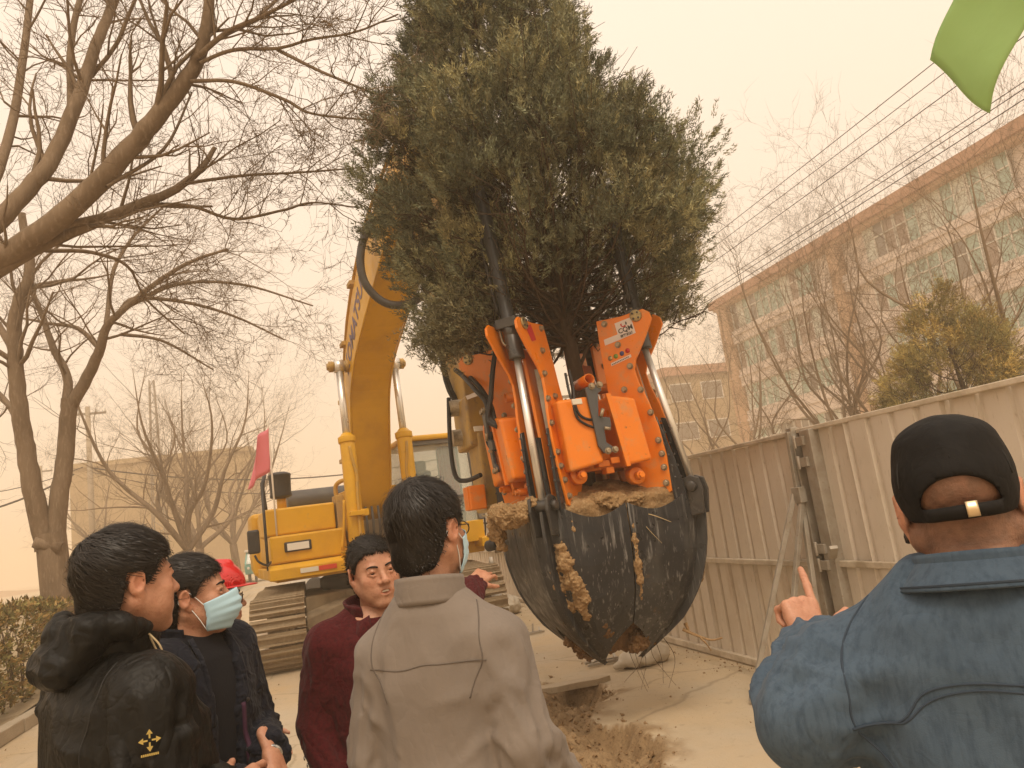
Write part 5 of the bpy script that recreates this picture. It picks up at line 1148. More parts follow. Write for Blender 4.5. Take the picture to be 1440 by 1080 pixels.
for q, off in ((0, .07), (1, .16)):   # pipes along the back of the boom, left side
    P = [E(-.20-.05*q, h[0]-off*.9, h[1]+off) for h in hi_[::3] if h[1] > 2.6]; mb = MB(); mb.tube(P, .026, 8); mb.build('boom_pipe', MATS['pipe_yellow'], boom)
for i in (14, 20, 25, 30):
    h = hi_[i]; mb = MB(); mb.box(E(-.24, h[0]-.09, h[1]+.09), (.10, .11, .035), EAX); mb.build('pipe_clamp', MATS['yellow_worn'], boom, bevel=.008)
def text_mesh(name, body, size, origin, xd, yd, mat, parent, thick=.003, align='CENTER', font=None, extrude=.0015, space=1.0, stretch=1.0):
    cu = bpy.data.curves.new('txt', 'FONT'); cu.body = body; cu.size = size; cu.extrude = extrude; cu.align_x = align; cu.align_y = 'CENTER'; cu.space_character = space; cu.resolution_u = 3; cu.offset = size*.02
    ob = bpy.data.objects.new('txt', cu); COL.objects.link(ob); bpy.context.view_layer.update()
    me = bpy.data.meshes.new_from_object(ob.evaluated_get(bpy.context.evaluated_depsgraph_get())); bpy.data.objects.remove(ob)
    n = len(me.vertices); co = np.zeros(n*3); me.vertices.foreach_get('co', co); co = co.reshape(-1, 3); xd = nrm(xd); yd = nrm(np.asarray(yd)-xd*np.dot(xd, yd)); zd = np.cross(xd, yd)
    W_ = np.asarray(origin)+co[:, :1]*stretch*xd+co[:, 1:2]*yd+co[:, 2:3]*zd-ORG[parent.name]; me.vertices.foreach_set('co', W_.ravel()); me.update(); me.materials.clear()
    return link_mesh(name, me, parent, None, [mat])
pa, pb = E(-HWD-.004, 1.55, 4.28), E(-HWD-.004, 2.75, 4.98); yd = np.cross(-Er, nrm(pb-pa)); text_mesh('boom_lettering', 'KOMATSU', .40, (pa+pb)/2+(pb-pa)*.0, pb-pa, yd, MATS['letter_blue'], boom, stretch=.95)
# arm and hitch
AP = [(5.30, 5.95), (5.55, 6.12), (5.95, 6.02), (6.20, 5.55), (6.30, 4.3), (6.22, 2.75), (6.10, 2.40), (5.92, 2.45), (5.72, 3.2), (5.40, 4.6), (5.22, 5.5)]
arm = eprism('arm', AP, -.20, .20, 'yellow_worn', bevel=.02)
for k in range(2): etube('arm_hose', [(-.24, 5.2+.1*k, 5.6), (-.26-.02*k, 5.45, 4.6), (-.25, 5.75, 3.6), (-.23-.03*k, 5.95, 2.9), (-.1, 6.2, 2.5)], .02, 'rubber_hose', arm)
mb = MB(); mb.tube([E(0, 3.0, 5.85), E(0, 4.4, 6.22)], .10, 18); ac = mb.build('arm_cylinder', MATS['yellow'], ex); mb = MB(); mb.tube([E(0, 4.4, 6.22), E(0, 5.4, 6.0)], .05, 14); mb.build('piston_rod', MATS['chrome'], ac)
ebox('boom_top_bracket', -.12, .12, 2.8, 3.2, 5.40, 5.92, 'yellow')
mb = MB(); mb.tube([E(0, 5.05, 5.3), E(0, 5.6, 4.3)], .075, 16); lk = mb.build('bucket_cylinder', MATS['yellow'], ex); mb = MB(); mb.tube([E(0, 5.6, 4.3), E(0, 6.05, 3.3)], .04, 12); mb.build('piston_rod', MATS['chrome'], lk)
hp = MB(); hp.tube(catmull([at(565, 268, 9.2), at(527, 305, 9.25), at(508, 350, 9.3), at(512, 395, 9.3), at(540, 425, 9.3), at(575, 427, 9.2), at(610, 405, 9.1)], 14), .052, 10)
V = np.array(hp.v); ns = len(V)//10
ring = np.array(hp.v).reshape(ns, 10, 3); cen = ring.mean(1, keepdims=True); big = []; 
CL = catmull([at(565, 268, 9.2), at(527, 305, 9.25), at(508, 350, 9.3), at(512, 395, 9.3), at(540, 425, 9.3), at(575, 427, 9.2), at(610, 405, 9.1)], 34)
mb = MB(); mb.tube(CL, [.056 if i % 2 else .047 for i in range(len(CL))], 10); mb.build('corrugated_hose', MATS['dark_grey'], boom)
# cab
cab = ebox('cab_floor', .60, 1.74, -.75, 1.15, 1.28, 1.62, 'yellow'); C0, C1, CV0, CV1, CW0, CW1 = .62, 1.72, -.72, 1.12, 1.62, 3.02
for u, v in ((C0, CV1), (C1, CV1), (C0, CV0), (C1, CV0), (C1, .2)):
    mb = MB(); dv = -.16 if v == CV1 else 0; mb.bar(E(u, v, CW0), E(u, v+dv, CW1), .085, .10, Er); mb.build('cab_pillar', MATS['cab_grey'], cab, bevel=.015)
ebox('cab_roof', C0-.06, C1+.06, CV0-.05, CV1-.08, CW1, CW1+.09, 'yellow', cab, .03); mb = MB(); mb.bar(E(C0, CV1-.16, CW1-.04), E(C1, CV1-.16, CW1-.04), .08, .07); mb.build('windscreen_frame', MATS['cab_grey'], cab, bevel=.01); mb = MB(); mb.bar(E(C0, CV1-.035, CW0+.42), E(C1, CV1-.035, CW0+.42), .05, .05); mb.build('windscreen_frame', MATS['cab_grey'], cab, bevel=.01)
def pane(nm, pts): mb = MB(); mb.add(pts, [(0, 1, 2, 3)]); return mb.build(nm, gl, cab, solid=.006)
pane('windscreen', [E(C0, CV1-.06, CW0), E(C1, CV1-.06, CW0), E(C1, CV1-.20, CW1), E(C0, CV1-.20, CW1)]); pane('side_window', [E(C0, CV0, CW0), E(C0, CV1-.02, CW0), E(C0, CV1-.2, CW1), E(C0, CV0, CW1)]); pane('side_window', [E(C1, CV0, CW0), E(C1, CV1-.02, CW0), E(C1, CV1-.2, CW1), E(C1, CV0, CW1)]); pane('rear_window', [E(C0, CV0, CW0), E(C1, CV0, CW0), E(C1, CV0, CW1), E(C0, CV0, CW1)])
ebox('seat', .95, 1.40, -.25, .30, 1.62, 2.05, 'black_plastic', cab, .06); ebox('seat_back', .97, 1.38, -.35, -.20, 2.0, 2.62, 'black_plastic', cab, .06); ebox('headrest', 1.05, 1.30, -.34, -.22, 2.60, 2.80, 'dark_grey', cab, .04)
P = [[E(1.30+.22*t+.02*math.sin(9*t), .50-.05*math.sin(12*t), 1.9+1.05*s_) for t in np.linspace(0, 1.4, 15)] for s_ in np.linspace(0, 1, 5)]; mb = MB(); mb.grid(P); mb.build('curtain', MATS['curtain_red'], cab, solid=.01)
etube('cab_handrail', [(1.80, 1.0, 1.55), (1.86, 1.1, 1.6), (1.86, 1.1, 2.25), (1.80, 1.0, 2.3)], .016, 'black_plastic', cab); etube('cab_handrail', [(1.78, .4, 1.3), (2.02, .4, 1.35), (2.02, .4, 1.9), (1.78, .4, 1.95)], .016, 'black_plastic', cab)
mb = MB(); mb.bar(E(C1, 1.12, 2.05), E(C1+.2, 1.14, 2.05), .02, .02); mb.build('step_bar', MATS['black_plastic'], cab)
ebox('step', 1.62, 2.05, .75, 1.30, 1.18, 1.34, 'yellow', ex, .02); mb = MB(); mb.tube([E(1.9, 1.2, 1.05), E(1.9, 1.2, 1.2)], .05, 10); mb.build('step_mount', MATS['frame_dusty'], ex)
# pink flag on its own stick beside the cover
M('flag_pink', (.92, .40, .47), .8, trans=0, bump=[(8, .4, .02)]); M('flag_green', (.40, .58, .26), .75, bump=[(7, .4, .02)]); M('stick_white', (.62, .55, .45), .6)
pf = at(377, 600, 12.15); pb_ = np.array([pf[0], pf[1], 1.3]); fl_ = thing('pink_flag', 'pink pennant on a thin stick beside the yellow engine cover', 'flag', pb_); mb = MB(); mb.tube([pb_, pf+np.array([0, 0, .08])], .014, 8); mb.build('stick', MATS['stick_white'], fl_)
cl = [(377, 600), (376, 660), (360, 628), (352, 688)]; TL, BL, TM, BM = [at(x, y, 12.15) for x, y in ((377, 598), (377, 664), (362, 622), (349, 690))]; TM[1] -= .22; BM[1] -= .30
P = []
for i in range(13):
    t = i/12; row = []
    for j in range(11):
        s_ = j/10; a = TL*(1-t)+TM*t; b = BL*(1-t)+BM*t; p = a*(1-s_)+b*s_; row.append(p+np.array([.03*math.sin(t*7+s_*2), .08*math.sin(t*6+s_*3)*t, -.02*math.sin(t*9)*t]))
    P.append(row)
mb = MB(); mb.grid(P); mb.build('cloth', MATS['flag_pink'], fl_, solid=.002)
# ------------------------------------------------------------------ tree transplanter (four-blade spade)
M('orange', (.80, .215, .010), .36, spec=.45, coat=.25, var=[(3, (.74, .19, .012), .45, .7), (11, (.56, .27, .10), .55, .80), (4, (.50, .27, .12), .58, .85), (28, (.35, .13, .03), .66, .76), (70, (.50, .14, .03), .66, .78)], bump=[(50, .05, .004)], rvar=(6, .26, .5))
def blade_mat():
    m = M('blade_black', (.014, .0160, .0200), .36, spec=.45, var=[(3.0, (.030, .033, .038), .45, .7), (2.2, (.095, .092, .085), .55, .80, (1, 1, .35)), (30, (.24, .235, .225), .57, .74, (1, 1, .06)), (80, (.30, .29, .27), .62, .74, (1, 1, .04)), (2.6, (.15, .085, .035), .66, .76)], bump=[(60, .12, .004, (1, 1, .15)), (6, .25, .02)], rvar=(10, .25, .6)); return m
blade_mat(); M('gun_metal', (.062, .060, .059), .28, metal=.45, spec=.6, var=[(6, (.075, .07, .062), .45, .7), (30, (.13, .10, .07), .62, .78)], rvar=(7, .22, .45)); M('latch_grey', (.085, .088, .092), .45, metal=.2); M('sticker_white', (.70, .62, .58), .5); M('print_black', (.02, .018, .018), .5); M('print_red', (.5, .03, .03), .5); M('print_green', (.18, .3, .06), .5); M('print_blue', (.06, .07, .20), .5); M('brass_cap', (.42, .33, .17), .45, metal=.7, var=[(40, (.25, .18, .08), .45, .7)])
AX = np.array([SPX, SPY, 0.0]); UP = np.array([0, 0, 1.0])
sp = thing('tree_transplanter', 'orange and black four-bladed tree transplanter holding the root ball', 'transplanter', (SPX, SPY, .45))
SHK, SHZ = .085, 1.62          # the towers lean slightly to the left above the rim
def unshear(P): P = np.array(P, float); P[..., 0] += SHK*np.maximum(P[..., 2]-SHZ, 0); return P
def plane_hit(px, p0, n):
    d = ray(*px); n2 = np.array(n, float)+np.array([0, 0, SHK*n[0]]); t = (np.dot(p0, n)+SHK*n[0]*SHZ-CAM.dot(n2))/d.dot(n2); return CAM+d*t
def atu(x, y, Y): return unshear(at(x, y, Y))
dB = nrm((1, -1, 0)); nB = nrm((-1, -1, 0)); PO = .135
def qz_plate(px): h = unshear(plane_hit(px, AX+nB*PO, nB)); return (float((h-AX).dot(dB)), float(h[2]))
dA = nrm((-1, -1, 0)); nA = nrm((1, -1, 0))
def qz_diag(px): h = unshear(plane_hit(px, AX, nA)); return (float((h-AX).dot(dA)), float(h[2]))
plate_px = [(838, 452), (872, 445), (903, 434), (912, 438), (916, 448), (906, 477), (894, 505), (892, 520), (898, 538), (912, 565), (926, 600), (937, 640), (945, 690), (930, 700), (905, 690), (880, 668), (868, 640), (861, 600), (857, 570), (853, 540), (847, 510), (842, 480)]
PLQ = [qz_plate(p) for p in plate_px]
bolt_px = [(850, 456), (869, 485), (886, 515), (901, 548), (915, 580), (926, 619), (931, 638), (934, 657), (937, 679), (878, 548)]
BQ = [qz_plate(p) for p in bolt_px]
rod0, rod1, rod2 = qz_diag((764, 712)), qz_diag((727, 503)), qz_diag((681, 299))
bm = MB(); bm.lathe((0, 0, 0), (0, 0, 1), [(0, .025), (.005, .025), (.005, .019)], 12, False); bm.lathe((0, 0, .005), (0, 0, 1), [(0, .019), (.015, .019), (.018, .015)], 6, False)
BOLT = np_mesh('bolt', np.array(bm.v), bm.f); BOLT.materials.append(MATS['steel_bolt'])
bm = MB(); bm.lathe((0, 0, 0), (0, 0, 1), [(0, .0085), (.006, .0085), (.008, .005)], 6, False); STUD = np_mesh('stud', np.array(bm.v), bm.f); STUD.materials.append(MATS['gun_metal'])
def rotz(n):  # matrix whose z axis is n
    X, Y, Z_ = frame(n); return np.stack([X, Y, Z_], 1)
HT = np.array([(.40, .10), (.47, .18), (.58, .285), (.70, .39), (.85, .49), (1.0, .560), (1.2, .613), (1.4, .637), (1.62, .64), (1.9, .64)])
def hh_(z): return float(np.interp(z, HT[:, 0], HT[:, 1]))
ALLB = []
def blade(sx, sy):
    d = nrm((sx, sy, 0)); P = []
    nu, nv = 25, 18
    for i in range(nu):
        u = -1+2*i/(nu-1); a = abs(u); zb = .455+.30*a**1.15; zt = 1.605-.075*math.sin(math.pi*min(1, max(0, (a-.25)/.75)))-.02*a; row = []
        for j in range(nv):
            t = j/(nv-1); z = zb+(zt-zb)*t; h = hh_(z)
            if a < .28: f = a/.28; c0 = np.array([.875, .875]); c1 = np.array([.68, 1.0]); q = c0*(1-f)+c1*f
            else: f = (a-.28)/.72; q = np.array([.68*(1-f)+.008, 1.0-.004*math.sin(f*math.pi)])
            if u < 0: q = q[::-1]
            row.append((SPX+sx*q[0]*h, SPY+sy*q[1]*h, z))
        P.append(row)
    if sx*sy < 0: P = P[::-1]
    mb = MB(); mb.grid(P, smooth=False); ALLB.append((list(mb.v), list(mb.f))); o = mb.build('blade', MATS['blade_black'], sp, solid=.014); o.modifiers['solid'].offset = -1
    # stiffening spine and side ribs running down to the tip
    n = nrm((-sy, sx, 0))
    for off, w0, hgt, z0 in ((0, .024, .085, .455), (-.075, .012, .032, .55), (.075, .012, .032, .55)):
        mb = MB(); zs = np.linspace(z0, 1.60, 14); V = []
        for z in zs:
            q = hh_(z)*.875*math.sqrt(2)-.002+(-.045*abs(off)/.075 if off else 0)*0; tp = min(1, (z-z0)/.35+.25); 
            base = AX+d*(q-.9*abs(off))+n*off+UP*z; e = d*hgt*tp
            V += [base-n*w0/2-d*.02, base+n*w0/2-d*.02, base+n*w0/2+e, base-n*w0/2+e]
        F = [(4*i+k, 4*i+(k+1) % 4, 4*i+4+(k+1) % 4, 4*i+4+k) for i in range(13) for k in range(4)]+[(3, 2, 1, 0), (52, 53, 54, 55)]
        mb.add(V, F); mb.build('spine' if off == 0 else 'rib', MATS['blade_black'], o, bevel=.003)
    for sg in (-1, 1):       # worn weld line where each flank folds
        mb = MB(); Pw = []
        for z in np.linspace(.455+.30*.28**1.15+.01, 1.58, 16):
            h = hh_(z); q = (.68, 1.0) if sg > 0 else (1.0, .68); Pw.append((SPX+sx*q[0]*h, SPY+sy*q[1]*h, z))
        mb.tube(Pw, .0038, 6); mb.build('weld_line', MATS['galvanised'], o)
    # clevis at the top with the rod pin
    c = AX+d*(rod0[0]+.01)+UP*rod0[1]
    for s_ in (-1, 1):
        mb = MB(); mb.prism([c+n*s_*.055+d*q+UP*z for q, z in ((-.11, -.22), (.05, -.20), (.075, -.03), (.06, .055), (0, .08), (-.06, .06), (-.12, -.02))], n*s_*.024); mb.build('clevis', MATS['gun_metal'], o, bevel=.006)
    mb = MB(); mb.lathe(c-n*.115, n, [(0, .025), (.005, .036), (.03, .036), (.03, .03), (.20, .03), (.20, .036), (.225, .036), (.23, .025)], 18); mb.build('pin', MATS['gun_metal'], o, bevel=.003)
    # bolted guide strips sliding between the orange plates
    for s_ in (-1, 1):
        off = n*s_*.098; lo = rod0[0]-.30; mb = MB(); zt = 2.17
        mb.prism([AX+off+d*q+UP*z for q, z in ((rod0[0]-.06, 1.48), (rod0[0]-.03, 1.60), (rod0[0]-.055, 1.85), (rod0[0]-.11, zt), (rod0[0]-.150, zt+.01), (rod0[0]-.125, 1.9), (rod0[0]-.115, 1.48))], n*s_*.02); g_ = mb.build('guide_strip', MATS['blade_black'], o, bevel=.003)
        for k in range(8):
            z = 1.55+k*.083; q = np.interp(z, [1.48, 1.85, zt], [rod0[0]-.075, rod0[0]-.085, rod0[0]-.135]); inst('stud', STUD, AX+off+d*(q+.0)+n*s_*.02+UP*z, rotz(n*s_), g_)
            inst('stud', STUD, AX+off+n*s_*.010+d*(q+.0385)+UP*z, rotz(d), g_)
    mb = MB(); mb.bar(AX+d*(rod0[0]-.20)+UP*1.45, AX+d*(rod0[0]-.205)+UP*2.12, .18, .02, n); mb.build('guide_back', MATS['blade_black'], o)
    return o
def tower(sx, sy):
    d = nrm((sx, sy, 0)); n = nrm((-sy, sx, 0)); pl = []
    for s_ in (-1, 1):
        mb = MB(); mb.prism([AX+n*s_*(PO-.022)+d*q+UP*z for q, z in PLQ], n*s_*.022); p = mb.build('tower_plate', MATS['orange'], sp, bevel=.005); pl.append((p, s_))
        for q, z in BQ: inst('bolt', BOLT, AX+n*s_*PO+d*q+UP*z, rotz(n*s_), p)
        q, z = qz_plate((894, 444)); mb = MB(); mb.lathe(AX+n*s_*PO+d*q+UP*z, n*s_, [(0, .045), (.010, .045), (.012, .040)], 24); cp = mb.build('trunnion_cap', MATS['brass_cap'], p)
        for k in range(4): a = .785+k*1.571; inst('stud', STUD, AX+n*s_*(PO+.011)+d*(q+.028*math.cos(a))+UP*(z+.028*math.sin(a)), rotz(n*s_), cp)
    # web between the plates and bright wear rails
    mb = MB(); mb.bar(AX+d*(.56)+UP*1.66, AX+d*(.50)+UP*2.78, 2*PO-.05, .025, n); mb.build('tower_web', MATS['orange'], sp, bevel=.003)
    for s_ in (-1, 1): mb = MB(); mb.bar(AX+d*(rod0[0]-.16)+n*s_*.075+UP*1.6, AX+d*(rod0[0]-.235)+n*s_*.075+UP*2.62, .022, .04, n); mb.build('wear_rail', MATS['galvanised'], sp, bevel=.003)
    # hydraulic ram
    a, b, c = (AX+d*r[0]+UP*r[1] for r in (rod0, rod1, rod2)); t = nrm(c-b)
    mb = MB(); mb.lathe(b-t*.01, t, [(0, .035), (0, .058), (.012, .060), (.02, .058), (.17, .058), (.175, .054), (.18, .057), (.24, .057), (.245, .050), (1.28, .050), (1.285, .040), (1.33, .038)], 26); ram = mb.build('ram', MATS['gun_metal'], sp)
    mb = MB(); mb.box(b+t*.255, (.085, .060, .036), (n, nrm(np.cross(t, n)), t)); mb.lathe(b+t*.255-n*.125, n, [(0, .030), (.25, .030)], 16); mb.build('trunnion_block', MATS['gun_metal'], ram, bevel=.005)
    mb = MB(); mb.tube([a, b+t*.02], .026, 18); rd = mb.build('piston_rod', MATS['chrome'], ram)
    mb = MB(); mb.lathe(a-n*.045, n, [(0, .03), (0, .047), (.09, .047), (.09, .03)], 18); mb.build('rod_eye', MATS['gun_metal'], rd, bevel=.004)
    e = nrm(np.cross(t, n)); o_ = nrm(d-t*d.dot(t)); side = -n
    P = catmull([c-t*.10+side*.062, c-t*.35+side*.078+o_*.01, c-t*.75+side*.075, b+t*.42+side*.072, b+t*.33+side*.085-o_*.05], 5); mb = MB(); mb.tube(P, .014, 8); hs = mb.build('hose', MATS['rubber_hose'], ram)
    mb = MB(); mb.tube([c-t*.10+side*.062, c-t*.03+side*.058, c-t*.0+side*.03], .016, 8); mb.build('hose_fitting', MATS['steel_bolt'], hs)
    P = catmull([b+t*.10+side*.06, b+t*.13+side*.085, b+t*.20+side*.09, b+t*.30+side*.082], 5); mb = MB(); mb.tube(P, .011, 8); mb.build('hose_fitting', MATS['steel_bolt'], ram)
    return pl
CN = [(-1, -1), (1, -1), (-1, 1), (1, 1)]; BL_ = {}; TW = {}
for c in CN: BL_[c] = blade(*c); TW[c] = tower(*c)
Vb = []; Fb = []
for v, f in ALLB: b = len(Vb); Vb += v; Fb += [[i+b for i in q] for q in f]
BBVH = BVHTree.FromPolygons([Vector(v) for v in Vb], Fb)
def bhit(px):
    d = ray(*px); h = BBVH.ray_cast(Vector(CAM), Vector(nrm(d))); return (np.array(h[0]), np.array(h[1])) if h[0] is not None else (None, None)
# housings, hinges and beams on each side of the square
def face_parts(ang):
    """built for the -Y side, turned by ang for the others"""
    c, s_ = math.cos(ang), math.sin(ang); R = np.array([[c, -s_, 0], [s_, c, 0], [0, 0, 1]]); T = lambda p: AX+R@np.asarray(p, float)
    def quad(nm, pxs, Y, dep, bev, taper=.0):
        P = [atu(x, y, Y)-AX for x, y in pxs]; mb = MB(); ctr = sum(P)/4; back = [p*(1-taper)+ctr*taper+np.array([0, dep, 0]) for p in P]
        mb.hexa([T(p) for p in (P[3], P[2], back[2], back[3], P[0], P[1], back[1], back[0])]); return mb.build(nm, MATS['orange'], sp, bevel=bev, seg=3)
    quad('housing', [(783, 563), (827, 557), (851, 650), (803, 664)], SPY-.665, .30, .022); quad('housing', [(855, 555), (893, 559), (918, 646), (884, 654)], SPY-.665, .30, .022)
    quad('housing_lip', [(852, 553), (859, 553), (888, 655), (882, 656)], SPY-.68, .03, .004)
    for px, sg in (((818, 668), 1), ((900, 668), -1)):
        p = atu(px[0], px[1], SPY-.60)-AX; mb = MB(); mb.lathe(T(p+np.array([0, .13, 0])), R@np.array([0, -1, 0]), [(0, .062), (.08, .062), (.085, .056)], 28); lug = mb.build('hinge_lug', MATS['orange'], sp, bevel=.004)
        mb = MB(); mb.lathe(T(p+np.array([0, -.03, 0])), R@np.array([0, -1, 0]), [(-.07, .030), (-.01, .030)], 18); mb.lathe(T(p+np.array([0, -.020, 0])), R@np.array([0, -1, 0]), [(0, .022), (.025, .022)], 6, False); mb.build('hinge_bolt', MATS['orange'], lug, bevel=.002)
    for z, r in ((1.90, .035), (2.25, .03)): mb = MB(); mb.box(T((0, -.34, z)), (.34, .05, .06) if abs(math.sin(ang)) < .5 else (.05, .34, .06)); mb.build('ring_beam', MATS['orange'], sp, bevel=.01)
    for px, hw in (((846, 653), .045), ((862, 648), .035), ((855, 662), .03)):
        mb = MB(); mb.box(T(atu(px[0], px[1], SPY-.55)-AX), (hw, .05, .022) if abs(math.sin(ang)) < .5 else (.05, hw, .022)); mb.build('hinge_block', MATS['orange'], sp, bevel=.006)
    # grey lock plate across the joint
    pxs = [(823, 545), (845, 540), (846, 549), (841, 553), (842, 585), (858, 587), (860, 600), (850, 603), (853, 622), (866, 630), (864, 635), (850, 637), (842, 627), (836, 600)]
    mb = MB(); mb.prism([T(atu(x, y, SPY-.695)-AX) for x, y in pxs], R@np.array([0, .022, 0])); lp = mb.build('lock_plate', MATS['latch_grey'], sp, bevel=.003)
    for px in ((832, 543), (843, 541), (855, 634), (865, 632)): inst('bolt', BOLT, T(atu(px[0], px[1], SPY-.695)-AX), rotz(R@np.array([0, -1, 0])), lp)
    # hoses to the lock ram
    for k, P in enumerate(([(800, 520), (806, 545), (808, 565), (815, 583), (830, 590), (845, 586), (848, 575)], [(795, 525), (800, 550), (806, 570), (814, 590), (835, 601), (850, 602), (858, 603)])):
        mb = MB(); mb.tube(catmull([T(atu(x, y, SPY-.60-.075*min(1, i/2.5))-AX) for i, (x, y) in enumerate(P)], 6), .010, 8); hz = mb.build('hose', MATS['rubber_hose'], sp)
        mb = MB(); e1 = T(atu(P[-1][0], P[-1][1], SPY-.71)-AX); e2 = T(atu(P[-2][0], P[-2][1], SPY-.71)-AX); mb.tube([e2, e1], .013, 8); mb.build('hose_fitting', MATS['steel_bolt'], hz)
    mb = MB(); mb.box(T(atu(811, 565, SPY-.72)-AX), (.036, .012, .020)); mb.build('hose_clamp', MATS['reflect_white'], sp, bevel=.003)
    p = atu(825, 535, SPY-.45)-AX; mb = MB(); mb.lathe(T(p), R@np.array([0, -1, 0]), [(-.2, .040), (.06, .040), (.06, .034), (-.18, .034)], 22); mb.build('tube_socket', MATS['orange'], sp)
for a in (0, -math.pi/2, math.pi/2, math.pi): face_parts(a)
_done = set()
for o in list(sp.children_recursive):
    me = o.data
    if me in (BOLT, STUD):
        l = np.array(o.location)+ORG[sp.name]-0; o.location.x -= SHK*max(l[2]-SHZ, 0); continue
    if me.name in _done: continue
    _done.add(me.name); n_ = len(me.vertices); co = np.zeros(n_*3); me.vertices.foreach_get('co', co); co = co.reshape(-1, 3); co[:, 0] -= SHK*np.maximum(co[:, 2]+ORG[sp.name][2]-SHZ, 0); me.vertices.foreach_set('co', co.ravel()); me.update()
# stickers on the plate facing us
pB = [p for p, s_ in TW[(1, -1)] if s_*nrm((1, 1, 0)).dot(nB) > 0][0]
def on_plate(px, off=.0015): h = plane_hit(px, AX+nB*(PO+off), nB); return h
def sticker(nm, pxs, mat, off=.0010, par=pB): mb = MB(); mb.prism([on_plate(p, off) for p in pxs], nB*.0010); return mb.build(nm, MATS[mat], par)
stk = sticker('sticker', [(864, 455), (887, 446), (894, 468), (871, 478)], 'sticker_white'); sticker('sticker', [(849, 478), (869, 470), (871, 478), (851, 486)], 'sticker_white', .0008); sticker('sticker', [(859, 511), (887, 498), (888, 502), (860, 515)], 'sticker_white')
xd = on_plate((890, 461))-on_plate((868, 470)); yd = UP
text_mesh('sticker_lettering', 'CQM', .052, on_plate((879.5, 463), .0028), xd, yd, MATS['print_black'], pB, extrude=.0006, stretch=1.0)
text_mesh('sticker_lettering', '荣擎机械', .024, on_plate((881, 470.5), .0028), xd, yd, MATS['print_black'], pB, extrude=.0006, stretch=1.05)
c = on_plate((876.5, 455.5), .0022); x_ = nrm(xd); y_ = nrm(np.cross(nB, x_)); y_ = y_ if y_[2] > 0 else -y_
for r0, r1, a0, a1, mt in ((.014, .026, -.6, 2.6, 'print_black'), (.012, .024, 2.7, 5.4, 'print_red')):
    mb = MB(); aa = np.linspace(a0, a1, 14); V = [c+(x_*math.cos(a)*1.05+y_*math.sin(a))*r for a in aa for r in (r0+.004*math.sin((a-a0)/(a1-a0)*3.14), r1)]; mb.add(V, [(2*i, 2*i+1, 2*i+3, 2*i+2) for i in range(13)]); mb.build('sticker_emblem', MATS[mt], pB, solid=.0008)
for px, mt in (((858, 504), 'brass_cap'), ((866, 501), 'print_green'), ((874.5, 497), 'print_blue'), ((882.5, 493), 'print_red')): mb = MB(); mb.lathe(on_plate(px, .0006), nB, [(0, .018), (.0008, .018)], 20); mb.build('warning_dot', MATS[mt], pB)
mb = MB()
for k in range(11):
    t = k/11; p = on_plate((861.5+24*t, 512.5-11.6*t), .0024); mb.box(p, (.0045, .0003, .004), (x_, nB, y_))
mb.build('sticker_print', MATS['print_black'], pB)['kind'] = 'stuff'
pC_ = [p for p, s_ in TW[(-1, 1)] if s_*nrm((-1, -1, 0)).dot(nB) > 0]; pC_ = pC_[0] if pC_ else TW[(-1, 1)][0][0]
h0 = lambda px: plane_hit(px, AX+nrm((-1, 1, 0))*0+nB*(PO+.002)+0*AX, nB)
mb = MB(); mb.prism([h0(p) for p in ((655, 557), (672, 550), (674, 556), (657, 562))], nB*.001); mb.build('sticker', MATS['sticker_white'], pC_)
nA2 = nrm((1, -1, 0)); pA_ = [p for p, s_ in TW[(-1, -1)] if s_*nrm((1, -1, 0)).dot(nA2) > 0][0]; h1 = lambda px: plane_hit(px, AX+nA2*(PO+.002), nA2)
mb = MB(); mb.prism([h1(p) for p in ((739, 459), (746, 456), (754, 478), (748, 480))], nA2*.001); mb.build('sticker', MATS['print_red'], pA_)
# thick hoses at the back-left corner and the coupling to the arm
for k, P in enumerate([[(640, 520, 6.3), (652, 530, 6.1), (668, 548, 5.75), (683, 565, 5.6), (690, 590, 5.5), (705, 597, 5.45), (720, 590, 5.45)], [(655, 525, 6.2), (675, 545, 5.8), (690, 570, 5.6), (697, 592, 5.5), (712, 594, 5.45)], [(700, 470, 5.6), (693, 520, 5.5), (690, 560, 5.5), (686, 590, 5.5), (700, 600, 5.45)], [(631, 560, 6.6), (633, 620, 6.5), (640, 668, 6.4), (655, 676, 6.3), (676, 668, 6.1)]]):
    mb = MB(); mb.tube(catmull([at(*p) for p in P], 6), .020, 9); mb.build('hose', MATS['rubber_hose'], sp)
mb = MB(); q = AX+np.array([-.50, .95, 0]); mb.box(q+UP*2.45, (.26, .30, .22)); mb.box(q+UP*2.0+np.array([.10, -.12, 0]), (.30, .22, .34)); mb.build('coupling', MATS['yellow_worn'], sp, bevel=.02)
for z in (2.35, 2.62): mb = MB(); mb.lathe(q+UP*z+np.array([-.34, .06, 0]), (1, 0, 0), [(0, .05), (0, .075), (.68, .075), (.68, .05)], 18); mb.build('coupling_pin', MATS['steel_bolt'], sp)
q2 = at(669, 700, 6.2); mb = MB(); mb.box(q2, (.07, .09, .10)); rm = mb.build('rotator_motor', MATS['orange'], sp, bevel=.012)
for k in range(4): mb = MB(); mb.box(q2+np.array([-.072, -.07+.046*k, 0]), (.012, .012, .095)); mb.build('motor_rib', MATS['orange'], rm, bevel=.004)
mb = MB(); mb.tube([at(687, 768, 6.0), at(700, 764, 5.9)], .045, 14); mb.build('hydraulic_cap', MATS['rubber_hose'], sp)
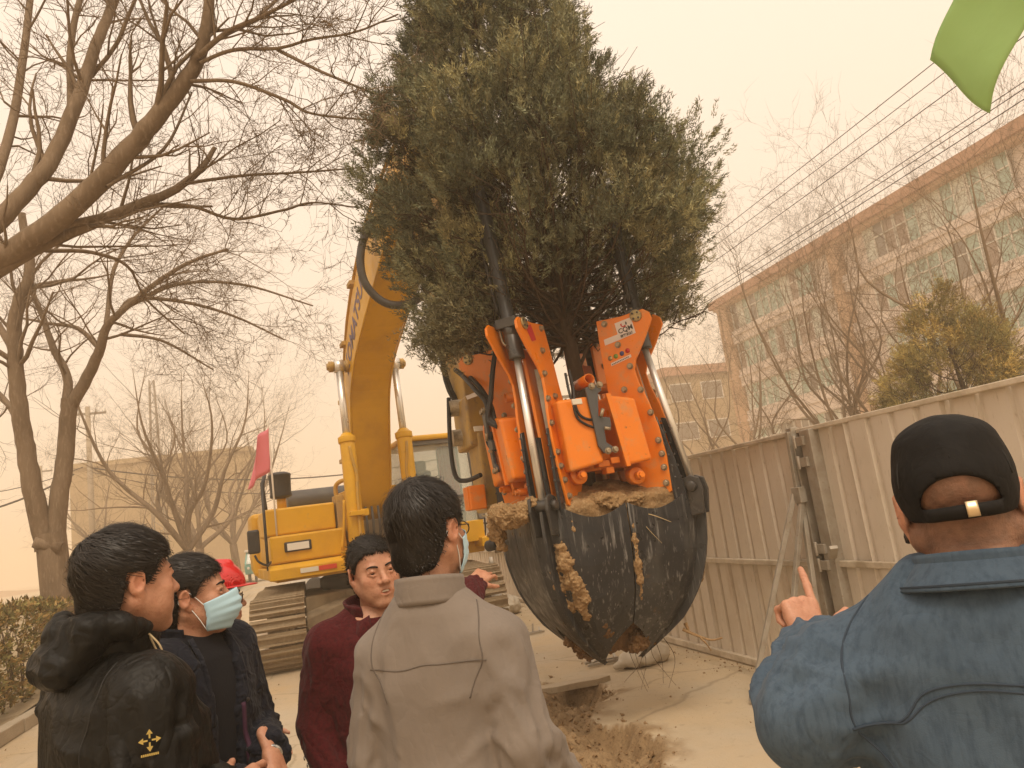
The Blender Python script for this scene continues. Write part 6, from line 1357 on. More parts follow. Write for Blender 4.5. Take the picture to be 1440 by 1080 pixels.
# ------------------------------------------------------------------ root ball and the soil sticking to the blades
M('soil_light', (.31, .195, .095), .95, spec=.12, var=[(9, (.28, .175, .085), .42, .64), (40, (.44, .31, .17), .5, .72), (90, (.18, .11, .055), .6, .75)], bump=[(28, .9, .02), (100, .7, .006)])
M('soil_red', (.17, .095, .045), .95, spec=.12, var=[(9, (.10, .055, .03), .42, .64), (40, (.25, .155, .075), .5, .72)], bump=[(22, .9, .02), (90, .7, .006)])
V = []; nz_, na = 70, 170
for i in range(nz_):
    t = i/(nz_-1)
    for k in range(na):
        a = 2*math.pi*k/na; sq = 1/max(abs(math.cos(a)), abs(math.sin(a))); sq = min(sq, 1.30)
        if t < .82: z = .52+(1.60-.52)*t/.82; r = (hh_(z)-.070)*sq
        else: f = (t-.82)/.18; z = 1.60+.16*math.sin(f*math.pi/2); r = (hh_(1.6)-.065)*sq*math.cos(f*math.pi/2)
        if t == 0: r = .02
        V.append((SPX+r*math.cos(a), SPY+r*math.sin(a), z))
V = np.array(V); rd_ = V-np.array([SPX, SPY, 1.2]); nn = (fbm(V*9, 4)-.5)*.11+(fbm(V*34, 3)-.5)*.045; V = V+rd_/np.linalg.norm(rd_, axis=1)[:, None]*nn[:, None]
I = np.arange(nz_*na).reshape(nz_, na); J = np.roll(I, -1, 1); Fq = np.stack([I[:-1], J[:-1], J[1:], I[1:]], -1).reshape(-1, 4)
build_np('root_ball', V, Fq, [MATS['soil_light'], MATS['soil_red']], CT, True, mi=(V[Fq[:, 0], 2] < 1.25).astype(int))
def soil_blob(nm, pts, rad, mat, noise=.02, h=.006, par=CT, sq=None):
    pts = [np.asarray(p, float) for p in pts]; R = max(rad)+.05; lo = np.min(pts, 0)-R; hi = np.max(pts, 0)+R; f = Field(lo, hi, h)
    if len(pts) == 1: f.cone(pts[0], pts[0]+1e-4, rad[0], rad[0], .02)
    else: f.path(pts, rad, .02)
    V, Q = f.mesh(); N = vnormals(V, Q); V = V+N*((fbm(V*26, 4)-.5)*noise*2.6+(fbm(V*75, 3)-.5)*noise*1.3)[:, None]; return build_np(nm, V, Q, mat, par, True)
def patch(pxs, rad, mat, noise=.014, inset=.35):
    P = []; R = []
    for p, r in zip(pxs, rad):
        h, n = bhit(p)
        if h is not None: P.append(h-n*0+(n if n.dot(CAM-h) > 0 else -n)*(-r*inset)); R.append(r)
    if P: soil_blob('soil_clod', P, R, mat, noise)
sl, sr = MATS['soil_light'], MATS['soil_red']
patch([(787, 768), (795, 790), (806, 818), (815, 840), (823, 866)], [.05, .07, .075, .07, .04], sl, .022, .42)
patch([(781, 800), (788, 825), (800, 850), (806, 860)], [.045, .055, .055, .035], sl, .020, .42)
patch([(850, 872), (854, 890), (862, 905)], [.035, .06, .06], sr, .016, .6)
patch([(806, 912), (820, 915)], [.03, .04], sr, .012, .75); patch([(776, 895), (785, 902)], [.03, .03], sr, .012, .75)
patch([(889, 733), (892, 760), (896, 790), (899, 815), (901, 850)], [.016, .022, .028, .024, .016], sl, .012, .1)
patch([(903, 762)], [.020], sl, .010, .3)
patch([(800, 725), (806, 745)], [.014, .018], sl, .010, .3)
q = np.array([SPX+.655, SPY-.30, 1.22]); soil_blob('soil_clod', [q, q+np.array([.0, .02, -.10]), q+np.array([-.03, .03, -.25]), q+np.array([-.06, .05, -.33])], [.05, .065, .055, .03], sl, .022)
soil_blob('soil_clod', [at(700, 722, 5.35), at(716, 728, 5.2), at(735, 722, 5.1), at(748, 708, 5.05)], [.07, .075, .07, .04], sl, .026); soil_blob('soil_clod', [at(697, 735, 5.4), at(700, 752, 5.42), at(706, 772, 5.4)], [.06, .06, .03], sl, .026)
soil_blob('soil_clod', [at(828, 704, 5.08), at(845, 702, 5.06), at(862, 706, 5.06), at(880, 706, 5.06), at(898, 700, 5.06), at(910, 697, 5.08)], [.04, .055, .05, .05, .045, .03], sl, .024)
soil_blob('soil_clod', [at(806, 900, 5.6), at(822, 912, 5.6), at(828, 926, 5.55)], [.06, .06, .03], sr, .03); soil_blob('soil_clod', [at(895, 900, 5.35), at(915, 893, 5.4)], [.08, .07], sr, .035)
rr = random.Random(3)
def root(pts, r, mat='straw', nm='root'): mb = MB(); P = catmull(pts, 5); mb.tube(P, list(np.linspace(r, r*.4, len(P))), 5); mb.build(nm, MATS[mat], CT)
root([at(898, 720, 5.0), at(920, 725, 4.93), at(944, 734, 4.9)], .005); root([at(896, 722, 5.0), at(910, 742, 4.95), at(931, 764, 4.93)], .003)
for k in range(7): x = 880+rr.uniform(0, 50); root([at(x, 890+rr.uniform(-10, 15), 5.4), at(x+rr.uniform(-10, 25), 925, 5.3), at(x+rr.uniform(-25, 50), 955+rr.uniform(0, 20), 5.25)], .003, 'bark_dark')
root([at(960, 885, 5.25), at(978, 893, 5.2), at(1000, 900, 5.15), at(1016, 897, 5.1)], .014, 'soil_light'); root([at(985, 897, 5.18), at(993, 905, 5.15), at(1000, 915, 5.15)], .009, 'soil_light'); root([at(964, 876, 5.25), at(970, 890, 5.22)], .018, 'soil_light')
for k in range(26):
    p = at(rr.uniform(690, 745), rr.uniform(712, 735), 5.15+rr.uniform(0, .2)); root([p, p+np.array([rr.uniform(-.08, .08), rr.uniform(-.05, .02), rr.uniform(0, .05)]), p+np.array([rr.uniform(-.14, .14), rr.uniform(-.06, .02), rr.uniform(-.04, .08)])], .0022)
# ------------------------------------------------------------------ street things
M('sack', (.52, .46, .37), .9, var=[(6, (.42, .35, .26), .4, .7)], bump=[(180, .5, .002), (9, .5, .02, None, 'ridge')])
def sack(label, c, size, rot, seed):
    f = Field((-size[0]*1.4, -size[1]*1.5, -.02), (size[0]*1.4, size[1]*1.5, size[2]*2.6), .012); f.ell((0, 0, size[2]*.8), size, 0); f.ell((size[0]*.5, size[1]*.2, size[2]*.9), (size[0]*.55, size[1]*.8, size[2]*.9), .04); f.cone((-size[0], 0, size[2]*.6), (-size[0]*1.2, .02, size[2]*.5), .04, .03, .04)
    f.func(f.lo, f.lo+f.h*f.n, lambda P: P[..., 2]-.004, 0, 's'); V, Q = f.mesh(); N = vnormals(V, Q); V = V+N*((fbm(V*12+seed, 3)-.5)*.05+(fold_noise(V, (14, 14, 9), seed)-.5)*.02)[:, None]; V[:, 2] = np.maximum(V[:, 2], .003); V = smooth_mesh(V, Q, 1)
    a, b = math.cos(rot), math.sin(rot); V = V@np.array([[a, b, 0], [-b, a, 0], [0, 0, 1]])+np.array([c[0], c[1], 0]); o = build_np('sack', V-0, Q, MATS['sack'], None, True, org=(c[0], c[1], 0)); tag(o, label, 'sack'); return o
sack('white woven sack lying on the pavement under the root ball', ground_at(908, 934)[:2], (.28, .17, .10), .2, 3.0); sack('grey sandbag slumped against the striped cone', ground_at(712, 864)[:2]+np.array([.05, -.05]), (.26, .2, .17), 1.2, 5.0)
M('cone_red', (.52, .05, .02), .5, var=[(8, (.4, .06, .03), .5, .75)]); M('cone_white', (.66, .62, .55), .5)
cq = ground_at(700, 862); cn = thing('traffic_cone', 'red and white striped traffic cone beside the track', 'traffic cone', (cq[0], cq[1], 0)); H_ = .95
mb = MB(); mb.box((cq[0], cq[1], .02), (.19, .19, .02)); mb.build('base', MATS['cone_red'], cn, bevel=.01)
for k in range(6): mb = MB(); z0, z1 = .04+(H_-.04)*k/6, .04+(H_-.04)*(k+1)/6; r = lambda z: .15-.12*z/H_; mb.lathe((cq[0], cq[1], 0), (0, 0, 1), [(z0, r(z0)), (z1, r(z1))], 20); mb.build('stripe', MATS['cone_red' if k % 2 == 0 else 'cone_white'], cn)
def metal_stand(label, c, s):
    t = thing('metal_stand', label, 'metal stand', (c[0], c[1], 0), 'folded metal stands on the pavement')
    for k, (a, b) in enumerate((((-.22, -.06, .03), (.22, -.04, .03)), ((-.20, .08, .03), (.20, .06, .03)), ((-.15, -.06, .05), (-.12, .08, .09)), ((.12, -.05, .05), (.15, .07, .10)), ((0, 0, .05), (.02, .02, .20)))):
        mb = MB(); mb.bar(np.array(a)*s+np.array([c[0], c[1], 0]), np.array(b)*s+np.array([c[0], c[1], 0]), .03*s, .03*s); mb.build('tube', MATS['galvanised'], t, bevel=.003)
metal_stand('silver metal bracket on the ground beside the white sack', ground_at(850, 934)[:2], .9); metal_stand('small metal stand on the ground behind the blades', ground_at(750, 892)[:2], .7)
# green flag on a tall stick fixed to the hoarding, at the right edge
fp = on_x(1470, 40, FX-.05); ft = thing('green_flag', 'green flag fluttering at the top right corner', 'flag', (FX-.05, fp[1]-.25, 0)); mb = MB(); mb.tube([(FX-.05, fp[1]-.25, .02), (FX-.05, fp[1]-.25, 4.9)], .016, 8); mb.build('stick', MATS['stick_white'], ft)
cA, cB, cC, cD = on_x(1378, -22, FX-.05), on_x(1314, 90, FX-.05), on_x(1394, 155, FX-.05), on_x(1475, 60, FX-.05); P = []
hoist0, hoist1 = np.array([FX-.05, fp[1]-.25, 4.85]), np.array([FX-.05, fp[1]-.25, 4.05])
for i in range(25):
    t = i/24; row = []
    for j in range(17):
        s_ = j/16; a = hoist0*(1-t)+cB*t; b = hoist1*(1-t)+cC*t; p = a*(1-s_)+b*s_; wv_ = (math.sin(t*7.5+s_*1.4)*.07*t+math.sin(s_*6+t*3)*.03*t)*(1-.75*t**4)+.018*math.sin(s_*14+t*9)*t*(1-t); row.append(p+np.array([-wv_, .3*wv_, .03*math.sin(t*8+s_*4)*t+.05*math.sin(math.pi*t)*(.5-s_)]))
    P.append(row)
mb = MB(); mb.grid(P); mb.build('cloth', MATS['flag_green'], ft, solid=.002)
for mn in ('flag_green', 'flag_pink'):      # thin cloth lets daylight through
    t_ = MATS[mn].node_tree; b_ = t_.nodes['Principled BSDF']; tl = t_.nodes.new('ShaderNodeBsdfTranslucent'); mx = t_.nodes.new('ShaderNodeMixShader'); mx.inputs[0].default_value = .5
    tl.inputs['Color'].default_value = (.62, .82, .42, 1) if mn == 'flag_green' else (.95, .42, .50, 1); out_ = t_.nodes['Material Output']; t_.links.new(b_.outputs[0], mx.inputs[1]); t_.links.new(tl.outputs[0], mx.inputs[2]); t_.links.new(mx.outputs[0], out_.inputs['Surface'])
# turquoise motor tricycle far down the road
M('turquoise', (.13, .42, .40), .4, var=[(3, (.17, .46, .43), .4, .7)]); M('tyre', (.03, .028, .026), .85); M('rim_silver', (.5, .47, .42), .4, metal=.6); M('car_white', (.62, .58, .52), .35, coat=.3); M('glass_car', (.10, .11, .10), .08, spec=.8); M('glass_pale', (.33, .38, .34), .12, spec=.7)
tq = ground_at(361, 815); tq = at(361, 815, 44); tq = np.array([tq[0], 44, 0]); tk = thing('motor_tricycle', 'turquoise motor tricycle parked far down the road', 'tricycle', tq); B3 = lambda x, y, z: tq+np.array([x, y, z])
mb = MB(); mb.hexa([B3(*p) for p in ((-.55, 0, .45), (.55, 0, .45), (.55, 2.3, .45), (-.55, 2.3, .45), (-.58, -.18, .95), (.58, -.18, .95), (.58, 2.3, .95), (-.58, 2.3, .95))]); bd = mb.build('body', MATS['turquoise'], tk, bevel=.05)
mb = MB(); mb.hexa([B3(*p) for p in ((-.56, -.15, .96), (.56, -.15, .96), (.56, 1.3, .96), (-.56, 1.3, .96), (-.46, .12, 1.62), (.46, .12, 1.62), (.46, 1.3, 1.62), (-.46, 1.3, 1.62))]); mb.build('cabin', MATS['turquoise'], tk, bevel=.04); mb = MB(); mb.hexa([B3(*p) for p in ((-.46, -.17, 1.0), (.46, -.17, 1.0), (.46, -.12, 1.0), (-.46, -.12, 1.0), (-.39, .08, 1.55), (.39, .08, 1.55), (.39, .12, 1.55), (-.39, .12, 1.55))]); mb.build('windscreen', MATS['glass_pale'], tk)
mb = MB(); mb.box(B3(0, .7, 1.68), (.52, .75, .06)); mb.build('roof', MATS['car_white'], tk, bevel=.03)
def wheel(par, c, r, w_, ax): 
    mb = MB(); mb.lathe(np.asarray(c)-np.asarray(ax)*w_/2, ax, [(0, r*.62), (0, r*.9), (w_*.2, r), (w_*.8, r), (w_, r*.9), (w_, r*.62)], 24); t = mb.build('tyre', MATS['tyre'], par); mb = MB(); mb.lathe(np.asarray(c)-np.asarray(ax)*w_*.42, ax, [(0, r*.1), (0, r*.6), (w_*.84, r*.6), (w_*.84, r*.1)], 20); mb.build('rim', MATS['rim_silver'], t); return t
wheel(tk, B3(0, -.18, .27), .27, .12, (1, 0, 0)); wheel(tk, B3(-.48, 1.9, .27), .27, .14, (1, 0, 0)); wheel(tk, B3(.48, 1.9, .27), .27, .14, (1, 0, 0)); mb = MB(); mb.hexa([B3(*p) for p in ((-.10, -.38, .45), (.10, -.38, .45), (.14, .0, .45), (-.14, .0, .45), (-.08, -.30, .60), (.08, -.30, .60), (.12, .05, .72), (-.12, .05, .72))]); mb.build('mudguard', MATS['turquoise'], tk, bevel=.02)
for s_ in (-1, 1): mb = MB(); mb.lathe(B3(s_*.36, -.16, .78), (0, -1, 0), [(0, .07), (.05, .07), (.06, .05)], 14); mb.build('headlight', MATS['lamp_white'], tk)
# white car beyond the tracks
wq = at(443, 816, 24.0); cr = thing('white_car', 'white car parked behind the excavator tracks', 'car', (wq[0]+1.3, 24.8, 0)); Cc_ = lambda x, y, z: np.array([wq[0]-x, 24.0+y, z])
pr_ = [(-3.45, .28), (.62, .28), (.72, .5), (.68, .78), (.30, .92), (-.35, 1.02), (-.95, 1.45), (-2.35, 1.50), (-3.10, 1.08), (-3.50, .98), (-3.55, .5)]
mb = MB(); mb.prism([Cc_(x, 0, z) for x, z in pr_], (0, 1.7, 0)); mb.build('body', MATS['car_white'], cr, bevel=.06)
mb = MB(); mb.prism([Cc_(x, -.012, z) for x, z in ((-.55, 1.05), (-1.0, 1.38), (-1.6, 1.41), (-1.6, 1.05))], (0, .02, 0)); mb.build('side_window', MATS['glass_car'], cr); mb = MB(); mb.prism([Cc_(x, -.012, z) for x, z in ((-1.68, 1.05), (-1.68, 1.41), (-2.3, 1.42), (-2.8, 1.08))], (0, .02, 0)); mb.build('side_window', MATS['glass_car'], cr)
for x in (0, -2.65):
    for y in (.02, 1.68): wheel(cr, Cc_(x, y, .31), .31, .2, (0, 1, 0))
for x in (-.62, -1.66): mb = MB(); mb.box(Cc_(x-.35, -.015, .88), (.09, .012, .015)); mb.build('door_handle', MATS['rim_silver'], cr)
# ------------------------------------------------------------------ the onlookers
M('jacket_grey', (0.205, 0.172, 0.145), 0.75, spec=.2, sheen=.08, var=[(4, (0.175, 0.147, 0.124), .45, .7)], bump=[(420, .15, .001), (14, .38, .02, (1, 1, .5), 'ridge'), (33, .18, .008, None, 'ridge')])
M('jacket_black', (0.0065, 0.0062, 0.0054), 0.5, spec=.2, var=[(5, (0.010, 0.0093, 0.0078), .45, .7)], bump=[(300, .12, .001), (11, .9, .03, (1, 1, .6), 'ridge'), (27, .55, .012, None, 'ridge')])
M('lining_grey', (0.10, 0.095, 0.09), 0.8, bump=[(160, .4, .002)])
M('jacket_navy', (0.0075, 0.009, 0.016), 0.78, spec=.2, sheen=.05, bump=[(300, .15, .001), (16, .9, .03, (1, 1, 1.2), 'ridge'), (37, .55, .012, None, 'ridge')])
M('sweater_black', (0.008, 0.008, 0.011), 0.95, spec=.2, sheen=.05, bump=[(220, .5, .002, (1, 1, .3))])
M('lining_purple', (0.045, 0.008, 0.030), 0.8, bump=[(140, .6, .003, (1, 1, .05))])
M('coat_burgundy', (0.070, 0.008, 0.010), 0.95, spec=.2, sheen=.05, var=[(120, (0.042, 0.006, 0.008), .45, .65)], bump=[(160, .5, .002), (12, .9, .03, (1, 1, .5), 'ridge'), (29, .55, .012, None, 'ridge')])
M('denim', (0.060, 0.091, 0.130), 0.9, spec=.2, sheen=.05, var=[(7, (0.072, 0.106, 0.146), .42, .80), (90, (0.035, 0.056, 0.085), .45, .75, (1, 1, .25)), (2.2, (0.040, 0.064, 0.096), .45, .7)],
  bump=[(500, .35, .0012), (15, .5, .02, (1, 1, .6), 'ridge'), (35, .22, .008, None, 'ridge')])
M('denim_seam', (0.026, 0.042, 0.066), 0.9, bump=[(300, .4, .001)]); M('seam_grey', (0.11, 0.09, 0.075), 0.8); M('seam_black', (0.010, 0.009, 0.008), 0.7)
M('cap_cloth', (0.006, 0.0056, 0.0055), 0.75, spec=.2, var=[(16, (0.011, 0.010, 0.0095), .4, .75)], bump=[(380, .3, .001), (26, .35, .01, None, 'ridge'), (57, .15, .004, None, 'ridge')])
M('brass', (0.75, 0.58, 0.36), 0.35, metal=.9); M('gold_thread', (0.42, 0.30, 0.07), 0.6); M('cord_tan', (0.42, 0.32, 0.18), 0.8)
M('helmet_red', (0.55, 0.018, 0.018), 0.3, coat=.4, bump=[(40, .05, .003)]); M('helmet_white', (0.75, 0.7, 0.65), 0.4); M('button', (0.02, 0.016, 0.014), 0.3); M('steel_watch', (0.5, 0.5, 0.48), 0.25, metal=.9)
M('dark_cloth', (0.014, 0.013, 0.013), 0.85, spec=.2, bump=[(14, .9, .03, None, 'ridge'), (33, .55, .012, None, 'ridge')]); M('hair_shaved', (0.05, 0.04, 0.033), 0.7)
def prof(H, w=1.0, d=1.0, lean=0.0, z0=.76, belly=0.0):
    k = H/1.7
    return [(z0*k, .185*w, .132*d, 0), (.92*k, .190*w, (.136+belly)*d, .006+belly*.4), (1.08*k, .186*w, (.132+belly)*d, .008+belly*.5+lean*.2), (1.24*k, .198*w, .134*d, .004+lean*.5),
            (1.34*k, .192*w, .122*d, -.006+lean*.8), (1.395*k, .145*w, .095*d, -.018+lean), (1.425*k, .080, .074, -.022+lean), (1.435*k, .062, .062, -.022+lean)]
PGROUP = 'onlookers around the tree transplanter'

# --- man in the grey-beige jacket, seen from behind
P = Person('man from behind in grey-beige jacket with white face mask loops and glasses', (0.285, 1.95), (.52, .86), 1.715)
P.trmat = M('trouser_grey', (0.04, 0.04, 0.045), .85)
P.set_head((0.0, .012, 1.588), yaw=-.20, pitch=.02, roll=.02, size=1.03, cheek=1.05)
sh = [(-.140, -.012, 1.292), (.150, -.012, 1.305)]; el = [(-.190, -.03, 1.07), (.208, -.045, 1.08)]; wr = [(-.19, .16, .93), (.245, .14, .90)]
for i, sg in ((0, 1), (1, -1)):
    Y, Z = P.arm_frame(el[i], wr[i], (-sg*1.0, 0, .2)); P.hand(wr[i], Y, Z, np.cross(Y, Z)*(1 if i == 0 else -1), 'relaxed', h=.005)
P.body(sh, el, wr)
P.hair(MATS['hair_black'], n=5200, ln=.05, front=.07, nape=-.082, side=.004, puff=.015, whorl=(.0, -.055, .125), wd=.0010)
P.mask(MATS['mask_blue']); P.specs(); P.eyes()
cp = prof(1.715, .88, .98, z0=.74); cp[4] = (cp[4][0]-.01, .152, .112, -.006); cp[5] = (cp[5][0]-.012, .112, .092, -.018); P.jacket(cp, sh, el, wr, MATS['jacket_grey'], rs=(.074, .064, .062, .054), folds=.011, tors=.014, seed=2.3, shr=.066, neck=(.058, .040))
P.collar(MATS['jacket_grey'], (0, -.020, 1.412), .086, .086, .066, lean=(0, .004), open_=.5, flare=-.06, ribs=.0016, tilt=.012)
P.seam([(-.150, -.15, 1.285), (-.08, -.2, 1.295), (0, -.2, 1.30), (.08, -.2, 1.295), (.150, -.15, 1.285)], .0018, .0, 8, MATS['seam_grey'])
for sg in (-1, 1): P.seam([(sg*.128, -.03, 1.42), (sg*.142, -.09, 1.365), (sg*.142, -.14, 1.305), (sg*.138, -.16, 1.25), (sg*.136, -.16, 1.20)], .0018, .0, 8, MATS['seam_grey'])
P.seam([(-.20, -.2, .80), (0, -.2, .795), (.20, -.2, .80)], .002, 0, 8, MATS['seam_grey'])

# --- man in the black hooded jacket, left
P = Person('man in black hooded rain jacket with small gold emblem on the sleeve', (-0.475, 2.08), (.84, .54), 1.66)
P.set_head((0.0, .045, 1.565), yaw=.02, pitch=.03, size=1.05, cheek=1.10, stubble=.25)
sh = [(-.190, -.005, 1.322), (.190, .0, 1.322)]; el = [(-.235, .0, 1.05), (.248, -.035, 1.04)]; wr = [(-.13, .22, .97), (.205, .150, 1.055)]
for i, sg in ((0, 1), (1, -1)):
    Y, Z = P.arm_frame(el[i], wr[i], (-sg*.8, 0, .7)); P.hand(wr[i]+Y*.01, Y, Z, np.cross(Y, Z)*(1 if i == 0 else -1), 'relaxed', sc=1.08)
P.body(sh, el, wr, lean=.01)
P.hair(MATS['hair_black'], n=5600, ln=.055, front=.062, nape=-.085, side=.0, puff=.016, comb=(.2, .5, 0), whorl=(-.02, -.06, .12), wd=.0010)
P.eyes()
P.jacket(prof(1.66, 1.06, 1.20, lean=.01, z0=.72, belly=.02), sh, el, wr, MATS['jacket_black'], rs=(.090, .078, .074, .062), folds=.018, tors=.022, seed=5.1, shr=.074, short=-.03)
P.collar(MATS['jacket_black'], (0, .0, 1.390), .088, .088, .075, lean=(0, .012), open_=.9, flare=.1, tilt=.03, name='collar')
P.collar(MATS['lining_grey'], (0, .002, 1.395), .079, .079, .068, lean=(0, .012), open_=1.0, flare=.1, tilt=.03, name='collar_lining')
def hoodf():
    f = Field((-.20, -.30, 1.220), (.20, .14, 1.560), .007)
    f.path([(-.105, .055, 1.415), (-.125, -.03, 1.435), (-.095, -.115, 1.445), (0, -.150, 1.435), (.095, -.115, 1.445), (.125, -.03, 1.435), (.105, .055, 1.415)], [.026, .040, .050, .052, .050, .040, .026], .02)
    f.path([(-.09, -.11, 1.400), (-.04, -.175, 1.345), (.04, -.175, 1.345), (.09, -.11, 1.400)], [.05, .055, .055, .05], .04)
    f.ell((0, -.045, 1.490), (.083, .085, .055), .02, 's')
    V, Q = f.mesh(); N = vnormals(V, Q); n = fold_noise(V+vnoise(V*9)[:, None]*.04, (16, 10, 26), 3.3, 1.460)-.45
    V = V+N*(n*.016)[:, None]; return smooth_mesh(V, Q, 2), Q
V, Q = hoodf(); hc_ = np.array([0, -.04, 1.40]); V = (V-hc_)*np.array([.78, .72, .74])+hc_+np.array([0, .015, .045]); P.put('hood', V, Q, MATS['jacket_black'], parent=P.jo)
mb = MB(); mb.tube([P.W(p) for p in catmull([(.085, .045, 1.450), (.118, .060, 1.415), (.118, .068, 1.375), (.100, .072, 1.362), (.090, .068, 1.390), (.082, .050, 1.445)], 6)], .0025, 6); mb.build('drawcord', MATS['cord_tan'], P.jo)
P.seam([(.06, .2, 1.390), (.02, .25, 1.310), (.0, .3, 1.160), (0, .3, 1.0), (0, .3, .8)], .004, .002, 8, MATS['seam_black'], 'zip')
P.seam([(.150, .06, 1.420), (.165, .10, 1.340), (.150, .14, 1.260), (.14, .15, 1.180)], .002, 0, 8, MATS['seam_black'])
P.seam([(.150, -.06, 1.420), (.17, -.11, 1.340), (.165, -.14, 1.260), (.16, -.14, 1.180)], .002, 0, 8, MATS['seam_black'])
EMB = P      # emblem goes on this sleeve later
def emblem(P, c):
    l, n, _, _ = P.bvh.find_nearest(Vector(c)); l = np.array(l); n = np.array(n); up = nrm(np.array([0, 0, 1])-n*n[2]); rt = np.cross(up, n); mb = MB(); T = lambda a, b: l+n*.004+rt*a+up*b
    for k in range(4):
        a = math.pi/2*k; d = np.array([math.cos(a), math.sin(a)]); q = np.array([-d[1], d[0]])
        for s_, e_, w0, w1 in ((.004, .014, .0016, .0016), (.012, .021, .0062, .0004)):
            pp = [d*s_-q*w0, d*e_-q*w1, d*e_+q*w1, d*s_+q*w0]; mb.prism([T(*x) for x in pp], n*.0012)
    for x0, x1, y in ((-.017, .017, -.0295),):
        for k in range(9): mb.prism([T(x0+(x1-x0)*k/9, y), T(x0+(x1-x0)*(k+.7)/9, y), T(x0+(x1-x0)*(k+.7)/9, y+.0045), T(x0+(x1-x0)*k/9, y+.0045)], n*.0012)
    P.putmb('emblem', mb, MATS['gold_thread'], P.jo)
emblem(P, (.38, -.085, 1.262))

# --- man in navy jacket with blue mask
P = Person('man in open navy jacket with light blue surgical mask and clasped hands', (-0.385, 2.62), (.80, -.60), 1.615)
P.set_head((0.0, .03, 1.490), yaw=.66, pitch=.08, roll=.03, size=1.0)
sh = [(-.178, 0, 1.318), (.178, 0, 1.318)]; el = [(-.235, .02, 1.04), (.225, .04, 1.03)]; wr = [(-.045, .245, 1.005), (.07, .255, .955)]
Y = nrm((.25, .55, -.75)); Z = nrm((-.2, .85, .45)); Z = nrm(Z-Y*Z.dot(Y)); P.hand(wr[0], Y, Z, np.cross(Y, Z), 'clasp', thumb=(.7, .75, -.2))
Y = nrm((-.75, .45, -.45)); Z = nrm((-.1, .6, .5)); Z = nrm(Z-Y*Z.dot(Y)); P.hand(wr[1], Y, Z, -np.cross(Y, Z), 'clasp')
P.body(sh, el, wr, lean=.005)
P.hair(MATS['hair_black'], n=4600, ln=.05, front=.066, nape=-.078, side=.006, puff=.013, comb=(.3, .9, 0), whorl=(-.02, -.07, .11), wd=.0010)
P.mask(MATS['mask_blue']); P.eyes()
P.jacket(prof(1.655, .93, .93, lean=.005, z0=.80), sh, el, wr, MATS['sweater_black'], rs=(.05, .045, .045, .04), folds=.0, tors=.004, seed=1.1, name='sweater', short=.12, shr=.045)
P.collar(MATS['sweater_black'], (0, -.012, 1.372), .073, .073, .058, open_=0.0, flare=-.10, tilt=.012, ribs=.0006, thick=.008); sweater = P.jo
def open_front(f):
    def cut(Pt):
        x, y, z = Pt[..., 0], Pt[..., 1], Pt[..., 2]; wd = np.interp(z, [.7, 1.0, 1.15, 1.30, 1.40, 1.5], [.055, .040, .052, .070, .078, .085])
        return np.maximum(np.abs(x-.01)-wd, np.maximum(.04-y, .0))
    f.func((-.12, .04, .7), (.12, .35, 1.5), cut, .0, 's')
P.jacket(prof(1.655, 1.04, 1.08, lean=.005, z0=.74), sh, el, wr, MATS['jacket_navy'], rs=(.074, .064, .062, .055), folds=.010, tors=.009, seed=7.7, shr=.060, extra=open_front)
P.collar(MATS['jacket_navy'], (0, -.018, 1.368), .096, .092, .048, lean=(0, -.004), open_=1.5, flare=.18, tilt=.022, thick=.009)
for sg in (-1, 1):
    mb = MB(); mb.grid([[np.array(p)*np.array([1, 1, 1]) for p in r] for r in [[(sg*(.062+.02*t), .085+.04*t*0+d, z) for t, d in ((0, a0), (.5, a0+.012), (1, a0+.006))] for z, a0 in ((1.372, -.015), (1.315, .022), (1.255, .042), (1.19, .05), (1.12, .05))]])
    P.putmb('lapel', mb, MATS['jacket_navy'], P.jo, solid=.008)
P.seam([(-.045, .155, 1.16), (-.036, .17, 1.05), (-.032, .17, .95), (-.03, .16, .84)], .009, -.004, 8, MATS['lining_purple'], 'lining')
for z in (1.17, 1.10, 1.03, .96): 
    q = P.snap([(-.060, .2, z)], .002)[0]; mb = MB(); mb.lathe(q, (0, 1, 0), [(0, .006), (.003, .006), (.004, .003)], 10); P.putmb('button', mb, MATS['button'], P.jo)
ax = nrm(np.array(wr[0])-np.array(el[0])); mb = MB(); mb.lathe(np.array(wr[0])-ax*.012, ax, [(0, .029), (.003, .031), (.012, .031), (.015, .029)], 24); wt = P.putmb('watch', mb, MATS['steel_watch'])

# --- man in burgundy coat, arm stretched out towards the blade
P = Person('man in burgundy wool coat stretching his arm towards the black spade blade', (0.20, 2.83), (.16, -1), 1.605)
P.trmat = MATS['dark_cloth']
P.set_head((-.005, .02, 1.472), yaw=.10, pitch=-.02, roll=.09, size=1.0, cheek=1.06, squint=1.6, mouth=1.5, stubble=.1)
tw = P.Lc(at(668, 818, 3.35)); sh = [(-.175, -.01, 1.25), (.175, 0, 1.255)]
el = [tuple((np.array(sh[0])+tw)/2+np.array([-.05, -.02, -.055])), (.235, -.02, 1.0)]; wr = [tuple(tw), (.20, .12, .78)]
Y = nrm(P.Lc(at(694, 797, 3.47))-tw); Z = P.Ld(nrm((.1, -.75, .65))); Z = nrm(Z-Y*Z.dot(Y)); P.hand(tw, Y, Z, np.cross(Y, Z), 'reach', thumb=(.75, .65, -.1))
Y, Z = P.arm_frame(el[1], wr[1], (1, 0, .2)); P.hand(wr[1], Y, Z, -np.cross(Y, Z), 'relaxed', h=.005)
P.body(sh, el, wr)
P.hair(MATS['hair_black'], n=4200, ln=.018, lift=.005, front=.070, nape=-.07, side=.012, puff=.010, comb=(0, .3, .5), wd=.0011)
P.eyes()
